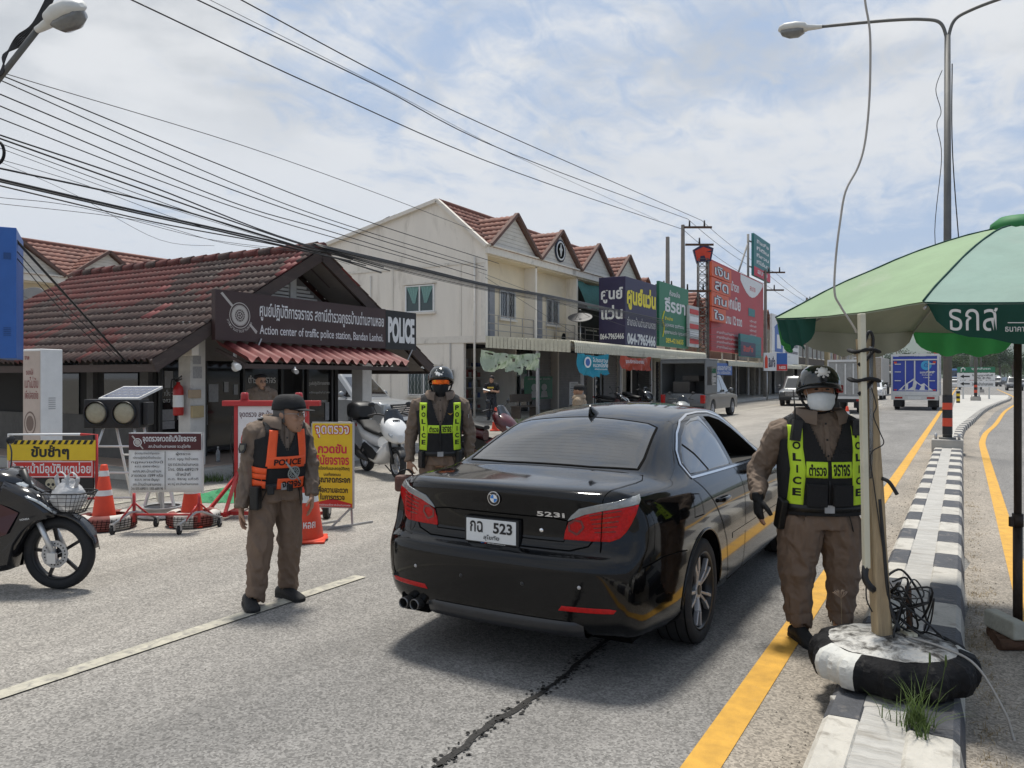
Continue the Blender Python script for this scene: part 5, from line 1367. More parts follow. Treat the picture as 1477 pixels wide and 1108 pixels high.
for z0,z1,w_ in ((.905,.888,.05),(1.0,.985,.042),(.955,.945,.036)):
 o = side_ribbon(T,z0,z1,radians(-178),radians(-128),w_,.037).build('side_strap',m_hio,R1);solidify(o,.004)
o = side_ribbon(T,.985,.90,radians(-140),radians(-138),.05,.038).build('side_strap',m_hio,R1);solidify(o,.004)
b = MB()
for r in (.045,.040,.028,.018):
 b.tube([T.F(.055+r*cos(a),.965+r*sin(a)*1.05,.0395) for a in [2*pi*j/24 for j in range(25)]],.0026,5)
b.tube([T.F(.055+t*-.075,.965+t*.085,.041) for t in (-.9,-.3,.4,1)],[.003,.006,.009,.006],6)
for k in range(12): a = k*pi/6;b.tube([T.F(.055+.018*cos(a),.965+.018*sin(a),.0395),T.F(.055+.041*cos(a),.965+.041*sin(a),.0395)],.0018,4)
b.build('shield_crest',mat('crest_grey',(.30,.32,.30),.6),R1)
belt(T,R1,.872,inf=.032)
gear(T,R1,'holster',-.165,.80,.07,.17,.06,m_leather,.03);gear(T,R1,'pouch',-.10,.855,.05,.07,.035,m_leather,.036);gear(T,R1,'pouch',.03,.860,.04,.05,.03,m_leather,.036)
# shoulder patch, collar tabs
b = MB();a = J['rs'];c = Vector((-.150,-.145,1.15));Rm = Matrix.Rotation(radians(-25),4,'Z')
b.prism([(-.03,.035),(.03,.035),(.034,-.005),(.02,-.035),(-.02,-.035),(-.034,-.005)],-.003,.004,'y');b2 = MB();b2.prism([(-.018,.022),(.018,.022),(.02,-.005),(0,-.024),(-.02,-.005)],-.006,.0,'y',1);b.merge(b2)
b.xf(Matrix.Translation(c+Vector((0,-.048,0))) @ Rm @ Matrix.Rotation(radians(-14),4,'X')).build('shoulder_patch',[m_leather,mat('patch_grey',(.16,.15,.12),.8)],R1)
# cap
b = MB();rows = []
for i in range(12):
 t = i/11;z = lerp(.028,.128,sin(t*pi/2));k = cos(t*pi/2)**.5 if t < 1 else .02
 rows.append([HT((.086*k*cos(q),.006+.108*k*sin(q)-.010*(1-t)*(sin(q) < 0),z+.010*(sin(q) < 0)*(1-t))) for q in [2*pi*j/32 for j in range(32)]])
b.grid(rows,0,True,closed=True);b.poly(rows[-1]);cp = b.build('cap',m_cloth_blk,R1);solidify(cp,.006,1)
b = MB();ra,rb,rc = [],[],[]
for j in range(21):
 a = -pi+.35+(pi-.70)*j/20;ra.append(HT((.084*cos(a),.0+.105*sin(a),.040)));rb.append(HT((.082*cos(a),.0+.150*sin(a),.036+.012*sin(a))));rc.append(HT((.074*cos(a),-.005+.182*sin(a),.022+.020*(1+sin(a)))))
b.grid([ra,rb,rc],0,True);q = b.build('brim',m_cloth_blk,cp);solidify(q,.005)
b = MB();T_ = Matrix.Translation(HT((0,-.102,.072))) @ HR.to_4x4() @ Matrix.Rotation(pi/2-.25,4,'X');b.lathe([(0,.004),(.022,.004),(.024,0)],20,0,T_);b.build('cap_badge',mat('badge_red',(.35,.05,.04),.6),cp)
b = MB();rows = []
for i in range(7):
 z = lerp(-.055,.05,i/6);rows.append([HT(((.0765+.003*sin(i*2))*cos(q)*(1.0 if z > -.02 else .93),.006+.101*sin(q),z)) for q in [radians(-8)+radians(196)*j/24 for j in range(25)]])
b.grid(rows,0,True);o = b.build('hair',m_grey_hair,R1);solidify(o,.006)
gl = MB()
for s_ in (-1,1):
 gl.tube([HT((s_*.033+.023*cos(a),-.103+.004*abs(cos(a)),.0+.015*sin(a))) for a in [2*pi*j/16 for j in range(17)]],.0018,5)
 gl.tube([HT((s_*.056,-.098,.004)),HT((s_*.075,-.06,.006)),HT((s_*.077,.01,.002))],.0018,5)
gl.tube([HT((-.010,-.106,.003)),HT((.010,-.106,.003))],.0018,5);gl.build('glasses',m_steel,R1)
shoe('shoe',R1,(-.105,-.155,0),radians(28),.30);shoe('shoe',R1,(.105,.105,0),radians(52),.30)
# ---------------------------------------------------------------- officer with the surgical mask, yellow vest, by the post
P0 = PD(1182,545,4.98);P0.z = 0
T = Torso(.872,1.375,.212,.216,.228,.250,.150,.152,.165,.142,tau=radians(-4),c0=(0,0))
J = dict(rs=(-.248,.01,1.305),re=(-.345,.13,1.05),rw=(-.398,-.02,.895),ls=(.245,.01,1.305),le=(.312,.12,1.04),lw=(.335,-.02,.80),
   rh=(-.115,0,.74),rk=(-.150,-.01,.42),ra=(-.138,-.02,.095),lh=(.115,0,.74),lk=(.145,.0,.42),la=(.132,.0,.095))
R2,HT,HR = figure('officer in black helmet and white surgical mask with yellow lettered vest beside the wooden post',P0,T,J,(-.012,-.02,1.575),radians(-10),m_skin,leg_r=(.138,.104,.086,.080),arm_r=(.078,.066,.052),scale_hand=1.12,hand_r=dict(d=(.0,-.1,-1),n=(1,.15,0),s=1,curl=.4),hand_l=dict(d=(.0,-.1,-1),n=(-1,0,0),s=-1))
collar(T,R2,m_shirt);trim_uniform(T,R2,J)
v = vest_shell(T,.80,1.375,.028,1.13,.215,.105).build('vest',m_vest,R2);solidify(v,.012)
hivis(T,R2,.178,.865,1.355,1.085,w=.080,bh=.098)
b = MB()
for i in range(30): b.box(-.004,.004,-.002,.002,0,.008) if 0 else None
b.tube([T.F(0,z,.038) for z in [.81+.03*i for i in range(8)]],.006,6);b.build('zip',m_black,R2)
belt(T,R2,.845,inf=.034)
gear(T,R2,'pouch',-.075,.93,.12,.14,.03,m_vest,.036);gear(T,R2,'pouch',.075,.93,.12,.13,.03,m_vest,.036)
gear(T,R2,'holster',-.235,.80,.07,.20,.05,m_leather,.03,tilt=radians(18));gear(T,R2,'pouch',.235,.84,.07,.18,.06,m_leather,.03)
gear(T,R2,'name_tape',.11,1.20,.07,.018,.004,m_cloth_blk,.036)
# radio with aerial on his right shoulder, body camera on the left
b = MB();p = T.F(-.185,1.335,.045);b.box(-.028,.028,-.03,.01,-.075,.055);b.box(-.02,.02,-.036,-.03,-.06,-.01);b.tube([(-.015,-.01,.05),(-.03,-.012,.13),(-.055,-.012,.235)],[.007,.005,.003],6)
b.xf(Matrix.Translation(p) @ Matrix.Rotation(radians(8),4,'Y')).build('radio',m_black,R2,bev=.004)
b = MB();p = T.F(.185,1.355,.045);b.box(-.038,.038,-.035,.01,-.06,.035);b.cyl((0,-.035,-.01),(0,-.042,-.01),.014,n=14);b.xf(Matrix.Translation(p)).build('body_camera',m_black,R2,bev=.004)
h = helmet(R2,HT,HR)
b = MB();pr = [HT((x,y,z)) for x,y,z in ((-.045,-.118,.025),(-.03,-.105,.06),(0,-.09,.085),(.03,-.105,.06),(.045,-.118,.025),(0,-.130,.018))]
T_ = Matrix.Translation(HT((0,-.098,.098))) @ HR.to_4x4() @ Matrix.Rotation(pi/2-.75,4,'X')
b.lathe([(0,.012),(.02,.010),(.034,.004),(.036,0)],20,0,T_)
for k in range(8): b.sph(T_ @ Vector((.036*cos(k*pi/4),.036*sin(k*pi/4),.002)),.010,8,5,0)
b.sph(T_ @ Vector((0,0,.006)),(.03,.03,.03),12,8);b.build('helmet_crest',m_white,h)
b = MB();T_ = Matrix.Translation(HT((0,-.122,.060))) @ HR.to_4x4() @ Matrix.Rotation(pi/2-.3,4,'X');b.lathe([(.024,0),(.024,.010),(.017,.014),(.015,.006),(0,.006)],20,0,T_);b.build('goggle_boss',m_black,h)
b = MB();b.box(-.018,.018,-.03,.02,-.02,.03);b.xf(Matrix.Translation(HT((.118,.02,.0))) @ HR.to_4x4()).build('strap_clip',mat('clip_red',(.35,.02,.02),.4),h,bev=.006)
# mask: pleated sheet over nose and chin, ear loops
b = MB();rows = []
for i in range(11):
 t = i/10;z = lerp(-.022,-.118,t);bulge = sin(pi*min(1,t*1.05))**.6
 rr = []
 for j in range(21):
  u_ = j/20*2-1;w_ = .074 if t < .6 else lerp(.074,.056,(t-.6)/.4)
  y = -.062-.062*(1-abs(u_)**2.0)*(.80+.28*bulge)+.004*(1 if int(i) in (3,6) else 0)
  rr.append(HT((u_*w_,y,z+.010*(1-u_*u_)*(1-t)-.010*u_*u_*(t-.5)*-1)))
 rows.append(rr)
b.grid(rows,0,True);o = b.build('surgical_mask',mat('mask_white',(.62,.66,.68),.8,var=.05,vs=20,bump=.25,bs=60),R2);solidify(o,.003)
b = MB()
for s_ in (-1,1):
 b.tube(catmull([HT((s_*.072,-.064,-.03)),HT((s_*.076,-.03,-.0)),HT((s_*.078,.01,.005))],4),.0015,5);b.tube(catmull([HT((s_*.056,-.062,-.11)),HT((s_*.072,-.03,-.06)),HT((s_*.078,.012,-.02))],4),.0015,5)
b.build('ear_loop',m_white,o)
# half-finger gloves
for s_,hp in (('r',dict(d=(.0,-.1,-1),n=(1,.15,0),s=1)),('l',dict(d=(.0,-.1,-1),n=(-1,0,0),s=-1))):
 b = MB();hand_solid(b,J[s_+'w'],hp['d'],hp['n'],hp['s'],1.12,.4,.0045,.50 if s_ == 'r' else .9);d = Vector(hp['d']).normalized();w = Vector(J[s_+'w']);b.tube([w-d*.03,w+d*.02],[.040,.036],14)
 link('glove',remesh(b,.005,m_cloth_blk,'glove',2),R2)
shoe('shoe',R2,(-.14,-.115,0),radians(8),.31);shoe('shoe',R2,(.135,-.06,0),radians(-8),.31)
# ---------------------------------------------------------------- officer in dark visor helmet behind the sedan
P0 = PD(632,545,8.0);P0.z = 0
T = Torso(.905,1.435,.180,.178,.198,.228,.125,.125,.140,.130,tau=radians(6),c0=(.02,0))
J = dict(rs=(-.212,-.02,1.372),re=(-.275,.03,1.08),rw=(-.290,-.03,.80),ls=(.245,.02,1.372),le=(.318,.06,1.08),lw=(.318,.02,.80),
   rh=(-.075,0,.80),rk=(-.105,-.02,.45),ra=(-.115,0,.085),lh=(.115,0,.80),lk=(.145,-.02,.45),la=(.16,0,.085))
R3,HT,HR = figure('officer in black helmet and mirrored visor with black face cover beside the sedan',P0,T,J,(.030,-.02,1.615),radians(2),m_skin2,leg_r=(.110,.09,.085,.083),arm_r=(.070,.060,.047),hand_r=dict(d=(.04,-.1,-1),n=(.6,.8,0),s=1,curl=1.3))
collar(T,R3,m_shirt);trim_uniform(T,R3,J)
v = vest_shell(T,.88,1.435,.028,1.16,.190,.095).build('vest',m_vest,R3);solidify(v,.012)
hivis(T,R3,.160,.925,1.40,1.135,w=.072,bh=.078)
b = MB();b.tube([T.F(0,z,.038) for z in [.89+.032*i for i in range(8)]],.006,6);b.build('zip',m_black,R3)
belt(T,R3,.885);gear(T,R3,'holster',-.17,.83,.06,.17,.05,m_leather,.03);gear(T,R3,'pouch',.17,.84,.06,.15,.05,m_leather,.03)
b = MB();b.prism([(-.028,.008),(0,-.002),(.028,.008),(.012,-.006),(0,-.014),(-.012,-.006)],-.003,.001,'y');b.xf(Matrix.Translation(T.F(.10,1.29,.037)) @ Matrix.Rotation(T.tau,4,'Z')).build('wing_badge',mat('badge_gold',(.5,.3,.06),.4,.5),R3)
b = MB();b.box(-.004,.004,-.025,.025,-.018,.018);b.xf(Matrix.Translation((.308,-.02,1.26)) @ Matrix.Rotation(.25,4,'Z')).build('arm_patch',mat('arm_patch',(.35,.33,.30),.7),R3)
h = helmet(R3,HT,HR,False)
b = MB();T_ = Matrix.Translation(HT((-.01,-.108,.078))) @ HR.to_4x4() @ Matrix.Rotation(pi/2-.65,4,'X');b.lathe([(0,.012),(.022,.010),(.034,.004),(.036,0)],20,0,T_)
for k in range(8): b.sph(T_ @ Vector((.036*cos(k*pi/4),.036*sin(k*pi/4),.002)),.010,8,5,0)
b.build('helmet_crest',m_white,h)
b = MB();rows = []
for i in range(7):
 z = lerp(.016,-.028,i/6);rows.append([HT((.090*cos(a),.0+.120*sin(a),z)) for a in [radians(-155)+radians(130)*j/20 for j in range(21)]])
b.grid(rows,0,True);o = b.build('visor_glasses',mat('mirror_orange',(.75,.13,.02),.12,.85,var=.6,vs=18,dirt=(.75,.42,.03),dirt_s=14,dirt_a=.9,thr=.5),R3);solidify(o,.004)
b = MB();b.tube([HT((.093*cos(a),.123*sin(a),.02)) for a in [radians(-165)+radians(150)*j/20 for j in range(21)]],.006,6);b.build('visor_frame',m_black,o)
b = MB();rows = []
for z,rx,ry,y in ((-.02,.080,.108,-.004),(-.05,.074,.104,-.008),(-.085,.066,.09,-.016),(-.12,.056,.07,-.02),(-.15,.062,.066,.0),(-.20,.074,.072,.02)):
 rows.append([HT((rx*cos(a),y+ry*sin(a),z)) for a in [2*pi*j/28 for j in range(28)]])
b.grid(rows,0,True,closed=True);b.build('face_cover',m_cloth_blk,R3)
shoe('shoe',R3,(-.12,-.06,0),radians(15));shoe('shoe',R3,(.16,-.06,0),radians(-12))
bag = thing('bag','brown leather bag hanging from the hand of the visored officer','bag',P0,PSI)
b = MB();b.box(-.43,-.22,-.12,-.0,.50,.665);b.build('bag_body',mat('brown_leather',(.10,.045,.033),.55,var=.25,vs=12,bump=.3,bs=50),bag,bev=.03)
b = MB();b.tube(catmull([(-.41,-.06,.65),(-.38,-.06,.70),(-.31,-.06,.72),(-.27,-.06,.70),(-.25,-.06,.65)],5),.009,6);b.build('strap',m_leather,bag)
# ---------------------------------------------------------------- officer with a beret inside the station
P0 = PD(377,545,13.3);P0.z = .172
T = Torso(.88,1.27,.16,.165,.175,.19,.12,.125,.145,.125,tau=radians(20))
J = dict(rs=(-.185,-.05,1.22),re=(-.24,0,.96),rw=(-.24,-.06,.72),ls=(.185,.05,1.22),le=(.24,.1,.96),lw=(.24,.06,.72),rh=(-.08,0,.78),rk=(-.09,0,.43),ra=(-.1,0,.075),lh=(.08,0,.78),lk=(.09,0,.43),la=(.1,0,.075))
R4,HT,HR = figure('officer in dark beret and glasses half hidden behind the white checkpoint board',P0,T,J,(.0,-.02,1.41),radians(40),m_skin2,vox=.01)
collar(T,R4,m_shirt);belt(T,R4,.87)
b = MB();b.sph(HT((.0,.01,.085)),(.098,.115,.040),20,10,0,HR);b.sph(HT((-.05,.03,.07)),(.06,.07,.04),14,8,0,HR);b.build('beret',m_cloth_blk,R4)
gl = MB()
for s_ in (-1,1): gl.tube([HT((s_*.033+.023*cos(a),-.103,.015*sin(a))) for a in [2*pi*j/12 for j in range(13)]],.003,5)
gl.build('glasses',m_black,R4);shoe('shoe',R4,(-.1,-.07,0),.2);shoe('shoe',R4,(.1,-.07,0),.2)
# ---------------------------------------------------------------- onlookers by the shops
P0 = PD(709,545,28.0);P0.z = .14
T = Torso(.90,1.30,.16,.16,.17,.195,.11,.11,.125,.115,tau=radians(-15))
J = dict(rs=(-.195,0,1.25),re=(-.26,-.05,1.0),rw=(-.18,-.25,1.02),ls=(.195,0,1.25),le=(.25,-.06,1.0),lw=(.08,-.26,1.03),rh=(-.08,0,.80),rk=(-.1,0,.45),ra=(-.11,0,.085),lh=(.08,0,.80),lk=(.1,0,.45),la=(.11,0,.085))
R5,HT,HR = figure('man in dark T-shirt reading papers under the torn green banner',P0,T,J,(0,-.03,1.46),radians(-12),m_skin,shirt=m_cloth_blk,trousers=mat('navy_trousers',(.02,.022,.03),.8),short=True,vox=.012,pitch=radians(12))
b = MB();b.sph(HT((0,.020,.035)),(.092,.115,.103),18,10,0,HR);b.build('hair',m_hair,R5)
o = ribbon(T,[(-.12,1.16),(.12,1.16)],.05,.03).build('shirt_print',mat('shirt_yellow',(.5,.36,.06),.8),R5)
shoe('shoe',R5,(-.11,-.06,0),0);shoe('shoe',R5,(.11,-.06,0),0)
pp = thing('papers','white papers held by the man in the dark T-shirt','papers',P0,PSI)
b = MB();b.add([(-.30,-.42,1.10),(-.05,-.42,1.04),(-.03,-.28,1.06),(-.28,-.28,1.13)],[(0,1,2,3)]);o = b.build('paper_sheet',mat('white_paper',(.75,.75,.74),.8),pp);solidify(o,.004)
P0 = PD(836,545,15.8);P0.z = 0
T = Torso(.86,1.24,.15,.155,.165,.18,.11,.115,.135,.115,tau=radians(-120))
J = dict(rs=(.06,.17,1.19),re=(.05,.2,.92),rw=(.0,.2,.70),ls=(-.06,-.17,1.19),le=(-.05,-.2,.92),lw=(-.1,-.2,.70),rh=(.02,.08,.76),rk=(.02,.09,.42),ra=(.04,.1,.075),lh=(-.02,-.08,.76),lk=(-.02,-.09,.42),la=(-.0,-.1,.075))
R6,HT,HR = figure('man in dark cap and tan shirt walking beyond the sedan roof',P0,T,J,(-.02,0,1.385),radians(-120),m_skin2,shirt=mat('tan_shirt',(.30,.23,.16),.85,var=.1),vox=.011)
b = MB();b.sph(HT((0,.012,.055)),(.096,.120,.085),18,10,0,HR);cp = b.build('cap',m_cloth_blk,R6)
b = MB();b.box(-.065,.065,-.16,-.07,.045,.053);b.xf(Matrix.Translation(HT((0,0,0))) @ HR.to_4x4()).build('brim',m_cloth_blk,cp,bev=.003);collar(T,R6,_M['tan_shirt'])
shoe('shoe',R6,(.0,.1,0),-2.0);shoe('shoe',R6,(-.04,-.1,0),-2.0)
# ================================================================ checkpoint furniture
class Sv:
 """survey frame: a thing at distance d whose local x runs image-right; X(u), Z(v) turn photo pixels into local metres"""
 def __init__(s,u,d): s.u,s.d = u,d;s.loc = PD(u,HZ,d);s.loc.z = 0
 def X(s,u): return (u-s.u)*s.d/FPX
 def Z(s,v): return CAMH-(v-HZ)*s.d/FPX
 def thing(s,name,label,cat,dr=0.,group=None,z=0.): return thing(name,label,cat,(s.loc.x,s.loc.y,z),PSI+dr,group)
m_redp = mat('red_paint',(.42,.03,.03),.45,var=.15,vs=6,dirt=(.2,.05,.04),dirt_s=5,dirt_a=.5)
m_wht = mat('sign_white',(.68,.68,.67),.55,var=.05,vs=5,dirt=(.52,.50,.47),dirt_s=3,dirt_a=.4)
m_mar = mat('sign_maroon',(.075,.016,.018),.5,var=.08)
m_blk = mat('sign_black',(.012,.012,.012),.5,var=.1)
m_yelS = mat('sign_yellow',(.68,.47,.02),.5,var=.06,dirt=(.5,.32,.03),dirt_s=4,dirt_a=.4)
m_redS = mat('sign_red',(.50,.025,.02),.5,var=.06)
m_pink = mat('sign_magenta_red',(.55,.02,.05),.5,var=.05)
m_navyS = mat('sign_navy',(.028,.022,.065),.5,var=.12,vs=2)
m_grnS = mat('sign_green',(.025,.17,.085),.5,var=.06)
m_tealS = mat('sign_teal',(.02,.16,.16),.5,var=.06)
m_blueS = mat('sign_blue',(.03,.11,.36),.45,var=.06)
m_org = mat('cone_orange',(.62,.055,.02),.55,var=.12,vs=8,dirt=(.35,.06,.03),dirt_s=6,dirt_a=.5)
m_refl = mat('reflective_white',(.66,.66,.64),.5,var=.1,vs=20)
m_solar = mat('solar_cells',(.035,.045,.09),.15,var=.05,coat=.5)
m_lens = mat('amber_off_lens',(.36,.34,.24),.25,var=.12,vs=30,bump=.4,bs=90)
# ---- slow-down sign on a frame
s = Sv(75,8.75);R = s.thing('warning_sign','yellow and red slow down sign with a flaming skull panel behind the black motorbike','sign')
x0,x1 = s.X(11),s.X(138);W_ = x1-x0;xc = (x0+x1)/2
z = s.Z
b = MB();b.box(x0,x1,-.01,.01,z(664),z(641));b.build('yellow_panel',m_yelS,R)
b = MB();b.text('ขับช้าๆ',s.X(73),z(652.5),s.X(100)-s.X(45),z(642)-z(663),-.013,0,.035);b.build('lettering',m_blk,R,norm=False)
b = MB();b.box(x0,x1,-.01,.01,z(640.8),z(635),0)
for i in range(14):
 xa = x0+W_*i/14;b.add([(xa,-.0125,z(640.8)),(xa+W_*.035,-.0125,z(640.8)),(xa+W_*.06,-.0125,z(635)),(xa+W_*.025,-.0125,z(635))],[(0,1,2,3)],1)
b.build('hazard_stripe',[m_yelS,m_blk],R,norm=False)
b = MB();b.box(x0+.02,x1-.02,-.012,.01,z(689),z(664.5),0);f_ = .008
for q in ((x0+.03,x1-.03,z(666.5),z(665.3)),(x0+.03,x1-.03,z(688.2),z(687)),(x0+.03,x0+.038,z(687),z(666.5)),(x1-.038,x1-.03,z(687),z(666.5))): b.box(q[0],q[1],-.0145,-.0122,q[2],q[3],1)
b.text('ข้างหน้ามีอุบัติเหตุบ่อย',xc,z(677),W_*.90,z(667)-z(687),-.0135,1,.02);b.build('red_panel',[m_redS,m_wht],R,norm=False)
b = MB();b.box(x0+.02,x1-.02,-.01,.01,z(714),z(689.3),0)
random.seed(3)
for k in range(34):     # flames to both sides of the skull
 fx = random.choice([-1,1])*random.uniform(.06,.38);hh = random.uniform(.05,.14)*(1.1-abs(abs(fx)-.2)*1.2);w_ = random.uniform(.02,.05);zb = z(711)
 b.add([(xc+fx-w_,-.0115-.0001*k,zb),(xc+fx+w_,-.0115-.0001*k,zb),(xc+fx+w_*.5,-.0115-.0001*k,zb+hh*.5),(xc+fx+random.uniform(-.03,.03),-.0115-.0001*k,zb+hh),(xc+fx-w_*.6,-.0115-.0001*k,zb+hh*.45)],[range(5)],random.choice([1,1,2]))
def oval(b,x,zz,rx,rz_,y,mi,n=20): b.add([(x+rx*cos(2*pi*k/n),y,zz+rz_*sin(2*pi*k/n)) for k in range(n)],[range(n)],mi)
zs_ = z(699)
oval(b,xc,zs_+.012,.062,.058,-.016,3);b.add([(xc-.04,-.0163,zs_-.03),(xc+.04,-.0163,zs_-.03),(xc+.033,-.0163,zs_-.075),(xc-.033,-.0163,zs_-.075)],[range(4)],3)
for q in (-1,1): oval(b,xc+q*.025,zs_+.002,.017,.017,-.0168,0)
b.add([(xc,-.0168,zs_-.015),(xc-.009,-.0168,zs_-.034),(xc+.009,-.0168,zs_-.034)],[range(3)],0)
for q in range(-3,4): b.box(xc+q*.0095-.0012,xc+q*.0095+.0012,-.017,-.0166,zs_-.072,zs_-.048,0)
for q in (-1,1): oval(b,xc+q*.24,z(708),.095,.03,-.0172,0)
b.build('skull_panel',[m_blk,mat('flame_orange',(.75,.22,.02),.6),mat('flame_yellow',(.75,.5,.06),.6),mat('bone',(.40,.36,.26),.7,var=.25,vs=40)],R,norm=False)
b = MB();b.tube([(x0,.02,.02),(x0,.02,z(627)),(s.X(115),.02,z(627))],.016,8,0);b.tube([(s.X(115),.02,z(627)),(x1,.02,z(627)),(x1,.02,.02)],.016,8,1)
for xx in (x0,x1): b.tube([(xx,-.28,.03),(xx,.3,.03)],.016,8,1)
b.tube([(x0,.02,.30),(x1,.02,.30)],.014,8,1);b.build('frame',[m_wht,m_redp],R)
# ---- solar warning light on an A frame
s = Sv(172,9.7);z = s.Z;R = s.thing('warning_light','twin lens solar warning light on a white A frame ladder stand','warning light')
xa,xb = s.X(128),s.X(208);b = MB();b.box(xa,xb,-.12,.14,z(617),z(576));b.box(xb+.003,s.X(216),-.06,.12,z(613),z(580));h_ = b.build('housing',m_black,R,bev=.012)
for uu in (146,186):
 b = MB();T_ = Matrix.Translation((s.X(uu),-.12,z(595.5))) @ Matrix.Rotation(pi/2,4,'X');r = 15.6*s.d/FPX
 b.lathe([(0,.03),(r*.5,.026),(r*.85,.014),(r,0)],32,0,T_);l_ = b.build('lens',m_lens,h_)
 b = MB();b.lathe([(r*1.0,.0),(r*1.02,.03),(r*1.09,.03),(r*1.1,0)],32,0,T_,close=False);b.build('bezel',m_black,l_)
b = MB();pa = [(s.X(148),-.10,z(574)),(s.X(205),-.10,z(574)),(s.X(216),.36,z(561)+.03),(s.X(158),.36,z(561)+.03)]
b.add(pa+[(p[0],p[1],p[2]-.03) for p in pa],[(0,1,2,3),(7,6,5,4),(0,4,5,1),(1,5,6,2),(2,6,7,3),(3,7,4,0)],0)
A,B_,C_,D_ = [Vector(p)+Vector((0,0,.002)) for p in pa]
for i in range(6):
 for j in range(4):
  def q(u_,v_): return A.lerp(B_,u_).lerp(D_.lerp(C_,u_),v_)
  e = .012;u0,u1,v0,v1 = .03+.157*i+e/2,.03+.157*(i+1)-e/2,.05+.225*j+e,.05+.225*(j+1)-e;b.add([q(u0,v0),q(u1,v0),q(u1,v1),q(u0,v1)],[(0,1,2,3)],1)
b.build('solar_panel',[m_alu,m_solar],R,norm=False)
b = MB()
b.tube([(s.X(153),-.05,z(616)),(s.X(126),-.35,.0)],.016,8);b.tube([(s.X(197),-.05,z(616)),(s.X(214),-.35,.0)],.016,8);b.tube([(s.X(163),.08,z(616)),(s.X(167),.45,0)],.016,8);b.tube([(s.X(203),.08,z(616)),(s.X(206),.45,0)],.016,8)
for t in (.22,.52,.8): b.tube([Vector((s.X(153),-.05,z(616))).lerp(Vector((s.X(126),-.35,0)),t),Vector((s.X(197),-.05,z(616))).lerp(Vector((s.X(214),-.35,0)),t)],.013,8)
for t in (.35,.7): b.tube([Vector((s.X(163),.08,z(616))).lerp(Vector((s.X(167),.45,0)),t),Vector((s.X(203),.08,z(616))).lerp(Vector((s.X(206),.45,0)),t)],.012,8)
b.build('stand',m_white,R)
# ---- traffic rules banner on a wheeled stand
s = Sv(239,8.45);z = s.Z;R = s.thing('notice_sign','maroon and white traffic discipline banner on a wheeled red stand','sign')
x0,x1 = s.X(187),s.X(291);xc = (x0+x1)/2;W_ = x1-x0
def rippled(b,x0,x1,z0,z1,mi,y=0.,a=.006):
 b.grid([[(lerp(x0,x1,i/12),y+a*sin(i*1.1+j*.6)+a*.5*sin(i*2.7),lerp(z0,z1,j/6)) for i in range(13)] for j in range(7)],mi,True)
b = MB();rippled(b,x0,x1,z(710),z(626),0);o = b.build('banner',m_wht,R,norm=False);solidify(o,.004)
b = MB();b.box(x0,x1,-.020,-.016,z(649),z(625.5),0)
b.text('จุดตรวจกวดขันวินัยจราจร',xc+.05,z(633.5),W_*.74,z(628)-z(640),-.022,1,.02);b.text('สภ.บ้านด่านลานหอย จว.สุโขทัย',xc+.05,z(644),W_*.58,z(641)-z(647),-.022,1,.01)
oval(b,x0+.095,z(638),.045,.045,-.0205,1);oval(b,x0+.095,z(638),.036,.036,-.0208,0);oval(b,x0+.095,z(638),.028,.028,-.0211,2)
b.add([(x0+.03,-.0215,z(629)),(x0+.045,-.0215,z(628)),(x0+.16,-.0215,z(647)),(x0+.15,-.0215,z(648))],[range(4)],2);b.build('header',[m_mar,m_wht,mat('crest_pale',(.45,.42,.38),.6)],R,norm=False)
b = MB()
L1 = ['ผู้ควบคุม/เจ้าหน้าที่ชุดตรวจ','หลักการปฏิบัติหน้าที่โดยยึดระเบียบ','กฎหมายดังนี้','พ.ต.อ. สุรพงษ์ ศรีพนม','ผกก.สภ.บ้านด่านฯ','สายตรวจ 1599 หรือ','พ.ต.ท. จราจร ปัญญา','สภ.บ้านด่านลานหอย','โทร 055-689011 / 055-689198']
for i,t in enumerate(L1): b.text(t,x0+W_*.25,z(654+i*6.3),W_*(.34+.10*((i*7) % 3)/2),z(652)-z(656.6),-.016,0,.008)
L2 = ['ผู้ตรวจ','ร.ต.ท. จรูญ วังน้ำเพชร','รอง สวป.สภ.บ้านด่านลานหอย','โทร. 055-689219','เจ้าหน้าที่','ด.ต. จิรายุ แก้วดี','ผบ.หมู่ สภ.บ้านด่านลานหอย']
for i,t in enumerate(L2): b.text(t,x0+W_*.75,z(655+i*7.2),W_*(.2 if i in (0,4) else .42),z(652.5)-z(657.6),-.016,0,.008)
b.box(xc-.003,xc+.003,-.016,-.0145,z(706),z(651));b.build('lettering',m_blk,R,norm=False)
b = MB();b.box(x0-.01,x1+.01,.005,.025,z(626),z(624));b.box(x0-.012,x0+.008,.005,.03,z(712),z(624));b.box(x1-.008,x1+.012,.005,.03,z(712),z(624))
b.build('banner_frame',m_alu,R)
b = MB()
for xx in (s.X(192),s.X(286)):
 b.tube([(xx,.02,z(712)),(xx,.02,.09)],.016,8,0);b.tube([(xx-.12,-.2,.1),(xx-.02,-.02,.20),(xx+.02,.04,.20),(xx+.14,.24,.1)],.014,8,1);b.tube([(xx,.02,.3),(xx-.08,-.14,.13)],.01,6,0);b.tube([(xx,.02,.3),(xx+.1,.18,.13)],.01,6,0)
b.tube([(s.X(192),.02,.17),(s.X(286),.02,.17)],.012,8,0);b.build('stand',[m_redp,m_steel],R)
def castor(R,x,y,r=.045):
 b = MB();b.cyl((x-.014,y,r),(x+.014,y,r),r,n=18);o = b.build('castor_wheel',m_rubber,R);b = MB();b.box(x-.022,x-.016,y-.02,y+.02,r-.005,r*2.2);b.box(x+.016,x+.022,y-.02,y+.02,r-.005,r*2.2);b.box(x-.022,x+.022,y-.02,y+.02,r*2.2,r*2.45);b.build('fork',m_steel,o)
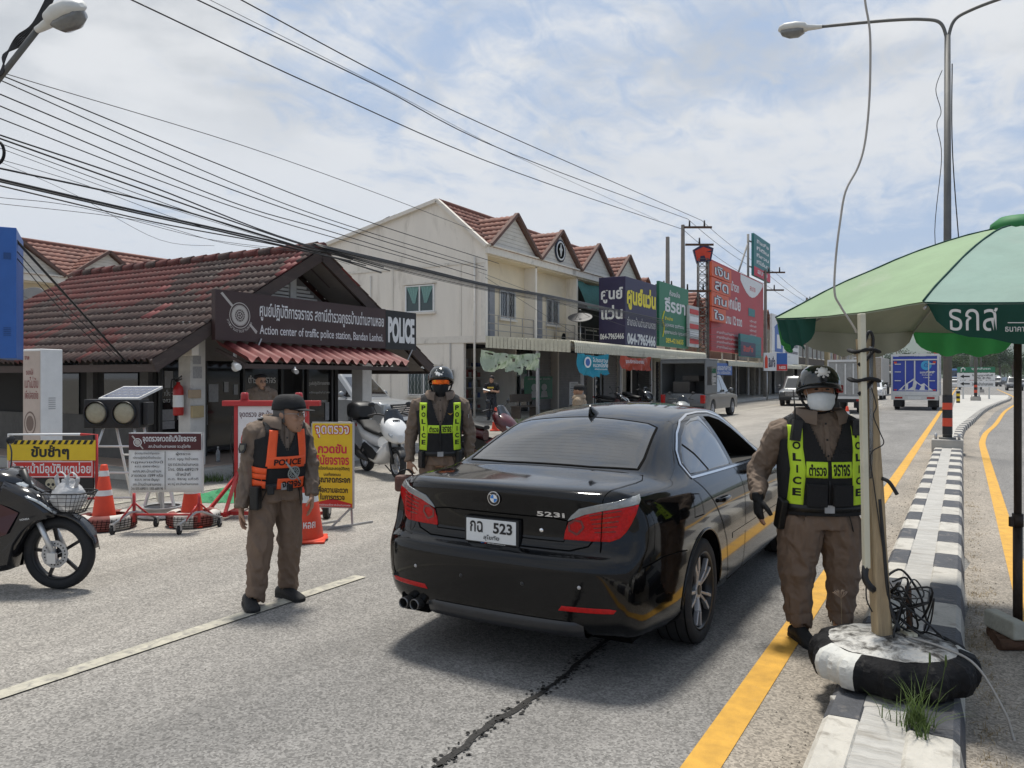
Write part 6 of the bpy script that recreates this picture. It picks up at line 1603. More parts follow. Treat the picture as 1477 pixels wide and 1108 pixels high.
for xx in (s.X(192),s.X(286)): castor(R,xx-.12,-.2);castor(R,xx+.14,.24)
# ---- white checkpoint board with red frame and beacons
s = Sv(395,9.5);z = s.Z;R = s.thing('checkpoint_board','white checkpoint board in a red frame with two red beacons on top','sign')
x0,x1 = s.X(344),s.X(440);b = MB();b.box(x0,x1,-.015,.015,z(690),z(586));b.build('board',m_wht,R)
b = MB();b.text('จุดตรวจ สภ.บ้านด่านลานหอย',s.X(390),z(598),s.X(436)-s.X(348),z(592)-z(604),-.018,0,.015);b.build('lettering',m_mar,R,norm=False)
b = MB();cx_,cz_ = s.X(372),z(636);r = 24*s.d/FPX
def ring_(b,x,zz,r0,r1,y,mi,n=40):
 b.add([(x+q*cos(2*pi*k/n),y,zz+q*sin(2*pi*k/n)) for q in (r0,r1) for k in range(n)],[(k,(k+1) % n,n+(k+1) % n,n+k) for k in range(n)],mi)
ring_(b,cx_,cz_,r*.86,r,-.018,0)
b.add([(cx_-.08,-.019,cz_-.12),(cx_+.06,-.019,cz_-.12),(cx_+.08,-.019,cz_),(cx_+.05,-.019,cz_+.05),(cx_-.06,-.019,cz_+.04),(cx_-.12,-.019,cz_+.0)],[range(6)],1)
for k in range(4): b.box(cx_-.055+k*.032,cx_-.033+k*.032,-.0195,-.0185,cz_+.03,cz_+.13-.02*abs(k-1.5),1)
b.build('hand_symbol',[m_redS,m_blk],R,norm=False)
b = MB();b.box(s.X(322),s.X(462),-.05,.05,z(585.5),z(578));fr = b.build('top_rail',m_redp,R,bev=.006)
b = MB()
for xx in (s.X(341),s.X(443)): b.box(xx-.022,xx+.022,-.02,.02,.05,z(585.6))
b.box(s.X(343.6),s.X(440.4),-.017,.018,z(694),z(690));b.build('frame',m_redp,R)
b = MB()
for xx in (s.X(343),s.X(443)):
 b.beam((xx,-.45,.06),(xx,.45,.06),.04,.04)
 for q in (-1,1): b.beam((xx,q*.42,.08),(xx,0,.5),.035,.035)
b.beam((s.X(343),-.30,.06),(s.X(443),-.30,.06),.04,.04)
b.beam((s.X(312),-.35,.05),(s.X(341),-.02,.45),.035,.035);b.beam((s.X(312),-.35,.05),(s.X(345),-.3,.05),.035,.035);b.beam((s.X(478),-.3,.08),(s.X(443),-.02,.42),.035,.035);b.beam((s.X(478),-.3,.06),(s.X(440),-.3,.06),.035,.035);b.build('feet',m_redp,R)
for uu in (353,431):
 b = MB();T_ = Matrix.Translation((s.X(uu),0,z(578)));b.lathe([(.058,0),(.058,.012),(.05,.014)],20,0,T_);b.lathe([(.046,.014),(.046,.075),(.040,.095),(.030,.10),(0,.10)],20,0,T_)
 for k in range(4): b.lathe([(.0465,.022+k*.014),(.0485,.027+k*.014),(.0465,.032+k*.014)],20,0,T_,close=False)
 b.build('beacon',mat('beacon_red',(.36,.012,.015),.2,var=.1,coat=.5),fr)
for xx in (s.X(480),):
 b = MB();b.cyl((xx-.03,-.3,.1),(xx+.03,-.3,.1),.1,n=24);o = b.build('wheel',m_rubber,R);b = MB();b.cyl((xx-.035,-.3,.1),(xx+.035,-.3,.1),.045,n=16);b.build('hub',m_steel,o)
b = MB();b.tube(catmull([(s.X(337),-.02,z(600)),(s.X(334),-.03,z(640)),(s.X(338),-.03,z(670)),(s.X(336),-.02,z(700))],5),.006,6);b.build('hose',m_black,R)
# ---- yellow checkpoint board on a steel easel
s = Sv(480,8.75);z = s.Z;R = s.thing('notice_sign','yellow checkpoint board with red and black Thai lines on a steel easel','sign',radians(-10))
x0,x1 = s.X(449),s.X(510);xc = (x0+x1)/2;W_ = x1-x0
b = MB();b.box(x0,x1,-.006,.006,z(731),z(611));b.build('board',m_yelS,R)
b = MB();b.box(x0-.008,x1+.008,.007,.03,z(611),z(609));b.box(x0-.012,x0,-.005,.03,z(733),z(611));b.box(x1,x1+.012,-.005,.03,z(733),z(611));b.box(x0,x1,.007,.03,z(733),z(731))
b.build('frame',m_steel,R)
b = MB()
b.text('จุดตรวจ',xc,z(622.5),W_*.88,z(613)-z(632),-.008,1,.05);b.text('จุดตรวจ',xc,z(622.5),W_*.83,z(614)-z(631),-.0095,0,.012)
b.text('กวดขัน',xc,z(647),W_*.72,z(640)-z(654),-.009,3,.035);b.text('วินัยจราจร',xc,z(663),W_*.84,z(656)-z(671),-.009,3,.03)
b.text('เพื่อป้องกันและลดอุบัติเหตุ',xc,z(676),W_*.86,z(673)-z(680),-.009,2,.02);b.text('บนท้องถนน',xc,z(684),W_*.42,z(682)-z(687),-.009,2,.02)
b.text('กรุณาลดกระจก',xc,z(694),W_*.90,z(689)-z(699),-.009,2,.035);b.text('เพื่อความสะดวก',xc,z(706),W_*.78,z(701.5)-z(711),-.009,2,.03);b.text('ในการตรวจ',xc,z(716.5),W_*.62,z(712)-z(721),-.009,2,.03)
b.add([(x0+.004,-.0078,z(731)),(x1-.004,-.0078,z(731)),(x1-.004,-.0078,z(726)),(xc,-.0078,z(719)),(x0+.004,-.0078,z(726.5))],[range(5)],1)
b.text('ด้วยความปรารถนาดีจาก สภ.บ้านด่านลานหอย',xc,z(728),W_*.9,z(726.5)-z(730),-.009,0,.01);b.build('lettering',[m_wht,m_redS,m_blk,m_pink],R,norm=False)
b = MB()
for xx in (x0+.06,x1-.02):
 b.beam((xx,.02,z(733)),(xx+.01,.02,.02),.02,.02);b.beam((xx,.0,.2),(xx-.14,-.22,.02),.018,.018);b.beam((xx-.16,-.25,.012),(xx+.16,.25,.012),.025,.02)
b.build('easel',m_steel,R)
# ---- cones and painted tyres
def cone(label,loc,h,r0,r1,base,bands,rz=0.,word=None,group=None):
 R = thing('traffic_cone',label,'traffic cone',loc,rz,group);b = MB();b.lathe([(r0,.03),(r0*.985,.05),(r1,h-.01),(r1*.8,h),(0,h)],28);b.lathe([(r0*1.25,.022),(r0*1.2,.036),(r0,.04)],28,close=False);b.build('cone_body',m_org,R)
 b = MB();b.box(-base/2,base/2,-base/2,base/2,0,.025);b.build('base',m_org,R,bev=.01)
 for za,zb in bands:
  rr = lambda q: lerp(r0*.985,r1,(q-.05)/(h-.06))+.0025
  b = MB();b.lathe([(rr(za),za),(rr(zb),zb)],28,0,close=False);b.build('reflective_band',m_refl,R)
 if word:
  t,zc_,w_,h_ = word;rr = lerp(r0*.985,r1,(zc_-.05)/(h-.06))+.003;b = MB()
  b.text(t,0,zc_,w_,h_,0,0,.02,proj=lambda a,c: Vector((rr*sin(a/rr),-rr*cos(a/rr),c)));b.build('lettering',m_wht,R,norm=False)
 return R
s = Sv(440,7.95);cone('large orange cone with white Thai word behind the officer in the cap',s.loc,.98,.185,.055,.42,[(.40,.50),(.66,.78)],PSI+.15,('ลานหอย',.175,.25,.075))
bpy.context.view_layer.update()
s = Sv(150,8.55);cone('orange cone with two white bands standing inside a painted tyre by the warning sign',(s.loc.x,s.loc.y,.004),.70,.135,.035,.36,[(.365,.425),(.575,.635)],PSI)
s2 = Sv(277,8.75);cone('orange cone inside the tyre behind the traffic discipline banner',(s2.loc.x,s2.loc.y,.004),.70,.135,.035,.36,[(.36,.42),(.57,.63)],PSI)
def tyre_ring(label,loc,ro,ri,h,segs,rz=0.):
 R = thing('painted_tyre',label,'tyre',loc,rz);n = 48
 prof = [(ri,.01),(ri+.02,0),(ro-.04,0),(ro-.008,.02),(ro,.045),(ro,h-.045),(ro-.008,h-.02),(ro-.05,h),(ri+.02,h),(ri,h-.015)]
 b = MB();rows = []
 for j in range(n+1):
  a = 2*pi*j/n;rows.append([(q[0]*cos(a)*(1+.012*noise.noise(Vector((cos(a)*2,sin(a)*2,1)))),q[0]*sin(a),q[1]) for q in prof])
 for j in range(n):
  b.grid([rows[j],rows[j+1]],(int(j*segs/n) % 2),True)
 for zz in (.035,.06,.085,.11):
  if zz < h-.02: b.lathe([(ro+.001,zz-.003),(ro+.001,zz+.003)],n,2,close=False)
 for j in range(40): a = 2*pi*j/40;b.beam((ro*1.001*cos(a),ro*1.001*sin(a),.03),(ro*1.001*cos(a+.06),ro*1.001*sin(a+.06),h-.03),.004,.004,2)
 b.build('tyre_casing',[mat('tyre_paint_red',(.19,.055,.045),.8,var=.25,vs=9,bump=.3,bs=40,dirt=(.07,.05,.045),dirt_s=6,dirt_a=.7),mat('tyre_paint_white',(.50,.48,.44),.8,var=.15,vs=9,bump=.3,bs=40,dirt=(.14,.12,.11),dirt_s=6,dirt_a=.8,thr=.54),m_gap],R)
 return R
s = Sv(155,8.6);tyre_ring('red and white painted tyre around the banded cone',s.loc,.295,.19,.165,8,.3)
s = Sv(279,8.8);tyre_ring('red and white painted tyre behind the stand of the discipline banner',s.loc,.285,.18,.165,8,.9)
R = thing('rim_stand','steel wheel rim base with splayed legs between the two painted tyres','stand',Sv(234,9.3).loc,PSI)
b = MB();b.lathe([(.20,0),(.26,.01),(.265,.03),(.23,.05),(.225,.10),(.26,.12),(.265,.14),(.20,.13)],32,close=False);b.lathe([(0,.07),(.22,.07)],32,close=False);b.build('wheel_rim',m_steel,R)
b = MB()
for q in (-1,1): b.beam((q*.17,-.08,.14),(q*.06,0,.62),.05,.02);b.beam((q*.08,.12,.14),(q*.03,0,.62),.04,.02)
b.cyl((0,0,.1),(0,0,.9),.022,n=10);b.build('legs',m_alu,R)
# ---- green net lying by the board
s = Sv(325,10.6);b = MB();rows = []
for i in range(15):
 rows.append([(-.42+.84*j/24+.03*sin(i*1.7),-.3+.6*i/14+.03*sin(j),max(.004,.13*sin(pi*i/14)*sin(pi*j/24)**.6*(1+.7*noise.noise(Vector((i*.35,j*.3,2)))))) for j in range(25)])
b.grid(rows,0,True);o = b.build('green_net',mat('green_net',(.03,.22,.09),.7,var=.25,vs=20,bump=.5,bs=60),None,s.loc,PSI);tag(o,'crumpled green net lying on the ground behind the checkpoint board feet','net')
# ---- advertising totem and blue sign
s = Sv(62,11.2);R = s.thing('sign_totem','white upright totem board with faded maroon print under the station eave','sign',radians(-26))
ht = s.Z(504);b = MB();b.box(-.20,.20,-.16,.16,.0,ht);b.build('case',m_white,R,bev=.01)
b = MB();T_ = Matrix.Identity(4);b.box(-.19,.19,-.166,-.162,.25,ht-.03,0)
b.text('true',-.10,ht-.12,.11,.06,-.168,1,.02);b.text('ซองใส่',-.04,ht-.32,.16,.09,-.168,1,.01);b.text('เมาไม่ขับ',0,ht-.47,.30,.16,-.168,1,.01);b.text('เพื่อปลอดภัย',0,ht-.64,.30,.13,-.168,1,.01)
oval(b,-.03,ht-1.05,.13,.17,-.168,2);oval(b,-.03,ht-1.05,.11,.145,-.169,0);oval(b,-.03,ht-1.05,.085,.11,-.170,2);b.add([(-.19,-.1665,.25),(.19,-.1665,.25),(.19,-.1665,.55),(.0,-.1665,.42),(-.19,-.1665,.6)],[range(5)],3)
b.build('print',[mat('faded_print',(.46,.38,.33),.6,var=.12,vs=4),mat('print_maroon',(.22,.05,.05),.6),mat('print_brown',(.17,.12,.10),.6),mat('print_rose',(.34,.20,.17),.6)],R,norm=False)
b = MB()
for i in range(6): b.box(.2003,.204,-.05,.05,ht-.85+i*.03,ht-.838+i*.03)
b.build('vent',m_steel,R)
s = Sv(-2,8.6);R = s.thing('projecting_sign','tall blue edged sign box on a white post at the left edge','sign',radians(-62))
z0_,z1_ = s.Z(517),s.Z(328)
b = MB();b.box(-.9,.06,-.0,.17,z0_,z1_,0);b.build('case',m_blueS,R,bev=.006)
b = MB();b.box(-.88,.04,-.008,-.002,z0_+.03,z1_-.03);b.build('face',m_wht,R)
b = MB()
for i in range(5): b.box(.0605,.064,.05,.12,z0_+.25+i*.02,z0_+.258+i*.02)
b.box(.0605,.066,.05,.12,z1_-.35,z1_-.28);b.build('vent',mat('sign_blue_dark',(.015,.06,.2),.5),R)
b = MB();b.text('กาแฟสด',-.42,z0_+.9,.7,.25,-.0105,0,.02);b.text('เปิด 24 ชม.',-.42,z0_+.4,.6,.16,-.0105,1,.02);b.build('lettering',[m_blueS,m_redS],R,norm=False) if False else None
b = MB();b.beam((-.8,.0,z0_+.3),(-1.2,-.75,z0_+.3),.06,.06);b.beam((-.8,.0,z1_-.3),(-1.2,-.75,z1_-.3),.06,.06);b.cyl((-1.2,-.75,0),(-1.2,-.75,z1_),.06,n=14);b.build('post',m_white,R)
# ================================================================ motorbikes
m_bikeblk = mat('bike_black',(.008,.008,.010),.18,var=.15,coat=.6)
m_bikewht = mat('bike_white',(.62,.62,.61),.25,var=.05,coat=.5)
m_bikemar = mat('bike_maroon',(.07,.012,.014),.25,var=.1,coat=.5)
m_seat = mat('seat_vinyl',(.014,.014,.014),.55,var=.2,bump=.2,bs=60)
m_headl = mat('headlamp_glass',(.42,.45,.47),.06,.2,var=.2,vs=50,coat=.8)
def bike_wheel(name,root,c,r,w,spokes=6,disc=True):
 T_ = Matrix.Translation(c) @ Matrix.Rotation(pi/2,4,'X')
 o = bpy.data.objects.new(name,None);COL.objects.link(o);o.parent = root
 b = MB();k = [(r-.045+.045*cos(a)*1.0,w*.5*sin(a)) for a in [2*pi*j/12 for j in range(13)]];b.lathe(k,44,0,T_,close=False);b.build('tyre',m_rubber,o)
 b = MB();b.lathe([(r-.088,-w*.34),(r-.080,-w*.36),(r-.074,-.012),(r-.074,.012),(r-.080,w*.36),(r-.088,w*.34),(r-.094,.012),(r-.094,-.012),(r-.088,-w*.34)],44,0,T_,close=False)
 for q in range(spokes):
  a = 2*pi*q/spokes+.4;p0 = T_ @ Vector((.03*cos(a),.03*sin(a),0));p1 = T_ @ Vector(((r-.085)*cos(a+.12),(r-.085)*sin(a+.12),0));b.beam(p0,p1,.018,.024)
 b.cyl(T_ @ Vector((0,0,-.05)),T_ @ Vector((0,0,.05)),.036,n=18);b.build('rim',m_rimblk if spokes < 7 else m_alloy,o)
 if disc:
  b = MB();n = 40;y_ = .06
  b.add([T_ @ Vector((q*cos(2*pi*k/n)*(1+(.03 if (k % 4 < 2 and q > .09) else 0)),q*sin(2*pi*k/n)*(1+(.03 if (k % 4 < 2 and q > .09) else 0)),y_)) for q in (.06,.105) for k in range(n)],[(k,(k+1) % n,n+(k+1) % n,n+k) for k in range(n)],0)
  for k in range(n//2): a = 2*pi*k/(n//2);b.cyl(T_ @ Vector((.083*cos(a),.083*sin(a),y_-.001)),T_ @ Vector((.083*cos(a),.083*sin(a),y_+.0015)),.006,n=6,mi=1)
  for k in range(5): a = 2*pi*k/5;b.beam(T_ @ Vector((.02*cos(a),.02*sin(a),y_)),T_ @ Vector((.065*cos(a+.3),.065*sin(a+.3),y_)),.016,.004,0)
  b.build('brake_disc',[m_steel,m_gap],o)
 return o
def shell(b,secs,mi=0,n=20,e=2.6):
 """body panel lofted through rounded sections (x, z, half width, half height)"""
 rows = []
 for x,z,w,h in secs:
  rows.append([(x,w*abs(cos(a))**(2/e)*(1 if cos(a) > 0 else -1),z+h*abs(sin(a))**(2/e)*(1 if sin(a) > 0 else -1)) for a in [2*pi*j/n for j in range(n)]])
 b.grid(rows,mi,True,closed=True);b.poly(rows[0],mi);b.poly(rows[-1],mi);return b
def underbone(label,loc,rz,paint,accent,basket=True,group=None):
 """small step-through motorbike: x forward, front axle at x = 0"""
 R = thing('motorbike',label,'motorbike',loc,rz,group)
 bike_wheel('front_wheel',R,(0,0,.285),.285,.085,5);bike_wheel('rear_wheel',R,(-1.24,0,.285),.285,.095,5,False)
 b = MB()
 for s_ in (-1,1): b.tube([(0,s_*.075,.285),(-.13,s_*.075,.56)],.021,10,0);b.tube([(-.115,s_*.075,.53),(-.22,s_*.07,.72)],.026,10,1)
 b.tube([(-.30,0,.93),(-.20,0,.66)],.03,10,1);b.box(-.04,.03,-.10,-.075,.22,.30,0);b.build('fork',[m_alu,m_black],R)
 b = MB();rows = []
 for i in range(19):
  a = radians(8+148*i/18);rr = .305+.012*sin(i*.2);w = .055 if i > 2 else .03
  rows.append([(rr*cos(a)+.0,s_*w,.285+rr*sin(a)-.02*(abs(s_) > .9)) for s_ in (-1,-.9,-.4,.4,.9,1)])
 b.grid(rows,0,True);o = b.build('front_mudguard',paint,R);solidify(o,.006)
 # leg shield: widening panel from the steering head down to the footwell
 b = MB()
 for s_ in (-1,1):
  pl = [(-.34,.86),(-.16,.76),(-.02,.64),(.02,.58),(-.10,.56),(-.20,.47),(-.27,.36),(-.31,.18),(-.52,.14),(-.60,.30),(-.56,.52),(-.44,.72)]
  y0_,y1_ = s_*.10,s_*.185
  n = len(pl);cx_ = sum(p[0] for p in pl)/n;cz_ = sum(p[1] for p in pl)/n
  ring0 = [(p[0],s_*.02,p[1]) for p in pl];ring1 = [(p[0],lerp(s_*.09,s_*.17,min(1,max(0,(-p[0]+.05)/.5))),p[1]) for p in pl];ring2 = [(cx_+(p[0]-cx_)*.86,q[1]+s_*.018,cz_+(p[1]-cz_)*.86) for p,q in zip(pl,ring1)]
  b.grid([ring0,ring1,ring2],0,True,closed=True);b.poly(ring2)
 b.build('leg_shield',paint,R)
 b = MB()
 for s_ in (-1,1): b.add([(-.38,s_*.178,.70),(-.22,s_*.162,.62),(-.30,s_*.185,.46),(-.46,s_*.196,.40),(-.50,s_*.196,.55)],[range(5)])
 b.build('side_accent',accent,R)
 b = MB()
 for s_ in (-1,1): b.tube(catmull([(-.18,s_*.145,.745),(-.09,s_*.125,.70),(-.01,s_*.10,.635),(.02,s_*.07,.60)],4),[.006]+[.017]*11+[.006],8,el=.6)
 b.build('indicator_lens',m_headl,R)
 b = MB();shell(b,[(-.20,.72,.08,.05),(-.10,.68,.10,.06),(0.0,.61,.07,.04),(.03,.58,.03,.02)]);b.build('front_nose',paint,R)
 b = MB();shell(b,[(-.55,.87,.05,.03),(-.51,.88,.13,.06),(-.41,.865,.16,.075),(-.32,.835,.12,.065),(-.27,.82,.06,.04)]);b.build('handlebar_cowl',paint,R)
 b = MB();shell(b,[(-.35,.825,.105,.045),(-.275,.805,.095,.042),(-.235,.79,.06,.025)]);b.build('headlamp',m_headl,R)
 b = MB();b.tube(catmull([(-.58,-.34,.90),(-.54,-.22,.915),(-.50,0,.89),(-.54,.22,.915),(-.58,.34,.90)],5),.013,8)
 for s_ in (-1,1): b.tube([(-.59,s_*.36,.90),(-.555,s_*.25,.912)],.018,8);b.tube([(-.51,s_*.34,.905),(-.50,s_*.18,.905)],.006,6)
 b.build('handlebar',m_black,R)
 for s_ in (-1,1):
  b = MB();b.tube(catmull([(-.54,s_*.20,.92),(-.56,s_*.24,1.04),(-.60,s_*.27,1.11)],4),.006,6);b.sph((-.61,s_*.30,1.14),(.014,.055,.036),14,8);b.build('mirror',m_black,R)
 b = MB();shell(b,[(-.62,.70,.07,.03),(-.75,.715,.12,.045),(-1.0,.745,.13,.05),(-1.3,.775,.12,.05),(-1.42,.79,.07,.03)]);b.build('seat',m_seat,R)
 b = MB();shell(b,[(-.62,.60,.08,.08),(-.8,.60,.13,.09),(-1.1,.63,.125,.09),(-1.4,.70,.10,.06),(-1.56,.74,.05,.03)]);b.build('side_cover',paint,R)
 b = MB();shell(b,[(-.55,.30,.09,.10),(-.75,.30,.12,.12),(-.98,.30,.10,.10)]);b.tube([(-.5,0,.55),(-.7,0,.5),(-1.0,0,.45)],.05,10);b.build('engine',m_steel,R)
 b = MB();b.tube([(-.6,-.14,.2),(-1.0,-.16,.24),(-1.5,-.17,.34)],[.025,.045,.05],12);b.build('exhaust',m_chrome,R)
 b = MB();shell(b,[(-1.50,.73,.07,.03),(-1.6,.74,.05,.025)]);b.build('tail_lamp',m_lampred,R)
 b = MB();b.tube([(-1.24,0.1,.285),(-.9,.1,.3)],.02,8);b.tube([(-1.24,-.12,.285),(-1.2,-.12,.62)],.022,8);b.tube([(-1.24,.12,.285),(-1.2,.12,.62)],.022,8);b.build('swing_arm',m_black,R)
 b = MB();b.tube([(-.8,.12,.25),(-.78,.25,.01)],.012,6);b.build('side_stand',m_black,R)
 if basket:
  b = MB();rt = [];rb_ = []
  for j in range(28):
   a = 2*pi*j/28;e = 2/3.2;cx_,cy_ = abs(cos(a))**e*(1 if cos(a) > 0 else -1),abs(sin(a))**e*(1 if sin(a) > 0 else -1)
   rt.append(Vector((.075+.19*cx_,.15*cy_,.76)));rb_.append(Vector((.06+.12*cx_,.10*cy_,.60)))
  b.tube(rt+[rt[0]],.006,6);b.tube(rb_+[rb_[0]],.004,6)
  for t in (.2,.4,.6,.8): q = [x_.lerp(y_,t) for x_,y_ in zip(rt,rb_)];b.tube(q+[q[0]],.0022,4)
  for j in range(28): b.tube([rt[j],rb_[j]],.0022,4)
  for k in range(6): y_ = -.09+.036*k;b.tube([(-.05,y_,.60),(.17,y_,.60)],.002,4)
  for k in range(6): x_ = -.04+.04*k;b.tube([(x_,-.1,.60),(x_,.1,.60)],.002,4)
  b.tube([(-.16,-.06,.80),(-.10,-.06,.76)],.006,6);b.tube([(-.16,.06,.80),(-.10,.06,.76)],.006,6);b.build('basket',m_black,R)
 return R
s = Sv(86,6.12)
HB = underbone('black step through motorbike with a wire front basket, front half in view at the left',s.loc,PSI+radians(-3),m_bikeblk,mat('accent_red',(.05,.006,.008),.3,coat=.4))
b = MB();b.text('HONDA',0,0,.075,.014,0,0,.02,space=1.1);b.xf(Matrix.Translation((-.16,-.178,.575)) @ Matrix.Rotation(radians(-8),4,'Y'));b.build('lettering',m_white,HB,norm=False)
bagt = thing('plastic_bag','knotted white plastic bag of shopping in the motorbike basket','bag',s.loc,PSI+radians(-3))
b = MB();random.seed(5)
rows = []
for i in range(14):
 t = i/13;r = .105*sin(pi*min(.93,.10+t*.9))**.6;zz = .615+.24*t
 rows.append([(.07+r*1.25*cos(a)*(1+.22*noise.noise(Vector((cos(a)*1.6,sin(a)*1.6,i*.5)))),r*.95*sin(a)*(1+.22*noise.noise(Vector((cos(a)*1.6+4,sin(a)*1.6,i*.5)))),zz+.02*noise.noise(Vector((a,i*.4,2)))) for a in [2*pi*j/24 for j in range(24)]])
b.grid(rows,0,True,closed=True);b.poly(rows[0])
for q in ((.02,.0),(.13,-.03)):
 b.tube(catmull([(q[0]-.03,q[1],.80),(q[0]-.045,q[1],.88),(q[0]-.01,q[1],.915),(q[0]+.035,q[1],.87),(q[0]+.02,q[1],.80)],5),[.028]*6+[.012]*9+[.026]*6,8,el=.3)
b.build('bag_body',mat('thin_plastic',(.62,.62,.62),.25,var=.1,vs=14,bump=.7,bs=22,transl=.35),bagt)
def scooter(label,loc,rz,paint,box=True,plate=None,group=None):
 """maxi scooter with a top box, x forward, front axle at x = 0"""
 R = thing('scooter',label,'scooter',loc,rz,group)
 bike_wheel('front_wheel',R,(0,0,.25),.25,.11,8);bike_wheel('rear_wheel',R,(-1.34,0,.25),.25,.13,8,False)
 b = MB()
 for s_ in (-1,1): b.tube([(0,s_*.085,.25),(-.16,s_*.085,.62)],.024,10)
 b.build('fork',m_black,R)
 b = MB();rows = []
 for i in range(15):
  a = radians(25+120*i/14);rows.append([(.275*cos(a),s_*.07,.25+.275*sin(a)-.02*(abs(s_) > .9)) for s_ in (-1,-.9,-.4,.4,.9,1)])
 b.grid(rows,0,True);o = b.build('front_mudguard',m_black,R);solidify(o,.006)
 b = MB();shell(b,[(.10,.66,.05,.06),(.05,.70,.14,.13),(-.08,.76,.21,.17),(-.22,.84,.22,.16),(-.34,.92,.15,.10)]);b.build('front_fairing',paint,R)
 b = MB();shell(b,[(-.15,.52,.15,.10),(-.28,.42,.20,.16),(-.55,.30,.20,.12),(-.8,.34,.20,.14),(-1.0,.48,.19,.12)]);b.build('floor_panel',paint,R)
 b = MB();shell(b,[(-.60,.56,.10,.10),(-.8,.60,.17,.12),(-1.15,.66,.18,.11),(-1.5,.76,.13,.08),(-1.72,.84,.06,.04)]);b.build('rear_cowl',paint,R)
 b = MB()
 for s_ in (-1,1): b.add([(-.35,s_*.222,.40),(-.55,s_*.222,.48),(-.95,s_*.21,.56),(-1.1,s_*.2,.50),(-.75,s_*.222,.30),(-.5,s_*.222,.28)],[range(6)])
 b.build('side_panel',m_black,R)
 b = MB();shell(b,[(-.58,.70,.10,.04),(-.75,.73,.16,.05),(-1.1,.78,.17,.05),(-1.25,.85,.16,.06),(-1.55,.88,.12,.04)]);b.build('seat',m_seat,R)
 for s_ in (-1,1):
  b = MB();shell(b,[(.06,.70,.05,.03),(-.0,.735,.07,.04),(-.08,.78,.06,.035)]);b.v = [(x,y+s_*.10,z_) for x,y,z_ in b.v];b.build('headlamp',m_headl,R)
 b = MB();rows = [[(-.13+.02*abs(q),q*.17*w,z_) for q in (-1,-.5,0,.5,1)] for z_,w in ((.86,1.1),(1.0,1.0),(1.10,.75),(1.14,.4))]
 rows = [[(p[0]-(p[2]-.86)*.55,p[1],p[2]) for p in r] for r in rows];b.grid(rows,0,True);o = b.build('windscreen',mat('smoked_screen',(.012,.013,.014),.08,var=0,coat=.5),R);solidify(o,.004)
 b = MB();b.tube(catmull([(-.42,-.36,1.02),(-.36,-.2,1.05),(-.30,0,1.0),(-.36,.2,1.05),(-.42,.36,1.02)],5),.014,8);b.build('handlebar',m_black,R)
 for s_ in (-1,1):
  b = MB();b.tube([(-.35,s_*.22,1.05),(-.30,s_*.30,1.18)],.007,6);b.sph((-.31,s_*.33,1.21),(.016,.06,.04),14,8);b.build('mirror',m_black,R)
 if box: b = MB();shell(b,[(-1.42,1.05,.12,.10),(-1.47,1.06,.19,.145),(-1.65,1.07,.22,.16),(-1.82,1.06,.20,.145),(-1.88,1.05,.12,.10)],e=4);b.box(-1.66,-1.64,-.225,.225,1.045,1.075);b.box(-1.8,-1.5,-.1,.1,.88,.92);b.build('top_box',m_black,R)
 b = MB();b.tube([(-.9,-.15,.24),(-1.2,-.18,.30),(-1.68,-.20,.48)],[.03,.065,.07],14);b.build('exhaust',m_black,R)
 b = MB();shell(b,[(-.9,.30,.10,.10),(-1.2,.30,.12,.12),(-1.4,.28,.08,.08)]);b.tube([(-1.34,.12,.25),(-1.4,.13,.7)],.03,8);b.build('engine',m_black,R)
 b = MB();shell(b,[(-1.68,.80,.09,.035),(-1.76,.82,.06,.025)]);b.build('tail_lamp',m_lampred,R)
 b = MB();b.box(-.10,-.085,-.05,.07,.885,.96);o = b.build('front_plate',m_black,R) if plate else None
 if plate:
  b = MB();b.text(plate,0,0,.10,.05,0,0,.03);b.xf(Matrix.Translation((-.083,.01,.92)) @ Matrix.Rotation(pi/2,4,'Z'));b.build('lettering',m_white,R,norm=False)
 b = MB();b.tube([(-.95,.12,.2),(-.95,.28,.01)],.012,6);b.build('side_stand',m_black,R)
 return R
s = Sv(574,12.75);W_S = scooter('white maxi scooter with a black top box parked by the station',s.loc,PSI+radians(-58),m_bikewht,True,'11')
s = Sv(738,14.6);scooter('maroon scooter with a black seat parked just beyond the black sedan',s.loc,PSI+radians(-35),m_bikemar,False)
s = Sv(905,30.5);a_ = underbone('dark step through motorbike parked under the awning by the blue banner',(s.loc.x,s.loc.y,.14),PSI+radians(-40),m_bikeblk,m_bikemar,False)
s = Sv(938,31.5);scooter('dark scooter parked beside the step through under the awning',(s.loc.x,s.loc.y,.14),PSI+radians(-55),m_bikeblk,False)
s = Sv(985,22.0);scooter('grey scooter facing this way just behind the canopy pickup',s.loc,PSI+radians(-95),mat('bike_grey',(.22,.23,.23),.3,coat=.4),False)
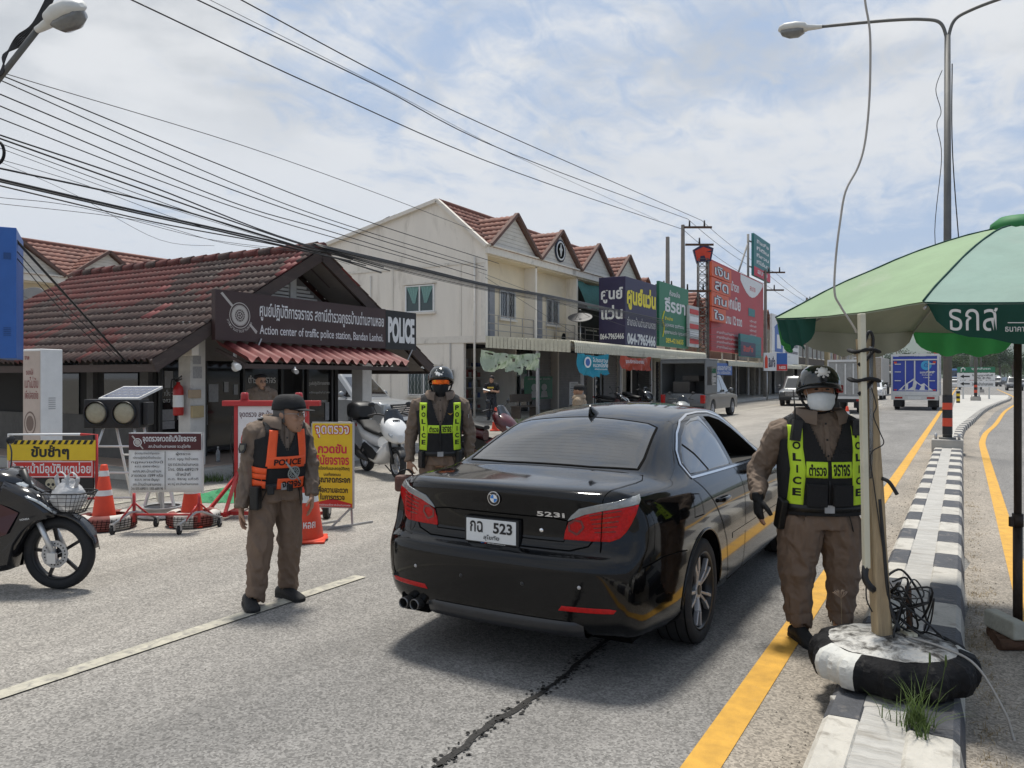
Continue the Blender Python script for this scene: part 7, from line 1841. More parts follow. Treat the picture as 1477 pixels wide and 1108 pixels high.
# ================================================================ street furniture, median things, signs over the shops, poles and wires
m_pole = mat('lamp_pole_grey',(.13,.13,.125),.6,.3,var=.2,vs=3,dirt=(.22,.21,.19),dirt_s=2,dirt_a=.4)
m_cpole = mat('concrete_pole',(.22,.20,.175),.9,var=.2,vs=3,dirt=(.13,.12,.11),dirt_s=2,dirt_a=.5)
m_lampw = mat('lamp_housing',(.60,.60,.57),.5,var=.06)
m_lampg = mat('lamp_refractor',(.16,.16,.155),.15,var=.15,vs=20,coat=.5)
m_bandr = mat('pole_band_red',(.62,.07,.03),.45,var=.1)
m_bandk = mat('pole_band_black',(.018,.018,.02),.5,var=.15)
def lamp_head(R,T_,L=.85,name='lamp_head',k=1.):
 """cobra head along +x, refractor below"""
 b = MB();secs = [(0,0,.035,.03),(.10,.0,.05,.035),(.28,.005,.075,.045),(.32,.02,.12,.07),(.50,.03,.15,.085),(.72,.03,.135,.075),(.82,.02,.09,.05),(.85,.01,.03,.02)]
 shell(b,[(x*L/.85,z_*k,w*k,h*k) for x,z_,w,h in secs],e=2.3);b.xf(T_);o = b.build(name,m_lampw,R)
 b = MB();shell(b,[(x*L/.85,z_*k,w*k,h*k) for x,z_,w,h in ((.34,-.03,.09,.05),(.45,-.055,.125,.085),(.62,-.06,.125,.085),(.76,-.045,.09,.06),(.81,-.02,.03,.02))],e=2.2);b.xf(T_);b.build('refractor',m_lampg,o)
 return o
def street_lamp(label,loc,h=9.0,bands=True,arm=3.3,rise=.75,rz=0.,group=None,block=True):
 R = thing('street_lamp',label,'street lamp',loc,rz,group)
 b = MB();b.cyl((0,0,.25),(0,0,h),.095,.06,18);b.cyl((0,0,.28),(0,0,.33),.17,n=18)
 for q in (-1,1): b.tube(catmull([(0,0,h-.15),(q*.12,0,h+.28),(q*.45,0,h+.45),(q*1.2,0,h+.52+rise*.1),(q*arm,0,h+.50+rise*.35)],6),.035,10)
 b.build('pole',m_pole,R)
 for q in (-1,1): lamp_head(R,Matrix.Translation((q*arm,0,h+.50+rise*.35)) @ Matrix.Rotation(0 if q > 0 else pi,4,'Z') @ Matrix.Rotation(-.12,4,'Y'),1.0,k=1.35)
 if bands:
  for i in range(5):
   b = MB();b.lathe([(.099,(.4,.57,.75,.93,1.08)[i]),(.0975,(.568,.748,.928,1.078,1.24)[i])],18,0,close=False);b.build('painted_band',m_bandk if i % 2 == 0 else m_bandr,R)
 if block:
  b = MB();b.box(-.30,.30,-.26,.26,.0,.29);b.build('footing',m_conc,R,bev=.02)
  for q in (-.22,.22):
   b = MB();b.cyl((q,-.1,.29),(q,-.1,.42),.03,n=10);b.build('anchor_bolt',m_steel,R)
 return R
L1 = street_lamp('tall double arm street lamp with red and black bands on the narrow median',(-.30,19.45,.03),9.05,arm=2.55)
b = MB();b.tube(catmull([(-.10,-.05,8.3),(-.22,-.06,7.9),(-.12,-.06,7.4),(-.2,-.08,7.1),(-.11,-.06,6.4),(-.24,-.07,4.8),(-.12,-.07,3.6)],6),.008,5);b.tube(catmull([(.09,-.05,8.4),(.10,-.05,6.4),(.3,-.06,3.4)],6),.012,5);b.build('cable',m_black,L1)
for i,(y,x) in enumerate(((60,.7),(96,1.6),(131,1.7),(166,1.7),(201,1.7),(236,1.7),(271,1.7))):
 lbs = ['far double arm street lamp beside the direction sign on the island','second double arm lamp beyond the direction sign','third double arm lamp beyond the direction sign','fourth lamp in the receding row on the island','fifth lamp in the receding row on the island','sixth lamp in the receding row on the island','farthest lamp of the receding row on the island']
 if i == 0: P1 = street_lamp(lbs[0],(x,y,.1),8.5,arm=2.9,group='street lamps down the island')
 else: dup(P1,(x,y,.1),0,lbs[i])
# left street lamp hung from a concrete pole just outside the frame
a = PD(-70,HZ,8.6);R = thing('street_lamp','street lamp head on a sloping arm with wound cables at the upper left','street lamp',(a.x,a.y,0),PSI)
sv = Sv(-70,8.6);b = MB();b.cyl((0,0,0),(0,0,8),.14,.10,14);b.build('pole',m_cpole,R)
e0 = Vector((sv.X(0),0,sv.Z(112)));e1 = Vector((sv.X(72),-.20,sv.Z(52)))
b = MB();dd = (e1-e0).normalized();b.tube([e0-dd*.75,e0,e1],.032,12);b.build('arm',m_pole,R)
ang = atan2((e1-e0).z,sqrt((e1-e0).x**2+(e1-e0).y**2));lamp_head(R,Matrix.Translation(e1-dd*.03) @ Matrix.Rotation(atan2(e1.y-e0.y,e1.x-e0.x),4,'Z') @ Matrix.Rotation(-ang*.35,4,'Y') @ Matrix.Rotation(.45,4,'X'),.66,k=1.15)
b = MB()
for k in range(6):
 b.tube(catmull([(sv.X(74+k*2),-.05,sv.Z(-6)),(sv.X(52+k*3),-.06,sv.Z(38-k)),(sv.X(28+k*2),-.05,sv.Z(56+k*2)),(sv.X(14-k),-.05,sv.Z(82)),(sv.X(6+k),-.06,sv.Z(106)),(sv.X(-10),-.05,sv.Z(122))],5),.009,5)
b.tube([Vector((sv.X(2),-.1,sv.Z(224)))+Vector((.095*cos(t),0,.13*sin(t))) for t in [2*pi*k/24 for k in range(60)]],.016,6);b.build('cable_coil',m_black,R)
# ---- direction sign on the island
s = Sv(1408,56);R = s.thing('direction_sign','green and white lane direction sign with two left arrows on the island','sign',radians(-16));x0,x1 = s.X(1383.5),s.X(1432);xc = (x0+x1)/2
zz = [s.Z(q) for q in (558.5,549,548.2,538,537.3,529.5)]
b = MB();b.box(x0,x1,-.03,.03,zz[4],zz[5]);b.build('green_panel',m_grnS,R);b = MB();b.box(x0,x1,-.03,.03,zz[2],zz[3]);b.box(x0,x1,-.03,.03,zz[0],zz[1]);b.build('white_panel',m_wht,R)
b = MB()
for zq in ((zz[0]+zz[1])/2,(zz[2]+zz[3])/2):
 b.box(x0+.35,x0+.8,-.036,-.032,zq-.05,zq+.05);b.add([(x0+.18,-.035,zq),(x0+.42,-.035,zq-.14),(x0+.42,-.035,zq+.14)],[range(3)])
b.text('ใบอนุญาตขับขี่',x0+1.6,zz[3]-.18,1.3,.2,-.036,0,.02);b.text('กม. ละ กม.',x0+1.7,zz[2]+.14,.9,.16,-.036,0,.02);b.text('โรงเรียนบ้านด่านลานหอย',x0+1.6,(zz[0]+zz[1])/2,1.35,.24,-.036,0,.02);b.build('lettering',m_blk,R,norm=False)
b = MB();b.text('จุดกลับรถ',x0+1.5,(zz[4]+zz[5])/2+.06,1.2,.2,-.036,0,.02)
b.tube([(x0+.25,-.04,zz[4]+.06),(x0+.25,-.04,zz[5]-.12),(x0+.36,-.04,zz[5]-.06),(x0+.48,-.04,zz[5]-.12),(x0+.48,-.04,zz[4]+.14)],.035,6);b.build('lettering',m_wht,R,norm=False)
for xx in (x0+.4,x1-.35,x0+1.4):
 b = MB();b.box(xx-.05,xx+.05,.035,.12,.14,zz[5]-.05);b.build('post',m_lampw,R)
s = Sv(1382,47);R = s.thing('marker_post','yellow and black banded marker post at the edge of the island','bollard')
for i in range(5): b = MB();b.box(-.09,.09,-.05,.05,.1+i*.15,.1+i*.15+.149);b.build('band',m_yelS if i % 2 else m_blk,R)
# ---- umbrella
m_umG = mat('canopy_light_green',(.27,.385,.23),.75,var=.12,vs=2.5,bump=.4,bs=7,transl=.2,dirt=(.36,.41,.31),dirt_s=2.2,dirt_a=.6)
m_umS = mat('canopy_sea_green',(.265,.38,.325),.75,var=.12,vs=2.5,bump=.4,bs=7,transl=.2,dirt=(.33,.39,.345),dirt_s=2.2,dirt_a=.5)
m_umD = mat('valance_dark_green',(.012,.085,.065),.6,var=.12,vs=4,transl=.45)
m_umB = mat('valance_backlit_green',(.05,.28,.08),.6,var=.1,vs=4,transl=.5)  # sunlight through the cloth put into this brighter green
m_lin = mat('grey_lining',(.36,.37,.31),.8,var=.12,vs=4,transl=.2)
UC = PD(1468,HZ,4.9);UC.z = 0
R = thing('parasol','large faded green bank parasol with lettered dark green valance over the median','umbrella',UC,PSI);rr = 1.49;zr0,za = 2.03,2.60
A0 = radians(221.7)
def um(t,k,f):
 """point on panel k (vertex k to k+1), f across, t from apex to rim, sagging between the ribs"""
 a0,a1 = A0+k*pi/4,A0+(k+1)*pi/4;r = rr*t;p0 = Vector((r*cos(a0),r*sin(a0),0));p1 = Vector((r*cos(a1),r*sin(a1),0));p = p0.lerp(p1,f);z_ = za-(za-zr0)*(t**1.45)-.035*sin(pi*f)*t*(1-t*.4)+.006*noise.noise(Vector((k*3+f*5,t*6,0)));return Vector((p.x,p.y,z_))
for k in range(8):
 rows = [[um(t/14,k,f/12) for f in range(13)] for t in range(14+1)];rows[0] = [Vector((q.x,q.y,za)) for q in rows[0]]
 b = MB();b.grid(rows,0,True);o = b.build('canopy_panel',m_umG if k % 2 else m_umS,R,norm=False)
 # valance: hangs down, cut out at the corners; some are blown inwards
 bb = MB();bb.grid([[q-Vector((0,0,.010)) for q in r] for r in rows],0,True);bb.build('lining',m_lin,o,norm=False)
 lo_,hi_ = {7: (0,.24),6: (.62,1.),4: (.36,1.)}.get(k,(0.,1.))
 rows = []
 for j in range(7):
  t = j/6;row = []
  for f in range(25):
   ff_ = f/24
   ff_ = lerp(lo_,hi_,f/24)
   q = um(1.,k,ff_);e = min(1,min(f,24-f)/4.5);dd_ = .185*t*(e**.5 if e > 0 else 0)*(1+.08*sin(f*.9));out = Vector((q.x,q.y,0)).normalized();row.append(q+Vector((0,0,-dd_))+out*(.025*t*sin(f*.7+k)-.05*t))
  rows.append(row)
 b = MB();b.grid(rows,0,True);v = b.build('valance',m_umD if k in (0,7,2) else (m_lin if k in (5,3) else m_umB),o,norm=False)
 if k in (0,):
  b = MB()
  def pv(a_,c_):
   p0 = um(1.,0,0);p1 = um(1.,0,1);L_ = (p1-p0).length;f_ = a_/L_;q = um(1.,0,max(0,min(1,f_)));out = Vector((q.x,q.y,0)).normalized();return q+Vector((0,0,-c_))+out*(.03-.02*c_/.18)
  L_ = (um(1.,0,1)-um(1.,0,0)).length
  b.text('ธกส',.22,-.085,.20,.11,0,0,.0,proj=lambda a_,c_: pv(a_,-c_));b.text('Baac',.64,-.045,.30,.06,0,0,.03,shear=.3,proj=lambda a_,c_: pv(a_,-c_));b.text('ธนาคารเพื่อการเกษตรและสหกรณ์การเกษตร',.62,-.125,.54,.035,0,0,.005,proj=lambda a_,c_: pv(a_,-c_))
  b.grid([[pv(.36+.05*i,.098) for i in range(13)],[pv(.36+.05*i,.102) for i in range(13)]],0,False);b.build('lettering',m_lett,v,norm=False)
b = MB()
for k in range(8):
 a = A0+k*pi/4;b.tube([Vector((0,0,za-.03))+(Vector((rr*cos(a),rr*sin(a),zr0))-Vector((0,0,za)))*t+Vector((0,0,(za-zr0)*(t-t**1.45)-.012)) for t in (0,.25,.5,.75,.99)],.007,6)
 b.tube([(0,0,1.95),um(.55,k,0)-Vector((0,0,.02))],.006,6)
b.build('rib',m_steel,R)
b = MB()
for k in range(8): b.tube([um(t/10,k,0)+Vector((0,0,.004)) for t in range(1,11)],.005,5)
b.build('seam',m_umD,R)
b = MB();b.lathe([(.16,-.03),(.15,.02),(.10,.06),(.0,.075)],18,0,Matrix.Translation((0,0,za-.005)));b.build('top_cap',mat('cap_green',(.03,.19,.06),.6,transl=.2),R)
b = MB();b.cyl((0,0,.12),(0,0,za),.022,n=14);b.cyl((0,0,.72),(0,0,.80),.032,n=14);b.box(-.05,-.02,-.012,.012,.72,.78);b.cyl((0,0,0.03),(0,0,.72),.027,n=14);b.build('pole',mat('pole_dark',(.035,.026,.02),.55,.3,var=.4,vs=10,dirt=(.12,.07,.04),dirt_s=8,dirt_a=.5),R)
base = thing('pipe_stand','rusty pipes laid side by side under the foot of the green parasol pole','stand',UC,PSI)
m_rustp = mat('rusty_pipe',(.10,.055,.035),.8,.3,var=.35,vs=12,bump=.3)
for i in range(4): b = MB();b.cyl((-.22+.03*i,-.16+.08*i,.035),(.5,-.17+.08*i,.035),.034,n=14);b.build('pipe',m_rustp,base)
blk = thing('concrete_block','pale concrete block resting on the rusty pipes beside the parasol pole','block',UC,PSI)
b = MB();b.box(-.155,-.07,-.20,.10,.07,.18);b.build('block',mat('pale_concrete',(.36,.36,.31),.9,var=.15,bump=.4,bs=30),blk,bev=.012)
# ---- post footing: tyre filled with concrete on the kerb
TC = Vector((-.315,4.36,.152))
R = thing('tyre_footing','black and white painted tyre filled with rough concrete standing on the median','tyre',TC,PSI)
b = MB();n = 72;prof = [(.16,.03),(.24,.0),(.32,.0),(.352,.018),(.365,.05),(.372,.085),(.366,.12),(.345,.150),(.310,.172),(.292,.168),(.28,.150)]
rows = []
for j in range(n+1):
 a = 2*pi*j/n;w = 1+.03*noise.noise(Vector((cos(a)*1.3,sin(a)*1.3,1)));lug = .024*(1 if (j % 6) < 3 else 0)
 rows.append([(q[0]*w*cos(a)+(lug*cos(a) if q[0] > .34 else 0),q[0]*w*sin(a)+(lug*sin(a) if q[0] > .34 else 0),q[1]+.012*noise.noise(Vector((cos(a)*2,sin(a)*2,q[0]*9)))) for q in prof])
for j in range(n):
 a = (j+.5)*360/n;mi = 1 if 186 < a < 222 or 20 < a < 60 or 342 < a < 350 else 0
 b.grid([rows[j],rows[j+1]],mi,j % 3 != 0)
b.build('tyre_casing',[mat('tyre_black',(.007,.007,.008),.72,var=.3,vs=7,spec=.25,bump=.8,bs=20,dirt=(.09,.085,.075),dirt_s=9,dirt_a=.8,thr=.58),mat('tyre_white',(.52,.52,.49),.75,var=.15,vs=7,bump=.5,bs=26,dirt=(.06,.06,.06),dirt_s=8,dirt_a=.9,thr=.56)],R,norm=False)
b = MB();rows = []
for i in range(14):
 r = .295*i/13;rows.append([(r*cos(a),r*sin(a),.172+.022*(1-(i/13)**2)+.010*noise.noise(Vector((r*cos(a)*14,r*sin(a)*14,0)))+.006*noise.noise(Vector((r*cos(a)*40,r*sin(a)*40,0)))) for a in [2*pi*j/60 for j in range(60)]])
b.grid(rows,0,True,closed=True);b.build('concrete_fill',mat('rough_fill',(.050,.046,.040),.95,var=.5,vs=18,bump=1.,bs=50,dirt=(.55,.54,.51),dirt_s=8,dirt_a=.95,thr=.41),R)
R = thing('brick','grey brick wedged under the edge of the painted tyre','brick',TC+Vector((0,0,-.06)),PSI);b = MB();b.box(-.40,-.20,-.35,-.22,.0,.055);b.build('block',m_conc,R,bev=.008)
m_postw = mat('post_wood',(.36,.27,.16),.85,var=.25,vs=9,aniso=(6,6,.6),bump=.35,bs=30,dirt=(.22,.16,.10),dirt_s=6,dirt_a=.7)
m_pvc = mat('cream_pvc',(.56,.53,.41),.5,var=.06,dirt=(.4,.37,.28),dirt_s=5,dirt_a=.5)
s = Sv(1284,4.0);zt = s.Z
R = s.thing('wooden_post','weathered wooden post leaning up from the concrete filled tyre','post')
b = MB();p0 = Vector((s.X(1273),0,.30));p1 = Vector((s.X(1255),.06,zt(488)));k = 9
rows = []
for i in range(k+1):
 c = p0.lerp(p1,i/k);w = lerp(.037,.033,i/k)*(1+.06*noise.noise(Vector((i,0,0))));rows.append([c+Vector((q[0]*w*1.1+.004*noise.noise(Vector((i*.9,q[0],1))),q[1]*w,0)) for q in ((-1,-.8),(-.8,-1),(.8,-1),(1,-.8),(1,.8),(.8,1),(-.8,1),(-1,.8))])
b.grid(rows,0,False,closed=True);b.poly(rows[0]);b.poly(rows[-1]);b.build('timber',m_postw,R)
b = MB();b.grid([[Vector((s.X(1252+q),-.015+.02*q/8,zt(v))) for q in (0,3,6,8)] for v in (500,560,620,690)],0,True);o = b.build('plastic_wrap',mat('clear_wrap',(.55,.56,.56),.15,trans=.75,var=0),R);solidify(o,.002)
for v_ in (506,548):
 b = MB();c = Vector((s.X(1250),.03,zt(v_)));b.tube([c+Vector((.066*cos(a),.075*sin(a),.006*sin(3*a))) for a in [2*pi*i/20 for i in range(21)]],.016,8,el=.6);b.tube([c+Vector((.03,-.04,0)),c+Vector((-.02,-.055,-.05)),c+Vector((-.05,-.05,-.075))],.010,6);b.build('black_tape',m_cloth_blk,R)
b = MB();b.tube(catmull([(s.X(1250),.03,zt(497)),(s.X(1256),.02,zt(478)),(s.X(1262),.02,zt(490)),(s.X(1258),.02,zt(520))],5),.008,6);b.tube(catmull([(s.X(1253),-.03,zt(560)),(s.X(1260),-.03,zt(585)),(s.X(1256),-.03,zt(600)),(s.X(1266),-.03,zt(625)),(s.X(1270),-.03,zt(640)),(s.X(1252),-.03,zt(655)),(s.X(1258),-.02,zt(700)),(s.X(1275),-.02,zt(820))],5),.003,5);b.build('wire',m_black,R)
R = s.thing('plastic_pipe','cream square plastic conduit strapped to the wooden post','pipe')
b = MB();b.beam((s.X(1240),-.02,zt(453)),(s.X(1247),-.02,zt(818)),.036,.030);b.build('conduit',m_pvc,R,bev=.004)
b = MB();b.tube(catmull([(s.X(1246),-.02,zt(815)),(s.X(1244),-.03,zt(832)),(s.X(1252),-.03,zt(845)),(s.X(1262),.0,zt(852)),(s.X(1268),.0,zt(870))],5),.018,8);b.tube(catmull([(s.X(1247),-.02,zt(840)),(s.X(1246),-.03,zt(862)),(s.X(1254),-.03,zt(880))],4),.004,5);b.build('elbow',m_black,R)
hc = s.thing('hanging_cable','pale cable hanging from above the frame down to the plastic conduit','cable')
pts = [(1238,480),(1233,470),(1214,440),(1206,420),(1208,370),(1214,320),(1222,275),(1240,240),(1250,205),(1256,150),(1258,90),(1257,40),(1250,-4),(1247,-60),(1247,-200)]
b = MB();b.tube(catmull([(s.X(u),.02,zt(v)) for u,v in pts],5),.0055,6);b.build('cable',mat('cable_grey',(.36,.34,.31),.6),hc)
cb = s.thing('cable_tangle','tangle of black cables heaped round a short stake on the tyre','cables');random.seed(11)
b = MB()
for k in range(9):
 a0 = random.uniform(1268,1300);pts = [(s.X(a0),random.uniform(-.05,.1),zt(random.uniform(845,870)))]
 for j in range(5): pts.append((s.X(random.uniform(1278,1338)),random.uniform(-.12,.14),zt(random.uniform(838,915))))
 b.tube(catmull(pts,6),random.choice([.003,.004,.0055]),6,0)
b.tube(catmull([(s.X(1268),0,zt(720)),(s.X(1272),-.01,zt(780)),(s.X(1276),-.02,zt(840)),(s.X(1280),-.02,zt(870)),(s.X(1290),-.05,zt(905))],5),.011,8);b.tube(catmull([(s.X(1275),0,zt(835)),(s.X(1300),0,zt(822)),(s.X(1330),.02,zt(860)),(s.X(1340),.0,zt(900)),(s.X(1375),-.05,zt(935))],6),.006,6)
b.tube(catmull([(s.X(1272),0,zt(690)),(s.X(1280),-.02,zt(695)),(s.X(1290),-.03,zt(712))],5),.010,6)
b.build('cable',m_black,cb)
b = MB();b.tube([(s.X(1316),.02,.30),(s.X(1314),.03,zt(848))],.016,8);b.build('stake',m_rustp,cb)
b = MB();b.box(s.X(1283),s.X(1312),.05,.11,.345,.365);b.box(s.X(1302),s.X(1308),-.06,.03,.345,.36);b.box(s.X(1309),s.X(1315),-.06,.03,.345,.36);o = b.build('cable_clip',m_pvc,cb)
b = MB();b.tube(catmull([(s.X(1300),-.05,.345),(s.X(1330),-.2,.34),(s.X(1353),-.33,.30),(s.X(1375),-.42,.12),(s.X(1385),-.45,-.01),(s.X(1400),-.55,-.0)],6),.006,6);b.build('cable',mat('cable_grey',(.36,.34,.31),.6),cb)
random.seed(4);b = MB()
c = G(1322,1052,.14);blades(b,(c.x,c.y,.145),80,.24,.05,.75,.0030);blades(b,(c.x,c.y,.145),30,.13,.08,1.2,.003);blades(b,(c.x+.02,c.y-.1,.145),24,.12,.03,.9,.0028);blades(b,(c.x-.1,c.y+.05,.145),10,.2,.05,1.3,.0025)
for q in ((0,0),(.06,.02)): b.tube(catmull([(c.x+q[0],c.y,.145),(c.x+q[0]+.03,c.y,.32),(c.x+q[0]+.05,c.y+.01,.44)],5),.0016,4);b.sph((c.x+q[0]+.05,c.y+.01,.45),(.005,.005,.028),8,6)
tag(b.build('grass',m_grass),'green weed tuft growing out of the median in front of the tyre','grass',kind='stuff')
wd = thing('dry_weed','single dry feathery weed standing in front of the masked officer','weed',G(1214,968,0),PSI)
b = MB();b.tube([(0,0,0),(.002,0,.2),(-.004,0,.42)],.0014,4);b.build('stem',m_dry,wd);b = MB()
for k in range(16): a = random.uniform(-.9,.9);b.tube([(-.004,0,.41),(-.004+.03*sin(a),.01*cos(k),.41+.03*cos(a)),(-.004+.055*sin(a),.01*cos(k*2),.41+.048*cos(a))],.0018,4)
b.build('seed_head',mat('seed_head',(.40,.30,.22),.9),wd)
# ---- signs above the shop awnings (face +X or the oncoming traffic)
def board(name,label,p,rz,w,h,m,t=.12,frame_=None,cat='sign'):
 R = thing(name,label,cat,p,rz);b = MB();b.box(0,w,0,t,0,h);b.build('panel',m,R,bev=.01);return R
# navy optician box: one face to the traffic, one to the road
p = PX(902,497,-13.2);Rn = thing('shop_sign','navy box sign of the spectacle shop standing on the cream awning','sign',(p.x,p.y,3.02));Wn,Wf,Hn = 1.30,4.15,3.22
b = MB();b.box(-Wn,0,0,Wf,0,Hn);b.build('case',m_navyS,Rn,bev=.02)
m_sy = mat('letter_yellow',(.80,.66,.03),.5,var=.03)
b = MB();b.text('ศูนย์',-Wn/2,Hn*.74,Wn*.82,Hn*.22,-.012,0,.03);b.text('แว่น',-Wn/2,Hn*.50,Wn*.80,Hn*.20,-.012,0,.03);b.text('064-7965466',-Wn/2,Hn*.16,Wn*.90,Hn*.085,-.012,0,.03);b.build('lettering',m_wht,Rn,norm=False)
bb = MB();bb.text('ศูนย์แว่น',Wf/2,Hn*.72,Wf*.92,Hn*.36,-.012,0,.045);bb.text('อำเภอบ้านด่านลานหอย',Wf/2,Hn*.38,Wf*.90,Hn*.13,-.012,1,.01);bb.text('064-7965466',Wf/2,Hn*.13,Wf*.90,Hn*.17,-.012,1,.04)
bb.xf(Matrix.Rotation(pi/2,4,'Z'));b = MB();b.merge(bb,Matrix.Translation((.001,0,0)));b.build('lettering',[m_sy,m_wht],Rn,norm=False)
def roadboard(label,u0,u1,vt0,vb0,X,m,t=.15,cat='sign',name='shop_sign'):
 """board facing the road, its near edge at pixel column u0; returns thing, width, height (local x runs down the road)"""
 a = PX(u0,vb0,X);w = PX(u1,vb0,X).y-a.y;h = PX(u0,vt0,X).z-a.z
 R = thing(name,label,cat,(X,a.y,a.z),pi/2);b = MB();b.box(0,w,0,t,0,h);b.build('panel',m,R,bev=.01);return R,w,h
R,w,h = roadboard('green dress shop sign with cream Thai lettering on the awning',951,993,405,499,-13.2,m_grnS)
b = MB();b.text('ห้องเสื้อ',w*.5,h*.86,w*.36,h*.09,-.012,0,.02);b.text('ธีรยา',w*.52,h*.67,w*.72,h*.24,-.012,0,.03);b.text('จำหน่าย',w*.3,h*.45,w*.26,h*.06,-.012,1,.02);b.text('ชุดคลอง ชุดทำงาน',w*.5,h*.34,w*.66,h*.08,-.012,0,.02);b.text('ชุดงานแต่ง ชุดราตรี',w*.54,h*.23,w*.78,h*.08,-.012,0,.02);b.text('089-4216655',w*.5,h*.10,w*.6,h*.08,-.012,1,.02)
b.tube(catmull([(w*.1,-.015,h*.15),(w*.14,-.015,h*.3),(w*.09,-.015,h*.42),(w*.15,-.015,h*.55)],5),.03,6,1);b.build('lettering',[m_wht,m_sy],R,norm=False)
R,w,h = roadboard('grey shop board with small pale panels beside the green sign',994,1008,440,500,-13.0,m_pale)
b = MB()
for i in range(5): b.box(.1,w-.1,-.02,-.004,h*(.08+.18*i),h*(.2+.18*i),i % 2)
b.build('strip',[m_redS,m_wht],R)
m_bill = mat('billboard_red',(.42,.045,.05),.55,var=.10,vs=.6,dirt=(.30,.06,.06),dirt_s=1.2,dirt_a=.5)
R,w,h = roadboard('large red roadside billboard with faded white slogans',1026,1101,374,506,-13.6,m_bill,.25,'billboard','billboard')
b = MB()
b.add([(w*.50,-.012,h*.985)]+[(w*.50+w*.48*i/8,-.012,h*(.985-.24*sin(pi*(.1+.85*i/8)))) for i in range(9)]+[(w*.985,-.012,h*.985)],[range(11)],0)
b.text('รับจำนำรถ',w*.32,h*.80,w*.3,h*.12,-.012,0,.02);b.text('ดอกเบี้ย',w*.34,h*.60,w*.32,h*.16,-.012,0,.03);b.text('ผ่อนนาน 12 งวด',w*.32,h*.40,w*.42,h*.13,-.012,0,.03)
for i in range(4): b.text('สาขาบ้านด่านลานหอย',w*.28,h*(.22-.055*i),w*.40,h*.035,-.012,0,.01)
for i in range(5): b.text('บริการดี',w*.76,h*(.44-.06*i),w*.14,h*.03,-.012,0,.01)
b.text('สบาย',w*.75,h*.86,w*.12,h*.06,-.013,1,.02);b.build('lettering',[m_wht,m_redS],R,norm=False)
b = MB();b.box(w*.66,w*.80,-.02,-.011,h*.50,h*.60);b.build('blue_patch',m_tealS,R)
b = MB()
for i in range(5):
 for q in (.3,): b.beam((w*i/4,q,-3),(w*i/4,q,h),.10,.10)
b.build('support',m_steel,R)
m_ol = mat('panel_orange_red',(.62,.10,.03),.5,var=.06)
for i,t in enumerate(('เงิน','สด','ทัน','ใจ')):
 vt = (377,399,420,442)[i];ub = (1055,1054,1051,1047)[i]
 R2_,w2,h2 = roadboard(('topmost','second','third','lowest')[i]+' orange panel of the quick cash column in front of the red billboard',1026.5,ub,vt,vt+20.5,-13.25,m_ol,.12)
 b = MB();b.text(t,w2/2,h2*.5,w2*.74,h2*.72,-.012,1,.06);b.text(t,w2/2,h2*.5,w2*.70,h2*.66,-.018,0,.01);b.build('lettering',[m_wht,m_navyS],R2_,norm=False)
R,w,h = roadboard('teal and navy shop banner at the lower corner of the red billboard',1068,1098,481,514,-13.2,m_tealS)
b = MB();b.box(0.05,w*.7,-.012,-.003,.05,h*.66,0);b.text('สินเชื่อ',w*.35,h*.38,w*.45,h*.3,-.014,1,.03);b.build('print',[m_navyS,m_org],R,norm=False)
R,w,h = roadboard('tall teal and red vertical loan sign on a steel mast',1087.5,1111,336,397,-13.9,m_tealS,.2)
b = MB()
for i,t in enumerate(('สินเชื่อ','ที่ดิน','ที่สวน','ที่ไร่นา')): b.text(t,w*.52,h*(.86-.165*i),w*.74,h*.10,-.012,0,.04)
b.box(0.02,w-.02,-.012,-.004,.02,h*.22,1);b.text('สบาย',w*.5,h*.13,w*.6,h*.1,-.014,0,.03);b.build('lettering',[m_wht,m_pink],R,norm=False)
b = MB();b.tube([(-.6,.3,-6),(-.6,.3,h*.95)],.09,8);b.tube([(-.6,.3,h*.8),(.2,.2,h*.8)],.06,6);b.tube([(-.6,.3,h*.2),(.2,.2,h*.2)],.06,6);b.tube([(-.6,.3,h*.75),(-4.5,.3,-1)],.07,6);b.build('mast',m_pole,R)
# pentagon logo on a lattice tower
p = PX(1014,500,-14.0);R = thing('logo_tower','orange and navy house shaped logo on a lattice tower','sign',(p.x,p.y,2.5),PSI-radians(5));dT = 45.5;q_ = dT/FPX
zt_ = lambda v: CAMH-(v-HZ)*q_-2.5
b = MB()
for sx_,sy_ in ((-.3,-.3),(.3,-.3),(.3,.3),(-.3,.3)): b.tube([(sx_,sy_,0),(sx_,sy_,zt_(366))],.04,6)
zz_ = 0.
while zz_ < zt_(370):
 for (ax,ay),(bx,by) in (((-.3,-.3),(.3,-.3)),((.3,-.3),(.3,.3)),((.3,.3),(-.3,.3)),((-.3,.3),(-.3,-.3))): b.tube([(ax,ay,zz_),(bx,by,zz_+.5)],.022,4);b.tube([(ax,ay,zz_+.5),(bx,by,zz_+.5)],.022,4)
 zz_ += .5
b.build('lattice',m_pole,R)
def pent(w_,zb,zt2,zsh): return [(-w_*.62,zb),(w_*.62,zb),(w_,zsh),(0,zt2),(-w_,zsh)]
hw = 15.5*q_;b = MB();b.prism([(-hw*.62,zt_(369)),(-hw*.2,zt_(366)),(hw*.2,zt_(366)),(hw*.72,zt_(368)),(hw,zt_(346)),(0,zt_(339)),(-hw,zt_(348))],-.15,.15,'y');b.build('logo_board',m_navyS,R)
b = MB();b.prism([(-hw*.82,zt_(350)),(0,zt_(344)),(hw*.82,zt_(349)),(hw*.2,zt_(352)),(hw*.75,zt_(352)),(hw*.6,zt_(363)),(hw*.25,zt_(364)),(hw*.1,zt_(357)),(-hw*.3,zt_(358)),(-hw*.35,zt_(366)),(-hw*.62,zt_(365))],-.18,-.155,'y');b.build('logo_mark',m_org,R)
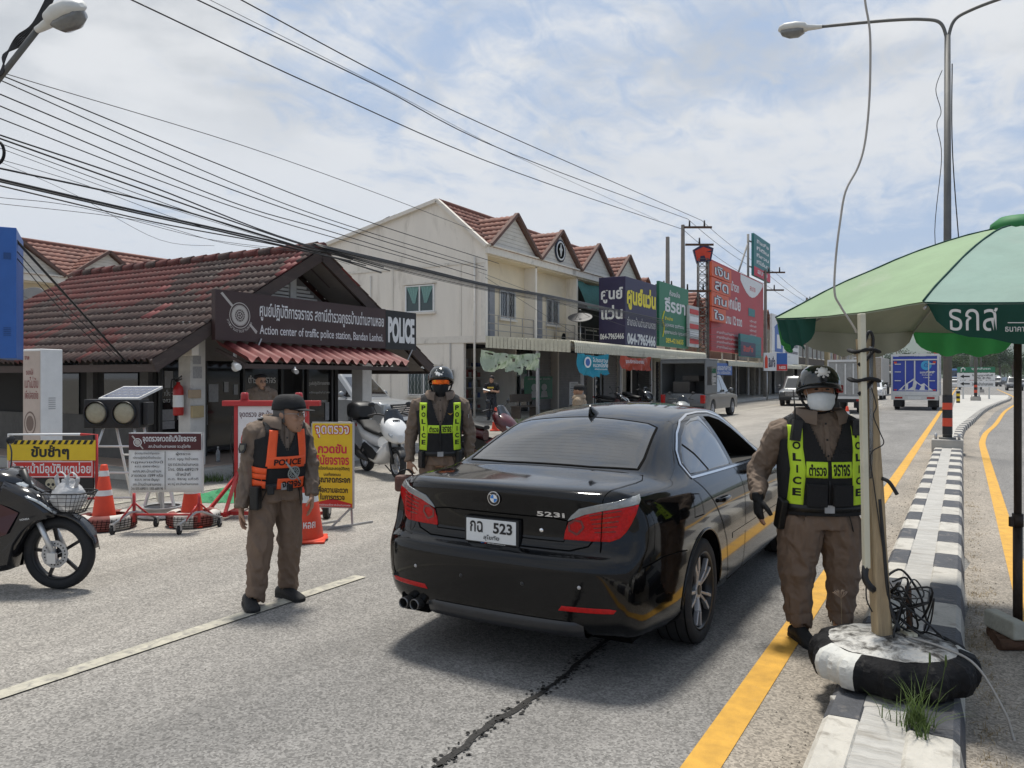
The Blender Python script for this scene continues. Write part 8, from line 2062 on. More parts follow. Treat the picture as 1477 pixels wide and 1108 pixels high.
# signs farther along
R,w,h = roadboard('white sign board with a blue building picture beyond the red billboard',1114,1152,452,528,-13.6,m_wht,.2)
b = MB();b.box(w*.08,w*.36,-.012,-.004,h*.28,h*.74,0);b.add([(w*.05,-.008,h*.74),(w*.39,-.008,h*.74),(w*.22,-.008,h*.88)],[range(3)],0);b.box(w*.15,w*.29,-.016,-.011,h*.35,h*.62,1)
for i in range(4): b.text('โรงพยาบาลทันตกรรม',w*.70,h*(.74-.14*i),w*.5,h*.08,-.012,2,.02)
b.build('print',[m_blueS,m_wht,m_navyS],R,norm=False)
s = Sv(1118,58);R = s.thing('shop_sign','white, blue and red hanging shop sign over the pavement','sign',radians(8));x0,x1 = s.X(1100),s.X(1136);z0_,z1_ = s.Z(535),s.Z(509)
b = MB();b.box(x0,x1,-.08,.08,z0_,z1_);b.build('panel',m_wht,R);b = MB();b.box(x0+(x1-x0)*.54,x1-.02,-.092,-.083,z0_+.02,z1_-.02,0);b.box(x0+(x1-x0)*.54,x1-.02,-.1,-.093,z0_+.02,z0_+(z1_-z0_)*.36,1);b.text('สินเชื่อ',x0+(x1-x0)*.34,(z0_+z1_)/2,(x1-x0)*.28,(z1_-z0_)*.6,-.1,2,.03);b.prism([(x0+.08,z0_+.2),(x0+.3,z0_+.2),(x0+.3,z1_-.4),(x0+.19,z1_-.15),(x0+.08,z1_-.4)],-.1,-.085,'y',3);b.text('1652',x1-.4,z0_+.25,.5,.22,-.104,4,.04);b.build('print',[m_blueS,m_redS,m_navyS,m_org,m_wht],R,norm=False)
b = MB();b.tube([(x0+.3,0,0),(x0+.3,0,z0_)],.05,8);b.build('post',m_steel,R)
R,w,h = roadboard('small blue photocopy shop sign hung under the awning',1027,1056,523,541,-13.2,m_blueS,.06)
b = MB();b.text('ถ่ายเอกสาร',w/2,h*.66,w*.86,h*.5,-.01,0,.02);b.text('เข้าเล่ม เคลือบบัตร',w/2,h*.24,w*.8,h*.3,-.01,0,.01);b.build('lettering',m_wht,R,norm=False)
# banners under the awning
def banner(label,u0,u1,vt,vb,X,m,torn=.0,tail=None,seed=1):
 a = PX(u0,vt,X);w = PX(u1,vt,X).y-a.y;h = a.z-PX(u0,vb,X).z;R = thing('banner',label,'banner',(X,a.y,a.z),pi/2);nx,nz = 36,26;b = MB();o = 0
 P_ = lambda i,j: (w*i/nx,.10*sin(i*.33+j*.18)*j/nz+.05*sin(i*.8),-h*j/nz-.10*sin(pi*i/nx)*(1-.3*j/nz)-.04*noise.noise(Vector((i*.2,seed,0))))
 b.v = [P_(i,j) for j in range(nz+1) for i in range(nx+1)]
 for j in range(nz):
  for i in range(nx):
   lim = 1-torn*(.5+.75*noise.noise(Vector((i*.22,seed*3.1,0)))+.25*noise.noise(Vector((i*.9,seed,2))))
   if (j+.5)/nz > lim: continue
   if torn > .3 and noise.noise(Vector((i*.35,j*.22,seed))) > .38+.1*(nz-j)/nz: continue
   b.f.append([j*(nx+1)+i,j*(nx+1)+i+1,(j+1)*(nx+1)+i+1,(j+1)*(nx+1)+i]);b.m.append(0);b.s.append(True)
 b.build('cloth',m,R,norm=False);return R,w,h
def bannermat(name,c0,c1,c2):
 m = mat(name,c0,.7,var=.2,vs=3,dirt=c1,dirt_s=3.2,dirt_a=.95,thr=.50,transl=.35);return m
banner('torn green and white banner hanging from the near end of the awning',694,778,504,538,-12.0,bannermat('torn_banner',(.36,.42,.32),(.10,.17,.07),0),.42,seed=2)
R,w,h = banner('light blue campaign banner hanging under the awning',833,877,508,542,-12.0,mat('banner_blue',(.03,.30,.42),.7,var=.1,transl=.3),.18,seed=5)
b = MB();b.text('โปรดสวม',w*.66,-h*.30,w*.5,h*.20,-.09,0,.02);b.text('หมวกนิรภัย',w*.66,-h*.52,w*.5,h*.2,-.11,0,.02);b.text('เพื่อความปลอดภัย',w*.66,-h*.70,w*.42,h*.08,-.12,0,.02);oval(b,w*.24,-h*.42,w*.11,h*.24,-.10,0);oval(b,w*.24,-h*.42,w*.07,h*.16,-.105,1);b.build('print',[m_wht,m_blueS],R,norm=False)
R,w,h = banner('torn orange and white banner with tattered corner under the awning',895,938,512,535,-12.0,mat('banner_orange',(.52,.09,.05),.7,var=.15,transl=.3,dirt=(.6,.5,.45),dirt_s=2,dirt_a=.7),.28,seed=9)
b = MB();b.text('จุดบริการประชาชน',w*.40,-h*.42,w*.6,h*.32,-.09,0,.02);b.build('print',m_wht,R,norm=False)
# things in front of the shops
R,w,h = roadboard('green poster board with pale figures on the shop shutter',757,797,543,577,-16.3,m_grnS,.04,'poster','poster')
b = MB();b.text('เมือง สุขภาพ จังหวัด',w*.5,h*.88,w*.8,h*.12,-.008,0,.02)
for q in (.32,.68): oval(b,w*q,h*.52,w*.10,h*.16,-.008,0);b.add([(w*(q-.13),-.008,h*.08),(w*(q+.13),-.008,h*.08),(w*(q+.09),-.008,h*.36),(w*(q-.09),-.008,h*.36)],[range(4)],0)
b.build('print',m_pale,R,norm=False)
R,w,h = roadboard('narrow white notice board standing before the half open shop',822,834,551,584,-14.6,m_wht,.04,'notice board','notice_board')
b = MB()
for i in range(9): b.text('ประกาศแจ้งเพื่อทราบ',w*.5,h*(.92-.1*i),w*.8,h*.045,-.008,0,.01)
b.build('lettering',m_blk,R,norm=False)
b = MB();b.box(0.05,.1,.05,.1,-h*.35,0);b.box(w-.1,w-.05,.05,.1,-h*.35,0);b.build('leg',m_steel,R)
p = PX(758,590,-14.2);R = thing('bench','low wooden bench outside the shop with the torn banner','bench',(p.x,p.y,.14),pi/2)
b = MB();b.box(-.8,.8,-.2,.2,.42,.47);b.build('seat',m_wood,R);b = MB();b.box(-.8,.8,.17,.22,.6,.9);b.build('backrest',m_wood,R)
for q in (-.7,.7): b = MB();b.box(q-.04,q+.04,-.18,.2,0,.42);b.build('leg',m_wood,R)
s = Sv(715,24.5);cone('small red and white cone by the kerb behind the visored officer',s.loc,.72,.13,.03,.36,[(.28,.40),(.50,.60)],PSI)
s = Sv(1222,24);cone('red and white cone on the road behind the masked officer',s.loc,.78,.14,.035,.38,[(.30,.42),(.52,.62)],PSI)
# birds
for lb,u,v,Y in (('small dark bird perched on the shophouse roof verge',557,318,25.4),('second small bird beside it lower on the roof verge',565,315.5,25.4)):
 p = PY(u,v,Y);R = thing('bird',lb,'bird',p,.6);b = MB();shell(b,[(-.16,.02,.012,.008),(-.06,.05,.035,.03),(.03,.08,.05,.05),(.09,.12,.035,.035),(.12,.15,.03,.03),(.155,.15,.012,.010),(.18,.147,.004,.004)],e=2);b.tube([(0,.015,.05),(0,.015,-.02)],.005,4);b.tube([(0,-.015,.05),(0,-.015,-.02)],.005,4);b.build('body',m_cloth_blk,R)
# ---- utility poles and wires
def upole(label,p,h,arms,rz=0.,group='utility poles'):
 R = thing('utility_pole',label,'utility pole',(p.x,p.y,0),rz,group);b = MB();b.tube([(0,0,0),(0,0,h)],[.17,.11],4,sm=False);b.build('pole',m_cpole,R)
 for z_,L_,off,n in arms:
  b = MB();b.box(off-L_/2,off+L_/2,-.06,.06,z_-.06,z_+.06);a_ = b.build('crossarm',m_rustp,R)
  for i in range(n): xx = off-L_/2+L_*(i+.5)/n;bb = MB();bb.cyl((xx,0,z_+.06),(xx,0,z_+.42),.06,.045,8);bb.build('insulator',m_black,a_)
 return R
PA = PX(985,500,-14.7);PB = PX(963,500,-15.0);PCp = PX(1104,500,-13.6)
upole('tall concrete utility pole with two crossarms left of the orange logo',PA,10.9,[(10.75,1.8,.85,2),(9.7,1.7,1.0,1),(6.9,3.8,-.2,4)],PSI)
upole('short concrete pole beside the tall utility pole',PB,9.9,[(6.9,.9,0,2)],PSI)
upole('utility pole beyond the red billboard',PCp,10.2,[(10.0,1.7,.7,2),(8.6,1.5,.7,1)],PSI)
for i,(y,x) in enumerate(((78,-12.8),(102,-13),(130,-13),(160,-13),(195,-13))):
 upole(('utility pole before the timber shop house','utility pole beside the ochre shop house','utility pole past the ochre shop house','utility pole near the farthest shops','last utility pole down the left side')[i],Vector((x,y,0)),9.2,[(8.9,1.7,.7,2),(7.6,1.5,.5,2)],PSI)
def wire(label,pts,r,m=None,name='overhead_wire',group='overhead wires',n=6):
 b = MB();b.tube(catmull(pts,n),r,5);return tag(b.build(name,m or m_black),label,'wire',group)
X_ = -14.5
for i,pp in enumerate(([(160,-14),(190,0),(470,131),(740,247),(985,331)],[(250,-20),(285,0),(540,122),(740,222.5),(992,316)],[(310,-22),(348,0),(560,113),(740,199),(1012,318)])):
 ls = ('lowest of the three thick power lines crossing the sky','middle of the three thick power lines crossing the sky','highest of the three thick power lines crossing the sky');q = [PX(u,v,X_) for u,v in pp];q[0] = q[1]+(q[1]-q[2])*.7;wire(ls[i],q,.017)
wire('thin line between the middle and highest power lines',[PX(u,v,X_) for u,v in ((270,-14),(303,0),(560,130),(740,223.5),(950,318))],.007)
for i,(a_,b_) in enumerate((((1012,318),(1118,393)),((992,316),(1110,398)),((985,331),(1100,408)))):
 wire(('power line from the tall pole to the pole past the billboard, highest','power line from the tall pole to the pole past the billboard, middle','power line from the tall pole to the pole past the billboard, lowest')[i],sag(PX(a_[0],a_[1],X_),PX(b_[0],b_[1],X_),.35,8),.015)
 q = PX(b_[0],b_[1],X_);wire(('far power line over the shops, highest','far power line over the shops, middle','far power line over the shops, lowest')[i],sag(q,Vector((-12.5+i*.4,102,9.2-i*.6)),.6,8),.016);wire(('farthest power line span, highest','farthest power line span, middle','farthest power line span, lowest')[i],sag(Vector((-12.5+i*.4,102,9.2-i*.6)),Vector((-12.6+i*.4,195,8.9-i*.6)),1.2,8),.02)
XT = -10.15
tel = [((-30,88),(10,107),(350,210),(560,285),(705,341),.006),((-30,96),(10,112),(330,243),(520,316),(720,380),.009),((-30,104),(10,120),(330,262),(500,325),(700,385),.008),((-30,122),(0,136),(330,272),(560,350),(705,390),.009),((-30,142),(0,153),(330,290),(480,335),(690,398),.009),((-30,160),(0,171),(250,268),(420,325),(640,385),.008),
  ((-30,184),(0,195),(210,266),(400,340),(560,385),.011),((-30,190),(0,200),(230,282),(420,348),(570,390),.012),((-30,198),(0,207),(200,280),(360,335),(560,392),.006),((-30,236),(0,243),(220,292),(400,346),(560,393),.013),((-30,252),(0,259),(200,305),(380,345),(520,372),.016),((-30,255),(0,262),(200,308),(380,348),(540,382),.013),((-30,262),(0,268),(220,320),(380,350),(520,375),.010),((-30,222),(0,230),(120,266),(300,330),(470,362),.004),((-30,205),(0,214),(180,280),(340,330),(520,380),.004),((-30,280),(0,285),(120,300),(300,345),(440,358),.004),((-30,292),(0,294),(200,318),(330,352),(470,362),.004),((-30,225),(5,236),(110,282),(230,346),(330,352),.003)]
for i,t in enumerate(tel):
 q = [PX(u,v,XT+.03*(i % 4)) for u,v in t[:5]];q.insert(0,q[0]+(q[0]-q[1])*.8);q[-1].x -= .02*i
 wire('black telephone or power cable of the low bundle over the station roof',q,t[5],group='low cable bundle',name='telephone_cable')
for i in range(7):
 q = [PX(u,v,XT+.04*(i % 3)) for u,v in ((452+i*3,352+i*1.6),(600,386+i*1.8),(705,411+i*1.5),(800,428+i*1.6))]+[PX(870+i*3,443+i*2,-12.2),PX(960,462+i*3,-12.8)]
 wire('black cable of the heavy bundle sagging past the shophouse corner',q,(.022,.018,.012,.008,.006,.010,.006)[i],group='heavy cable bundle',name='telephone_cable')
for i in range(6):
 a_,b_ = (930+i*8,455+i*5),(1040+i*20,470+i*9);wire('thin cable strung between the shop signs',sag(PX(a_[0],a_[1],-12.9),PX(b_[0],b_[1],-12.9),.4,8),.010,group='cables among the shop signs',name='telephone_cable')
for i,(a_,b_) in enumerate((((700,400),(960,560)),((690,392),(1000,505)))): wire('thin stay wire slanting down before the balconies',[PX(a_[0],a_[1],-11.8),PX((a_[0]+b_[0])/2,(a_[1]+b_[1])/2+2,-12.2),PX(b_[0],b_[1],-12.6)],.006,group='stay wires',name='stay_wire')
for i,(a_,b_,r) in enumerate((((22,345),(182,522),.016),((24,362),(170,515),.006),((24,372),(160,515),.006))):
 wire(('thick black service cable sloping from the blue sign to the station eave','thin service wire below the thick one by the blue sign','lowest service wire by the blue sign')[i],[PD(a_[0],a_[1],8.7),PD((a_[0]+b_[0])/2,(a_[1]+b_[1])/2+(0,5,7)[i],10.2),PD(b_[0],b_[1],12.0)],r,group='service wires',name='service_wire')
dish('mesh satellite dish behind the blue sign on the left',PD(40,440,24)-Vector((0,0,1.2)),.65,radians(50),radians(20))
p = PX(1137,460,-16.5);dish('satellite dish on the roof beyond the red billboard',Vector((p.x,p.y,5.2)),1.1,radians(15),0.)
# ---- station fascia sign
R = thing('fascia_sign','long brown bilingual police station sign with a black POLICE end panel','sign',(-10.62,8.67,2.27),pi/2);w,h = 5.42,.83;wp = 4.36
m_sgn = mat('sign_brown',(.045,.022,.020),.5,var=.12,vs=2,dirt=(.06,.04,.036),dirt_s=2,dirt_a=.4)
b = MB();b.box(0,wp-.004,-.03,.06,0,h);b.build('brown_panel',m_sgn,R);b = MB();b.box(wp,w,-.032,.06,-.01,h-.01);b.build('black_panel',m_blk,R)
b = MB();b.text('ศูนย์ปฏิบัติการจราจร สถานีตำรวจภูธรบ้านด่านลานหอย',lerp(.92,4.30,.5),h*.655,3.36,.34,-.034,0,.012);b.text('Action center of traffic police station, Bandan Lanhoi.',lerp(.92,4.28,.5),h*.235,3.34,.21,-.034,0,.008);b.text('POLICE',(wp+w)/2,h*.49,.92,.56,-.036,0,.055);b.build('lettering',m_wht,R,norm=False)
b = MB();cx_,cz_ = .50,h*.52
for r0,r1 in ((.205,.22),(.17,.178),(.105,.165),(.06,.075)): ring_(b,cx_,cz_,r0,r1,-.034,0)
for k in range(16): a = 2*pi*k/16;b.add([(cx_+.078*cos(a),-.0335,cz_+.078*sin(a)),(cx_+.10*cos(a+.12),-.0335,cz_+.10*sin(a+.12)),(cx_+.10*cos(a-.12),-.0335,cz_+.10*sin(a-.12))],[range(3)],0)
for k in range(5): oval(b,cx_+.03*cos(k*1.26),cz_+.03*sin(k*1.26),.014,.016,-.0345,0,10)
b.add([(.10,-.033,h*.93),(.14,-.033,h*.96),(.36,-.033,h*.72),(.33,-.033,h*.68)],[range(4)],0);b.add([(.70,-.033,h*.34),(.72,-.033,h*.38),(.88,-.033,h*.22),(.85,-.033,h*.16)],[range(4)],0)
for k,ch in enumerate('สภ.บ้านด่านลานหอย'.replace('้','').replace('่','')): a = radians(200+k*9.5);b.text(ch,cx_+.265*cos(a),cz_+.265*sin(a),.035,.045,-.034,0,.01,rot=a+pi/2)
b.build('crest',mat('crest_pale',(.45,.42,.38),.6),R,norm=False)
b = MB()
for y_ in (.6,2.6,4.9): b.beam((y_,.05,.1),(y_+.1,.4,-.5 if False else .5),.03,.03)
b.beam((.95,-.05,.06),(.78,.02,-.36),.03,.02);b.beam((5.25,-.05,0),(5.1,.02,-.32),.03,.02);b.build('bracket',m_steel,R)
# ================================================================ other vehicles and far scenery
m_silver = mat('car_silver',(.27,.28,.29),.3,.3,var=.08,coat=.5)
m_grey = mat('car_grey',(.10,.105,.11),.35,.3,var=.1,coat=.4)
m_white_c = mat('car_white',(.62,.62,.61),.3,var=.05,coat=.5)
m_drk = mat('dark_trim',(.012,.012,.013),.5,var=.1)
m_tail = mat('tail_red',(.36,.012,.010),.2,var=.08,coat=.4)
def simple_wheel(R,x,y,r,w):
 o = bpy.data.objects.new('wheel',None);COL.objects.link(o);o.parent = R;o.location = (x,y,r)
 T_ = Matrix.Rotation(pi/2,4,'Y');b = MB();b.lathe([(r*.6,-w/2),(r*.92,-w/2),(r,-w*.35),(r,w*.35),(r*.92,w/2),(r*.6,w/2)],28,0,T_,close=False);b.build('tyre',m_rubber,o)
 b = MB();b.lathe([(0,-w*.35),(r*.55,-w*.40),(r*.62,-w*.5)],24,0,T_,close=False);b.lathe([(r*.62,w*.5),(r*.55,w*.40),(0,w*.35)],24,0,T_,close=False)
 for k in range(6): a = k*pi/3;b.beam((w*.42,.05*cos(a),.05*sin(a)),(w*.42,r*.55*cos(a),r*.55*sin(a)),.06,.02);b.beam((-w*.42,.05*cos(a),.05*sin(a)),(-w*.42,r*.55*cos(a),r*.55*sin(a)),.06,.02)
 b.build('rim',m_alloy,o)
def vehicle(label,cat,loc,rz,kind,paint,name=None,group=None):
 """y forward from the rear bumper; pickup, suv or sedan with arches, glass, lamps, plates"""
 R = thing(name or kind,label,cat,loc,rz,group)
 L_,W_,hb,hr,r = {'pickup': (5.2,.92,1.02,1.76,.37),'suv': (4.7,.92,1.05,1.80,.37),'sedan': (4.5,.87,.92,1.46,.32),'van': (5.0,.95,1.1,2.1,.35)}[kind]
 fa,ra = L_-.9,1.1
 def arc(yc): return [(yc+(r+.07)*cos(a),r+(r+.07)*sin(a)) for a in [k*pi/8 for k in range(9)]]
 side_ = [(0.02,.45),(0.05,.33)]
 pf = [(.03,.36)]+arc(ra)[::-1]+arc(fa)[::-1]+[(L_-.05,.34),(L_,.55),(L_-.03,hb*.80),(L_-.18,hb*.90),(L_-1.35,hb),(.06,hb),(.0,hb*.75),(0,.5)]
 secs = ((-1,.90),(-.96,.965),(-.80,1.0),(.80,1.0),(.96,.965),(1,.90))
 b = MB();rows = []
 zc_ = .65;yc_ = L_/2
 for x,k in secs: rows.append([(x*W_,yc_+(p[0]-yc_)*(.5+.5*k) if True else p[0],zc_+(p[1]-zc_)*(k if p[1] > zc_ else 1)) for p in pf])
 b.grid(rows,0,True,closed=True);b.poly(rows[0]);b.poly(rows[-1]);me_ = b.build('body',paint,R,bev=.02);me_.data.set_sharp_from_angle(angle=radians(40))
 y0_,y1_ = {'pickup': (1.75,3.85),'suv': (.12,3.6),'sedan': (.55,3.5),'van': (.05,4.3)}[kind];t0_,t1_ = {'pickup': (.25,.75),'suv': (.30,.75),'sedan': (.75,.85),'van': (.12,.55)}[kind]
 def cab(z,inset=0): t = (z-hb)/(hr-hb);return y0_+t0_*t+inset,y1_-t1_*t-inset,W_*(.93-.17*t)-inset
 b = MB();rows = []
 for z in (hb-.05,hb+.1,hb+(hr-hb)*.5,hr-.10,hr-.02,hr):
  a_,c_,w_ = cab(min(z,hr-.02));q = .05 if z < hr else .18;k = .97 if z >= hr else 1
  rows.append([(sx_*w_*k,yy,z) for sx_,yy in ((-1,a_+q),(-.85,a_),(.85,a_),(1,a_+q),(1,c_-q),(.85,c_),(-.85,c_),(-1,c_-q))])
 b.grid(rows,0,True,closed=True);b.poly(rows[-1]);b.build('cab',paint,R)
 def pane(pts): bb = MB();bb.poly(pts);o = bb.build('window',m_carglass,R);return o
 zA,zB = hb+.04,hr-.13;(a0,c0,w0),(a1,c1,w1) = cab(zA),cab(zB);e = .012
 pane([(-w0*.84,c0+e,zA),(w0*.84,c0+e,zA),(w1*.82,c1+e,zB),(-w1*.82,c1+e,zB)]);pane([(-w0*.84,a0-e,zA),(w0*.84,a0-e,zA),(w1*.82,a1-e,zB),(-w1*.82,a1-e,zB)])
 for sx_ in (-1,1):
  n = 2;sp_ = [(a0+.14,a1+.16),((a0+c0)/2-.03,(a1+c1)/2-.03),((a0+c0)/2+.05,(a1+c1)/2+.05),(c0-.14,c1-.16)]
  for q in (0,2): pane([(sx_*(w0+e),sp_[q][0],zA),(sx_*(w0+e),sp_[q+1][0],zA),(sx_*(w1+e),sp_[q+1][1],zB),(sx_*(w1+e),sp_[q][1],zB)])
  b = MB();b.box(min(sx_*W_*.72,sx_*W_*.98),max(sx_*W_*.72,sx_*W_*.98),L_-.22,L_-.06,hb*.68,hb*.86);b.build('headlamp',m_headl,R,bev=.03)
  b = MB();b.box(min(sx_*W_*.78,sx_*W_*.99),max(sx_*W_*.78,sx_*W_*.99),-.015,.12,hb*.62,hb*.95);b.build('tail_lamp',m_tail,R,bev=.02)
  b = MB();b.sph((sx_*(W_+.12),c0-.35,hb+.12),(.11,.06,.09),12,8);b.beam((sx_*W_*.9,c0-.3,hb),(sx_*(W_+.08),c0-.33,hb+.06),.05,.04);b.build('wing_mirror',paint,R)
 b = MB();b.box(-W_*.66,W_*.66,L_-.08,L_+.006,hb*.58,hb*.84)
 b.build('grille',m_drk,R,bev=.02)
 b = MB()
 for i in range(4): b.box(-W_*.62,W_*.62,L_+.008,L_+.016,hb*(.61+.055*i),hb*(.63+.055*i))
 b.build('grille_bar',m_chrome,R);b = MB();b.box(-W_*.95,W_*.95,L_-.10,L_+.03,.34,.52);b.box(-W_*.95,W_*.95,-.04,.08,.36,.52);b.build('bumper',paint if kind == 'sedan' else m_drk,R,bev=.03)
 for yy,s_ in ((-.045,-1),(L_+.034,1)):
  b = MB();b.box(-.19,.19,min(yy,yy+.006*s_),max(yy,yy+.006*s_),.55 if s_ < 0 else .40,.66 if s_ < 0 else .51);b.build('licence_plate',m_wht,R)
 for sx_ in (-1,1):
  for yy in (ra,fa): simple_wheel(R,sx_*(W_-.13),yy,r,.24)
 if kind == 'pickup': b = MB();b.box(-W_*.86,W_*.86,.10,1.68,hb+.003,hb+.012);b.build('bed_liner',m_drk,R)
 return R
s = Sv(583,23);hd = Vector((cos(PSI-radians(28)),sin(PSI-radians(28)),0));vehicle('silver sport utility car parked nose out behind the station','car',s.loc-hd*4.7,PSI-radians(118),'suv',m_silver)
b_ = PX(975,HZ,-9.9)
PK = vehicle('grey pickup with an open rear canopy parked along the shops','pickup truck',(-9.75,30.6,0),0,'pickup',m_grey)
b = MB()
for x0,x1 in ((-.93,-.88),(.88,.93)): b.box(x0,x1,.02,1.72,1.0,2.35)
b.box(-.93,.93,.02,1.9,2.352,2.42);b.box(-.88,.88,1.66,1.72,1.0,2.35);b.box(-.88,.88,.02,.07,2.22,2.35);b.build('canopy',mat('canopy_grey',(.13,.135,.135),.5,.2,var=.15),PK,bev=.02)
b = MB();b.box(.931,.935,.25,1.5,1.35,2.1);b.build('canopy_window',m_carglass,PK)
b = MB();b.box(-.5,.2,.3,1.2,1.02,1.5);b.box(-.2,.5,.6,1.4,1.5,1.75);b.build('cargo',m_dark2,PK,bev=.04)
s = Sv(1158,50);vehicle('grey pickup parked beside the hanging white and blue shop sign','pickup truck',s.loc,radians(185),'pickup',m_grey)
s = Sv(1262,62);vehicle('white car half hidden behind the wooden post','car',s.loc,radians(180),'sedan',m_white_c,'car')
def lorry(label,loc,rz,L_,w,h,boxm,cabm,zf=1.0,group=None):
 R = thing('lorry',label,'truck',loc,rz,group)
 b = MB();b.box(-w/2,w/2,0,L_,zf,h);b.build('cargo_box',boxm,R,bev=.03)
 b = MB()
 for x_ in (-w/2,w/2):
  for k in range(int(L_/.8)+1): b.box(x_-.03,x_+.03,k*.8-.03 if k else -.03,k*.8+.03,zf,h+.02)
 for x_ in (-w/4,0.02,w/4): b.box(x_-.03,x_+.03,-.03,-.003,zf+.1,h-.1)
 b.box(-w/2-.02,w/2+.02,-.05,.05,h-.02,h+.08);b.box(-w/2-.02,w/2+.02,-.05,.05,zf-.12,zf);b.build('box_frame',m_alu,R)
 b = MB();b.box(-w/2+.06,w/2-.06,L_+.15,L_+1.75,.65,2.4);b.build('cab',cabm,R,bev=.12);b = MB();b.box(-w/2+.2,w/2-.2,L_+1.74,L_+1.76,1.5,2.2);b.build('windscreen',m_carglass,R)
 b = MB();b.box(-.5,.5,.1,L_+1.5,.6,.85);b.box(-w/2+.05,w/2-.05,-.02,.08,.52,.72);b.build('chassis',m_drk,R)
 for sx_ in (-1,1):
  b = MB();b.box(min(sx_*w*.34,sx_*w*.46),max(sx_*w*.34,sx_*w*.46),-.04,-.02,.58,.68);b.build('tail_lamp',m_tail,R);b = MB();b.box(min(sx_*w*.22,sx_*w*.48),max(sx_*w*.22,sx_*w*.48),.55,.57,.25,.8);b.build('mud_flap',m_drk,R)
  for yy in (1.2,L_+.9): simple_wheel(R,sx_*(w/2-.18),yy,.45,.28)
 return R
# blue delivery lorry
s = Sv(1319,40.0);L_ = 4.2;w = 2.1;h = 2.86
R = thing('lorry','blue delivery lorry with silver cage frame and snowy mountain picture driving away','truck',(-2.15,44.8,0),0)
m_lb = mat('lorry_blue',(.018,.045,.34),.35,var=.08,vs=2,coat=.3)
b = MB();b.box(-w/2+.05,w/2-.05,.02,L_,.95,h-.12);b.build('cargo_box',m_lb,R)
b = MB()
for x_ in (-w/2,w/2):
 for k in range(8): b.box(x_-.04,x_+.04,-.03+k*.6,.05+k*.6,.72,h)
 for z_ in (.95,1.45,1.95,2.4,h-.08): b.box(x_-.03,x_+.03,.05,L_,z_-.03,z_+.03)
b.box(-w/2+.04,w/2-.04,-.04,.0,h-.10,h);b.box(-w/2+.04,w/2-.04,-.06,.02,.74,.96);b.box(-w/2+.04,w/2-.04,-.05,.0,h-.32,h-.26)
for x_ in (-w*.30,w*.30):
 for z_ in (1.5,1.95,2.35): b.box(min(x_,x_*1.45),max(x_,x_*1.45),-.03,-.005,z_-.02,z_+.02)
b.box(-.03,.03,-.03,.015,.98,h-.34);b.box(-w*.2-.02,-w*.2+.02,-.03,.015,.98,h-.34);b.box(w*.3-.02,w*.3+.02,-.03,.015,.98,h-.34);b.build('cage_frame',m_alu,R)
b = MB();mt = [(-.75,1.0),(-.45,1.3),(-.25,1.45),(-.05,1.62),(.12,1.42),(.28,1.30),(.42,1.38),(.62,1.18),(.85,1.0)]
b.poly([(x,.012,z) for x,z in mt],0)
for q in ([(-.30,1.35),(-.05,1.52),(-.1,1.2),(-.3,1.05)],[(.1,1.38),(.3,1.22),(.2,1.03),(.02,1.05)],[(.45,1.3),(.6,1.15),(.62,1.02),(.45,1.05)],[(-.5,1.2),(-.4,1.28),(-.45,1.05),(-.6,1.03)]): b.poly([(x,.008,z) for x,z in q],1)
ring_(b,.52,2.28,.10,.24,.010,2,24);ring_(b,.52,2.28,.02,.07,.009,2,16)
b.text('แดนทิพย์',.55,1.93,.62,.12,.008,0,.03);b.text('น้ำแร่ธรรมชาติ',.55,1.80,.45,.07,.008,0,.02);b.text('100%',.55,1.66,.3,.05,.008,0,.02);b.build('mountain_picture',[m_wht,m_lb,mat('logo_cyan',(.05,.35,.62),.4)],R,norm=False)
b = MB();b.box(-w/2+.1,w/2-.1,L_+.1,L_+1.6,.6,2.2);b.build('cab',m_white_c,R,bev=.12);b = MB();b.box(-.45,.45,.1,L_+1.5,.55,.78);b.box(-w/2,w/2,-.10,.0,.55,.72);b.build('chassis',m_drk,R)
b = MB();b.box(-w/2-.02,w/2+.02,-.13,-.10,.52,.73);b.build('rear_bumper',m_lampw,R);b = MB();b.box(-.3,.3,-.145,-.132,.55,.70);b.build('licence_plate',m_refl,R)
for sx_ in (-1,1):
 b = MB();b.box(min(sx_*.55,sx_*.9),max(sx_*.55,sx_*.9),-.145,-.132,.58,.68);b.build('tail_lamp',m_tail,R);b = MB();b.box(min(sx_*.58,sx_*1.0),max(sx_*.58,sx_*1.0),.3,.33,.16,.52);b.build('mud_flap',m_drk,R)
 b = MB();b.box(min(sx_*.82,sx_*.95),max(sx_*.82,sx_*.95),-.02,.01,2.38,2.48);b.box(min(sx_*.82,sx_*.95),max(sx_*.82,sx_*.95),-.02,.01,1.0,1.06);b.build('marker_lamp',m_org,R)
 for yy in (.9,L_+.6): simple_wheel(R,sx_*.86,yy,.36,.24)
b = MB();b.box(w/2-.2,w/2+.02,.3,.4,h,h+.35);b.build('flag',m_bandr,R)
s = Sv(1222,36);GT = lorry('pale grey box lorry standing on the road beyond the masked officer',(s.loc.x-.1,s.loc.y,0),0,3.2,1.45,2.4,mat('lorry_grey',(.30,.30,.29),.5,var=.15,dirt=(.2,.19,.18)),m_grey,.8)
s = Sv(1270,72);lorry('long pale container lorry ahead of the white car',(s.loc.x-1.1,s.loc.y,0),0,8,2.4,3.5,mat('container_tan',(.33,.29,.24),.6,var=.2,dirt=(.22,.19,.16)),m_grey,1.2)
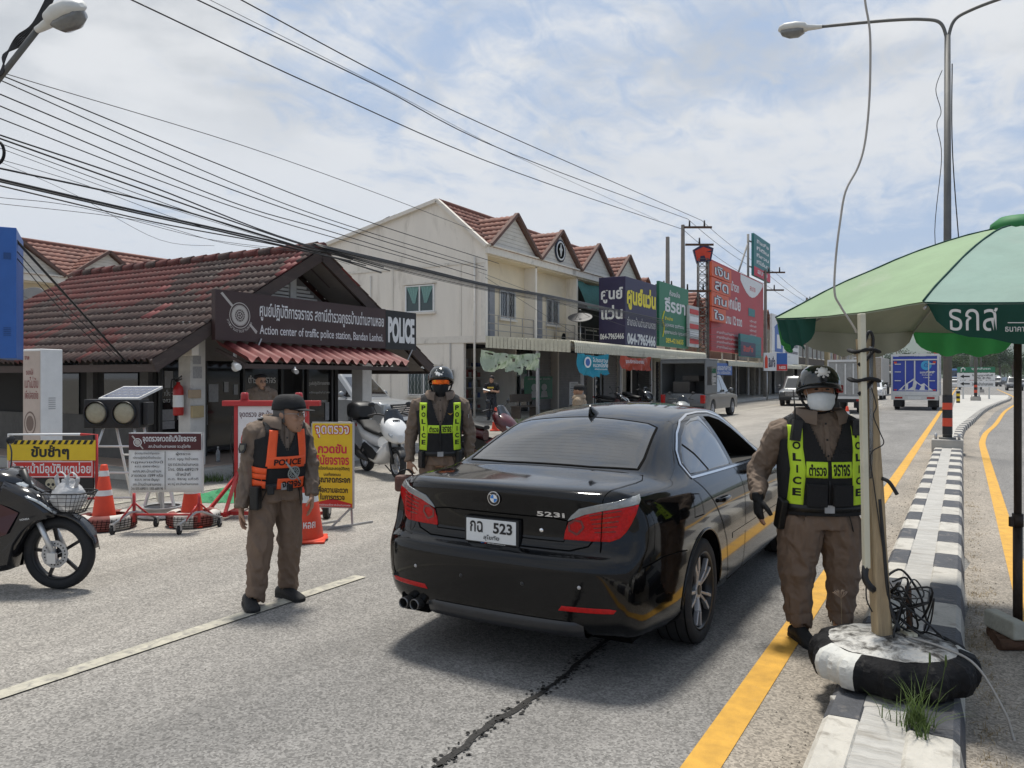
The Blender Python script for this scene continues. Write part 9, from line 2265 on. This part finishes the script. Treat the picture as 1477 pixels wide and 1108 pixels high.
for lb,u,d,kind,m,rz in (('white car far down the near carriageway',1375.5,108,'sedan',m_white_c,0),('second far white car just ahead of it',1379,132,'suv',m_white_c,0),('dark grey pickup coming nearer on the right carriageway',1461,104,'pickup',m_grey,180),('silver car behind the grey pickup on the right carriageway',1478,118,'sedan',m_silver,180),('dark car parked far on the right by the trees',1447,150,'suv',m_grey,160),('white van far on the right by the trees',1437,165,'van',m_white_c,170)):
 s = Sv(u,d);vehicle(lb,'car' if kind != 'pickup' else 'pickup truck',s.loc,radians(rz),kind,m,'car' if kind != 'pickup' else 'pickup')
s = Sv(1373,170);R = thing('bus','light blue bus far down the road','bus',s.loc,0);b = MB();b.box(-1.25,1.25,0,10,.5,3.6);b.build('body',mat('bus_blue',(.08,.2,.42),.4),R,bev=.15);b = MB();b.box(-1.1,1.1,-.02,-.003,2,3.2);b.build('window',m_carglass,R);b = MB();b.box(-1.1,-.8,.5,1.5,0,.6);b.box(.8,1.1,.5,1.5,0,.6);b.build('wheel',m_rubber,R)
# ---- far trees
m_leaf = mat('foliage',(.050,.085,.030),.8,var=.45,vs=.9,transl=.3,dirt=(.085,.11,.045),dirt_s=1.6,dirt_a=.6,thr=.5)
m_leafd = mat('foliage_dark',(.030,.055,.024),.8,var=.45,vs=.9,transl=.3)
m_bark = mat('bark',(.09,.07,.055),.9,var=.3)
def tree_mesh(seed,h,cw,n,m):
 random.seed(seed);bt = MB();bt.tube([(0,0,0),(.1,0,h*.3),(0,.1,h*.6)],[h*.03,h*.022,h*.012],8);lobes = []
 for k in range(9):
  a = random.uniform(0,2*pi);r = cw*.35*random.random()**.5;lobes.append((r*cos(a),r*sin(a),h*random.uniform(.45,.86),cw*random.uniform(.18,.34)))
 for q in lobes[:6]: bt.tube([(0,.05,h*.4),(q[0]*.6,q[1]*.6,q[2]*.8),q[:3]],[h*.014,h*.009,h*.004],5)
 bl = MB()
 for k in range(n):
  q = random.choice(lobes);d = Vector((random.gauss(0,1),random.gauss(0,1),random.gauss(0,1))).normalized()*q[3]*random.uniform(.55,1.08);c = Vector(q[:3])+Vector((d.x,d.y,d.z*.8));s_ = random.uniform(.10,.24)*cw*.16
  x = Vector((random.gauss(0,1),random.gauss(0,1),random.gauss(0,1))).normalized();y = x.cross(Vector((random.gauss(0,1),random.gauss(0,1),random.gauss(0,1)))).normalized();bl.add([c-x*s_,c-y*s_*.6,c+x*s_,c+y*s_*.6],[(0,1,2,3)])
 return bt.mesh('trunk',m_bark),bl.mesh('crown',m)
protos = [tree_mesh(1,9,8,1500,m_leaf),tree_mesh(2,12,9,1700,m_leafd),tree_mesh(3,7,7,1200,m_leaf)]
random.seed(21)
kinds = ('bushy green','tall dark','low spreading');k = 0
for u in range(1345,1500,6):
 d = random.uniform(230,330);i = k % 3;s = Sv(u+random.uniform(-2,2),d);R = thing('tree','%s tree in the far row at the end of the road' % kinds[i],'tree',s.loc,random.uniform(0,6),'%s trees at the end of the road' % kinds[i]);sc = random.uniform(.85,1.3);R.scale = (sc,sc,sc*random.uniform(.8,1.15));link('trunk',protos[i][0],R);link('crown',protos[i][1],R);k += 1
for u in range(1275,1350,9):
 s = Sv(u,random.uniform(260,330));i = k % 3;R = thing('tree','%s tree in the far row at the end of the road' % kinds[i],'tree',s.loc,random.uniform(0,6),'%s trees at the end of the road' % kinds[i]);link('trunk',protos[i][0],R);link('crown',protos[i][1],R);k += 1
random.seed(8);b = MB()
for k in range(9000):
 t = random.random();s_ = random.uniform(-1500,1500);dd = random.uniform(420,900);p = D0*dd+D1*s_;hh = random.random()**.6*(9+4*noise.noise(Vector((s_/40,dd/60,0))));sz = random.uniform(1.0,3.0);x = Vector((random.gauss(0,1),random.gauss(0,1),random.gauss(0,1))).normalized();y = x.cross(Vector((0.3,random.gauss(0,1),random.gauss(0,1)))).normalized();c = Vector((p.x,p.y,hh));b.add([c-x*sz,c-y*sz*.7,c+x*sz,c+y*sz*.7],[(0,1,2,3)])
tag(b.build('far_woodland',m_leafd,norm=False),'far belt of woodland below the hills','woodland',kind='stuff')
# ---- haze
z = MB();z.box(-2400,2600,-60,3600,-1.5,260);m = bpy.data.materials.new('haze_air');m.use_nodes = True;N = m.node_tree.nodes;N.clear();vo = N.new('ShaderNodeVolumePrincipled');vo.inputs['Color'].default_value = (.80,.86,.95,1);vo.inputs['Density'].default_value = .00014;vo.inputs['Anisotropy'].default_value = .2;ou = N.new('ShaderNodeOutputMaterial');m.node_tree.links.new(vo.outputs[0],ou.inputs['Volume'])
o = z.build('haze',m);tag(o,'pale haze in the air over the whole road','haze',kind='stuff')
S.cycles.volume_bounces = 0
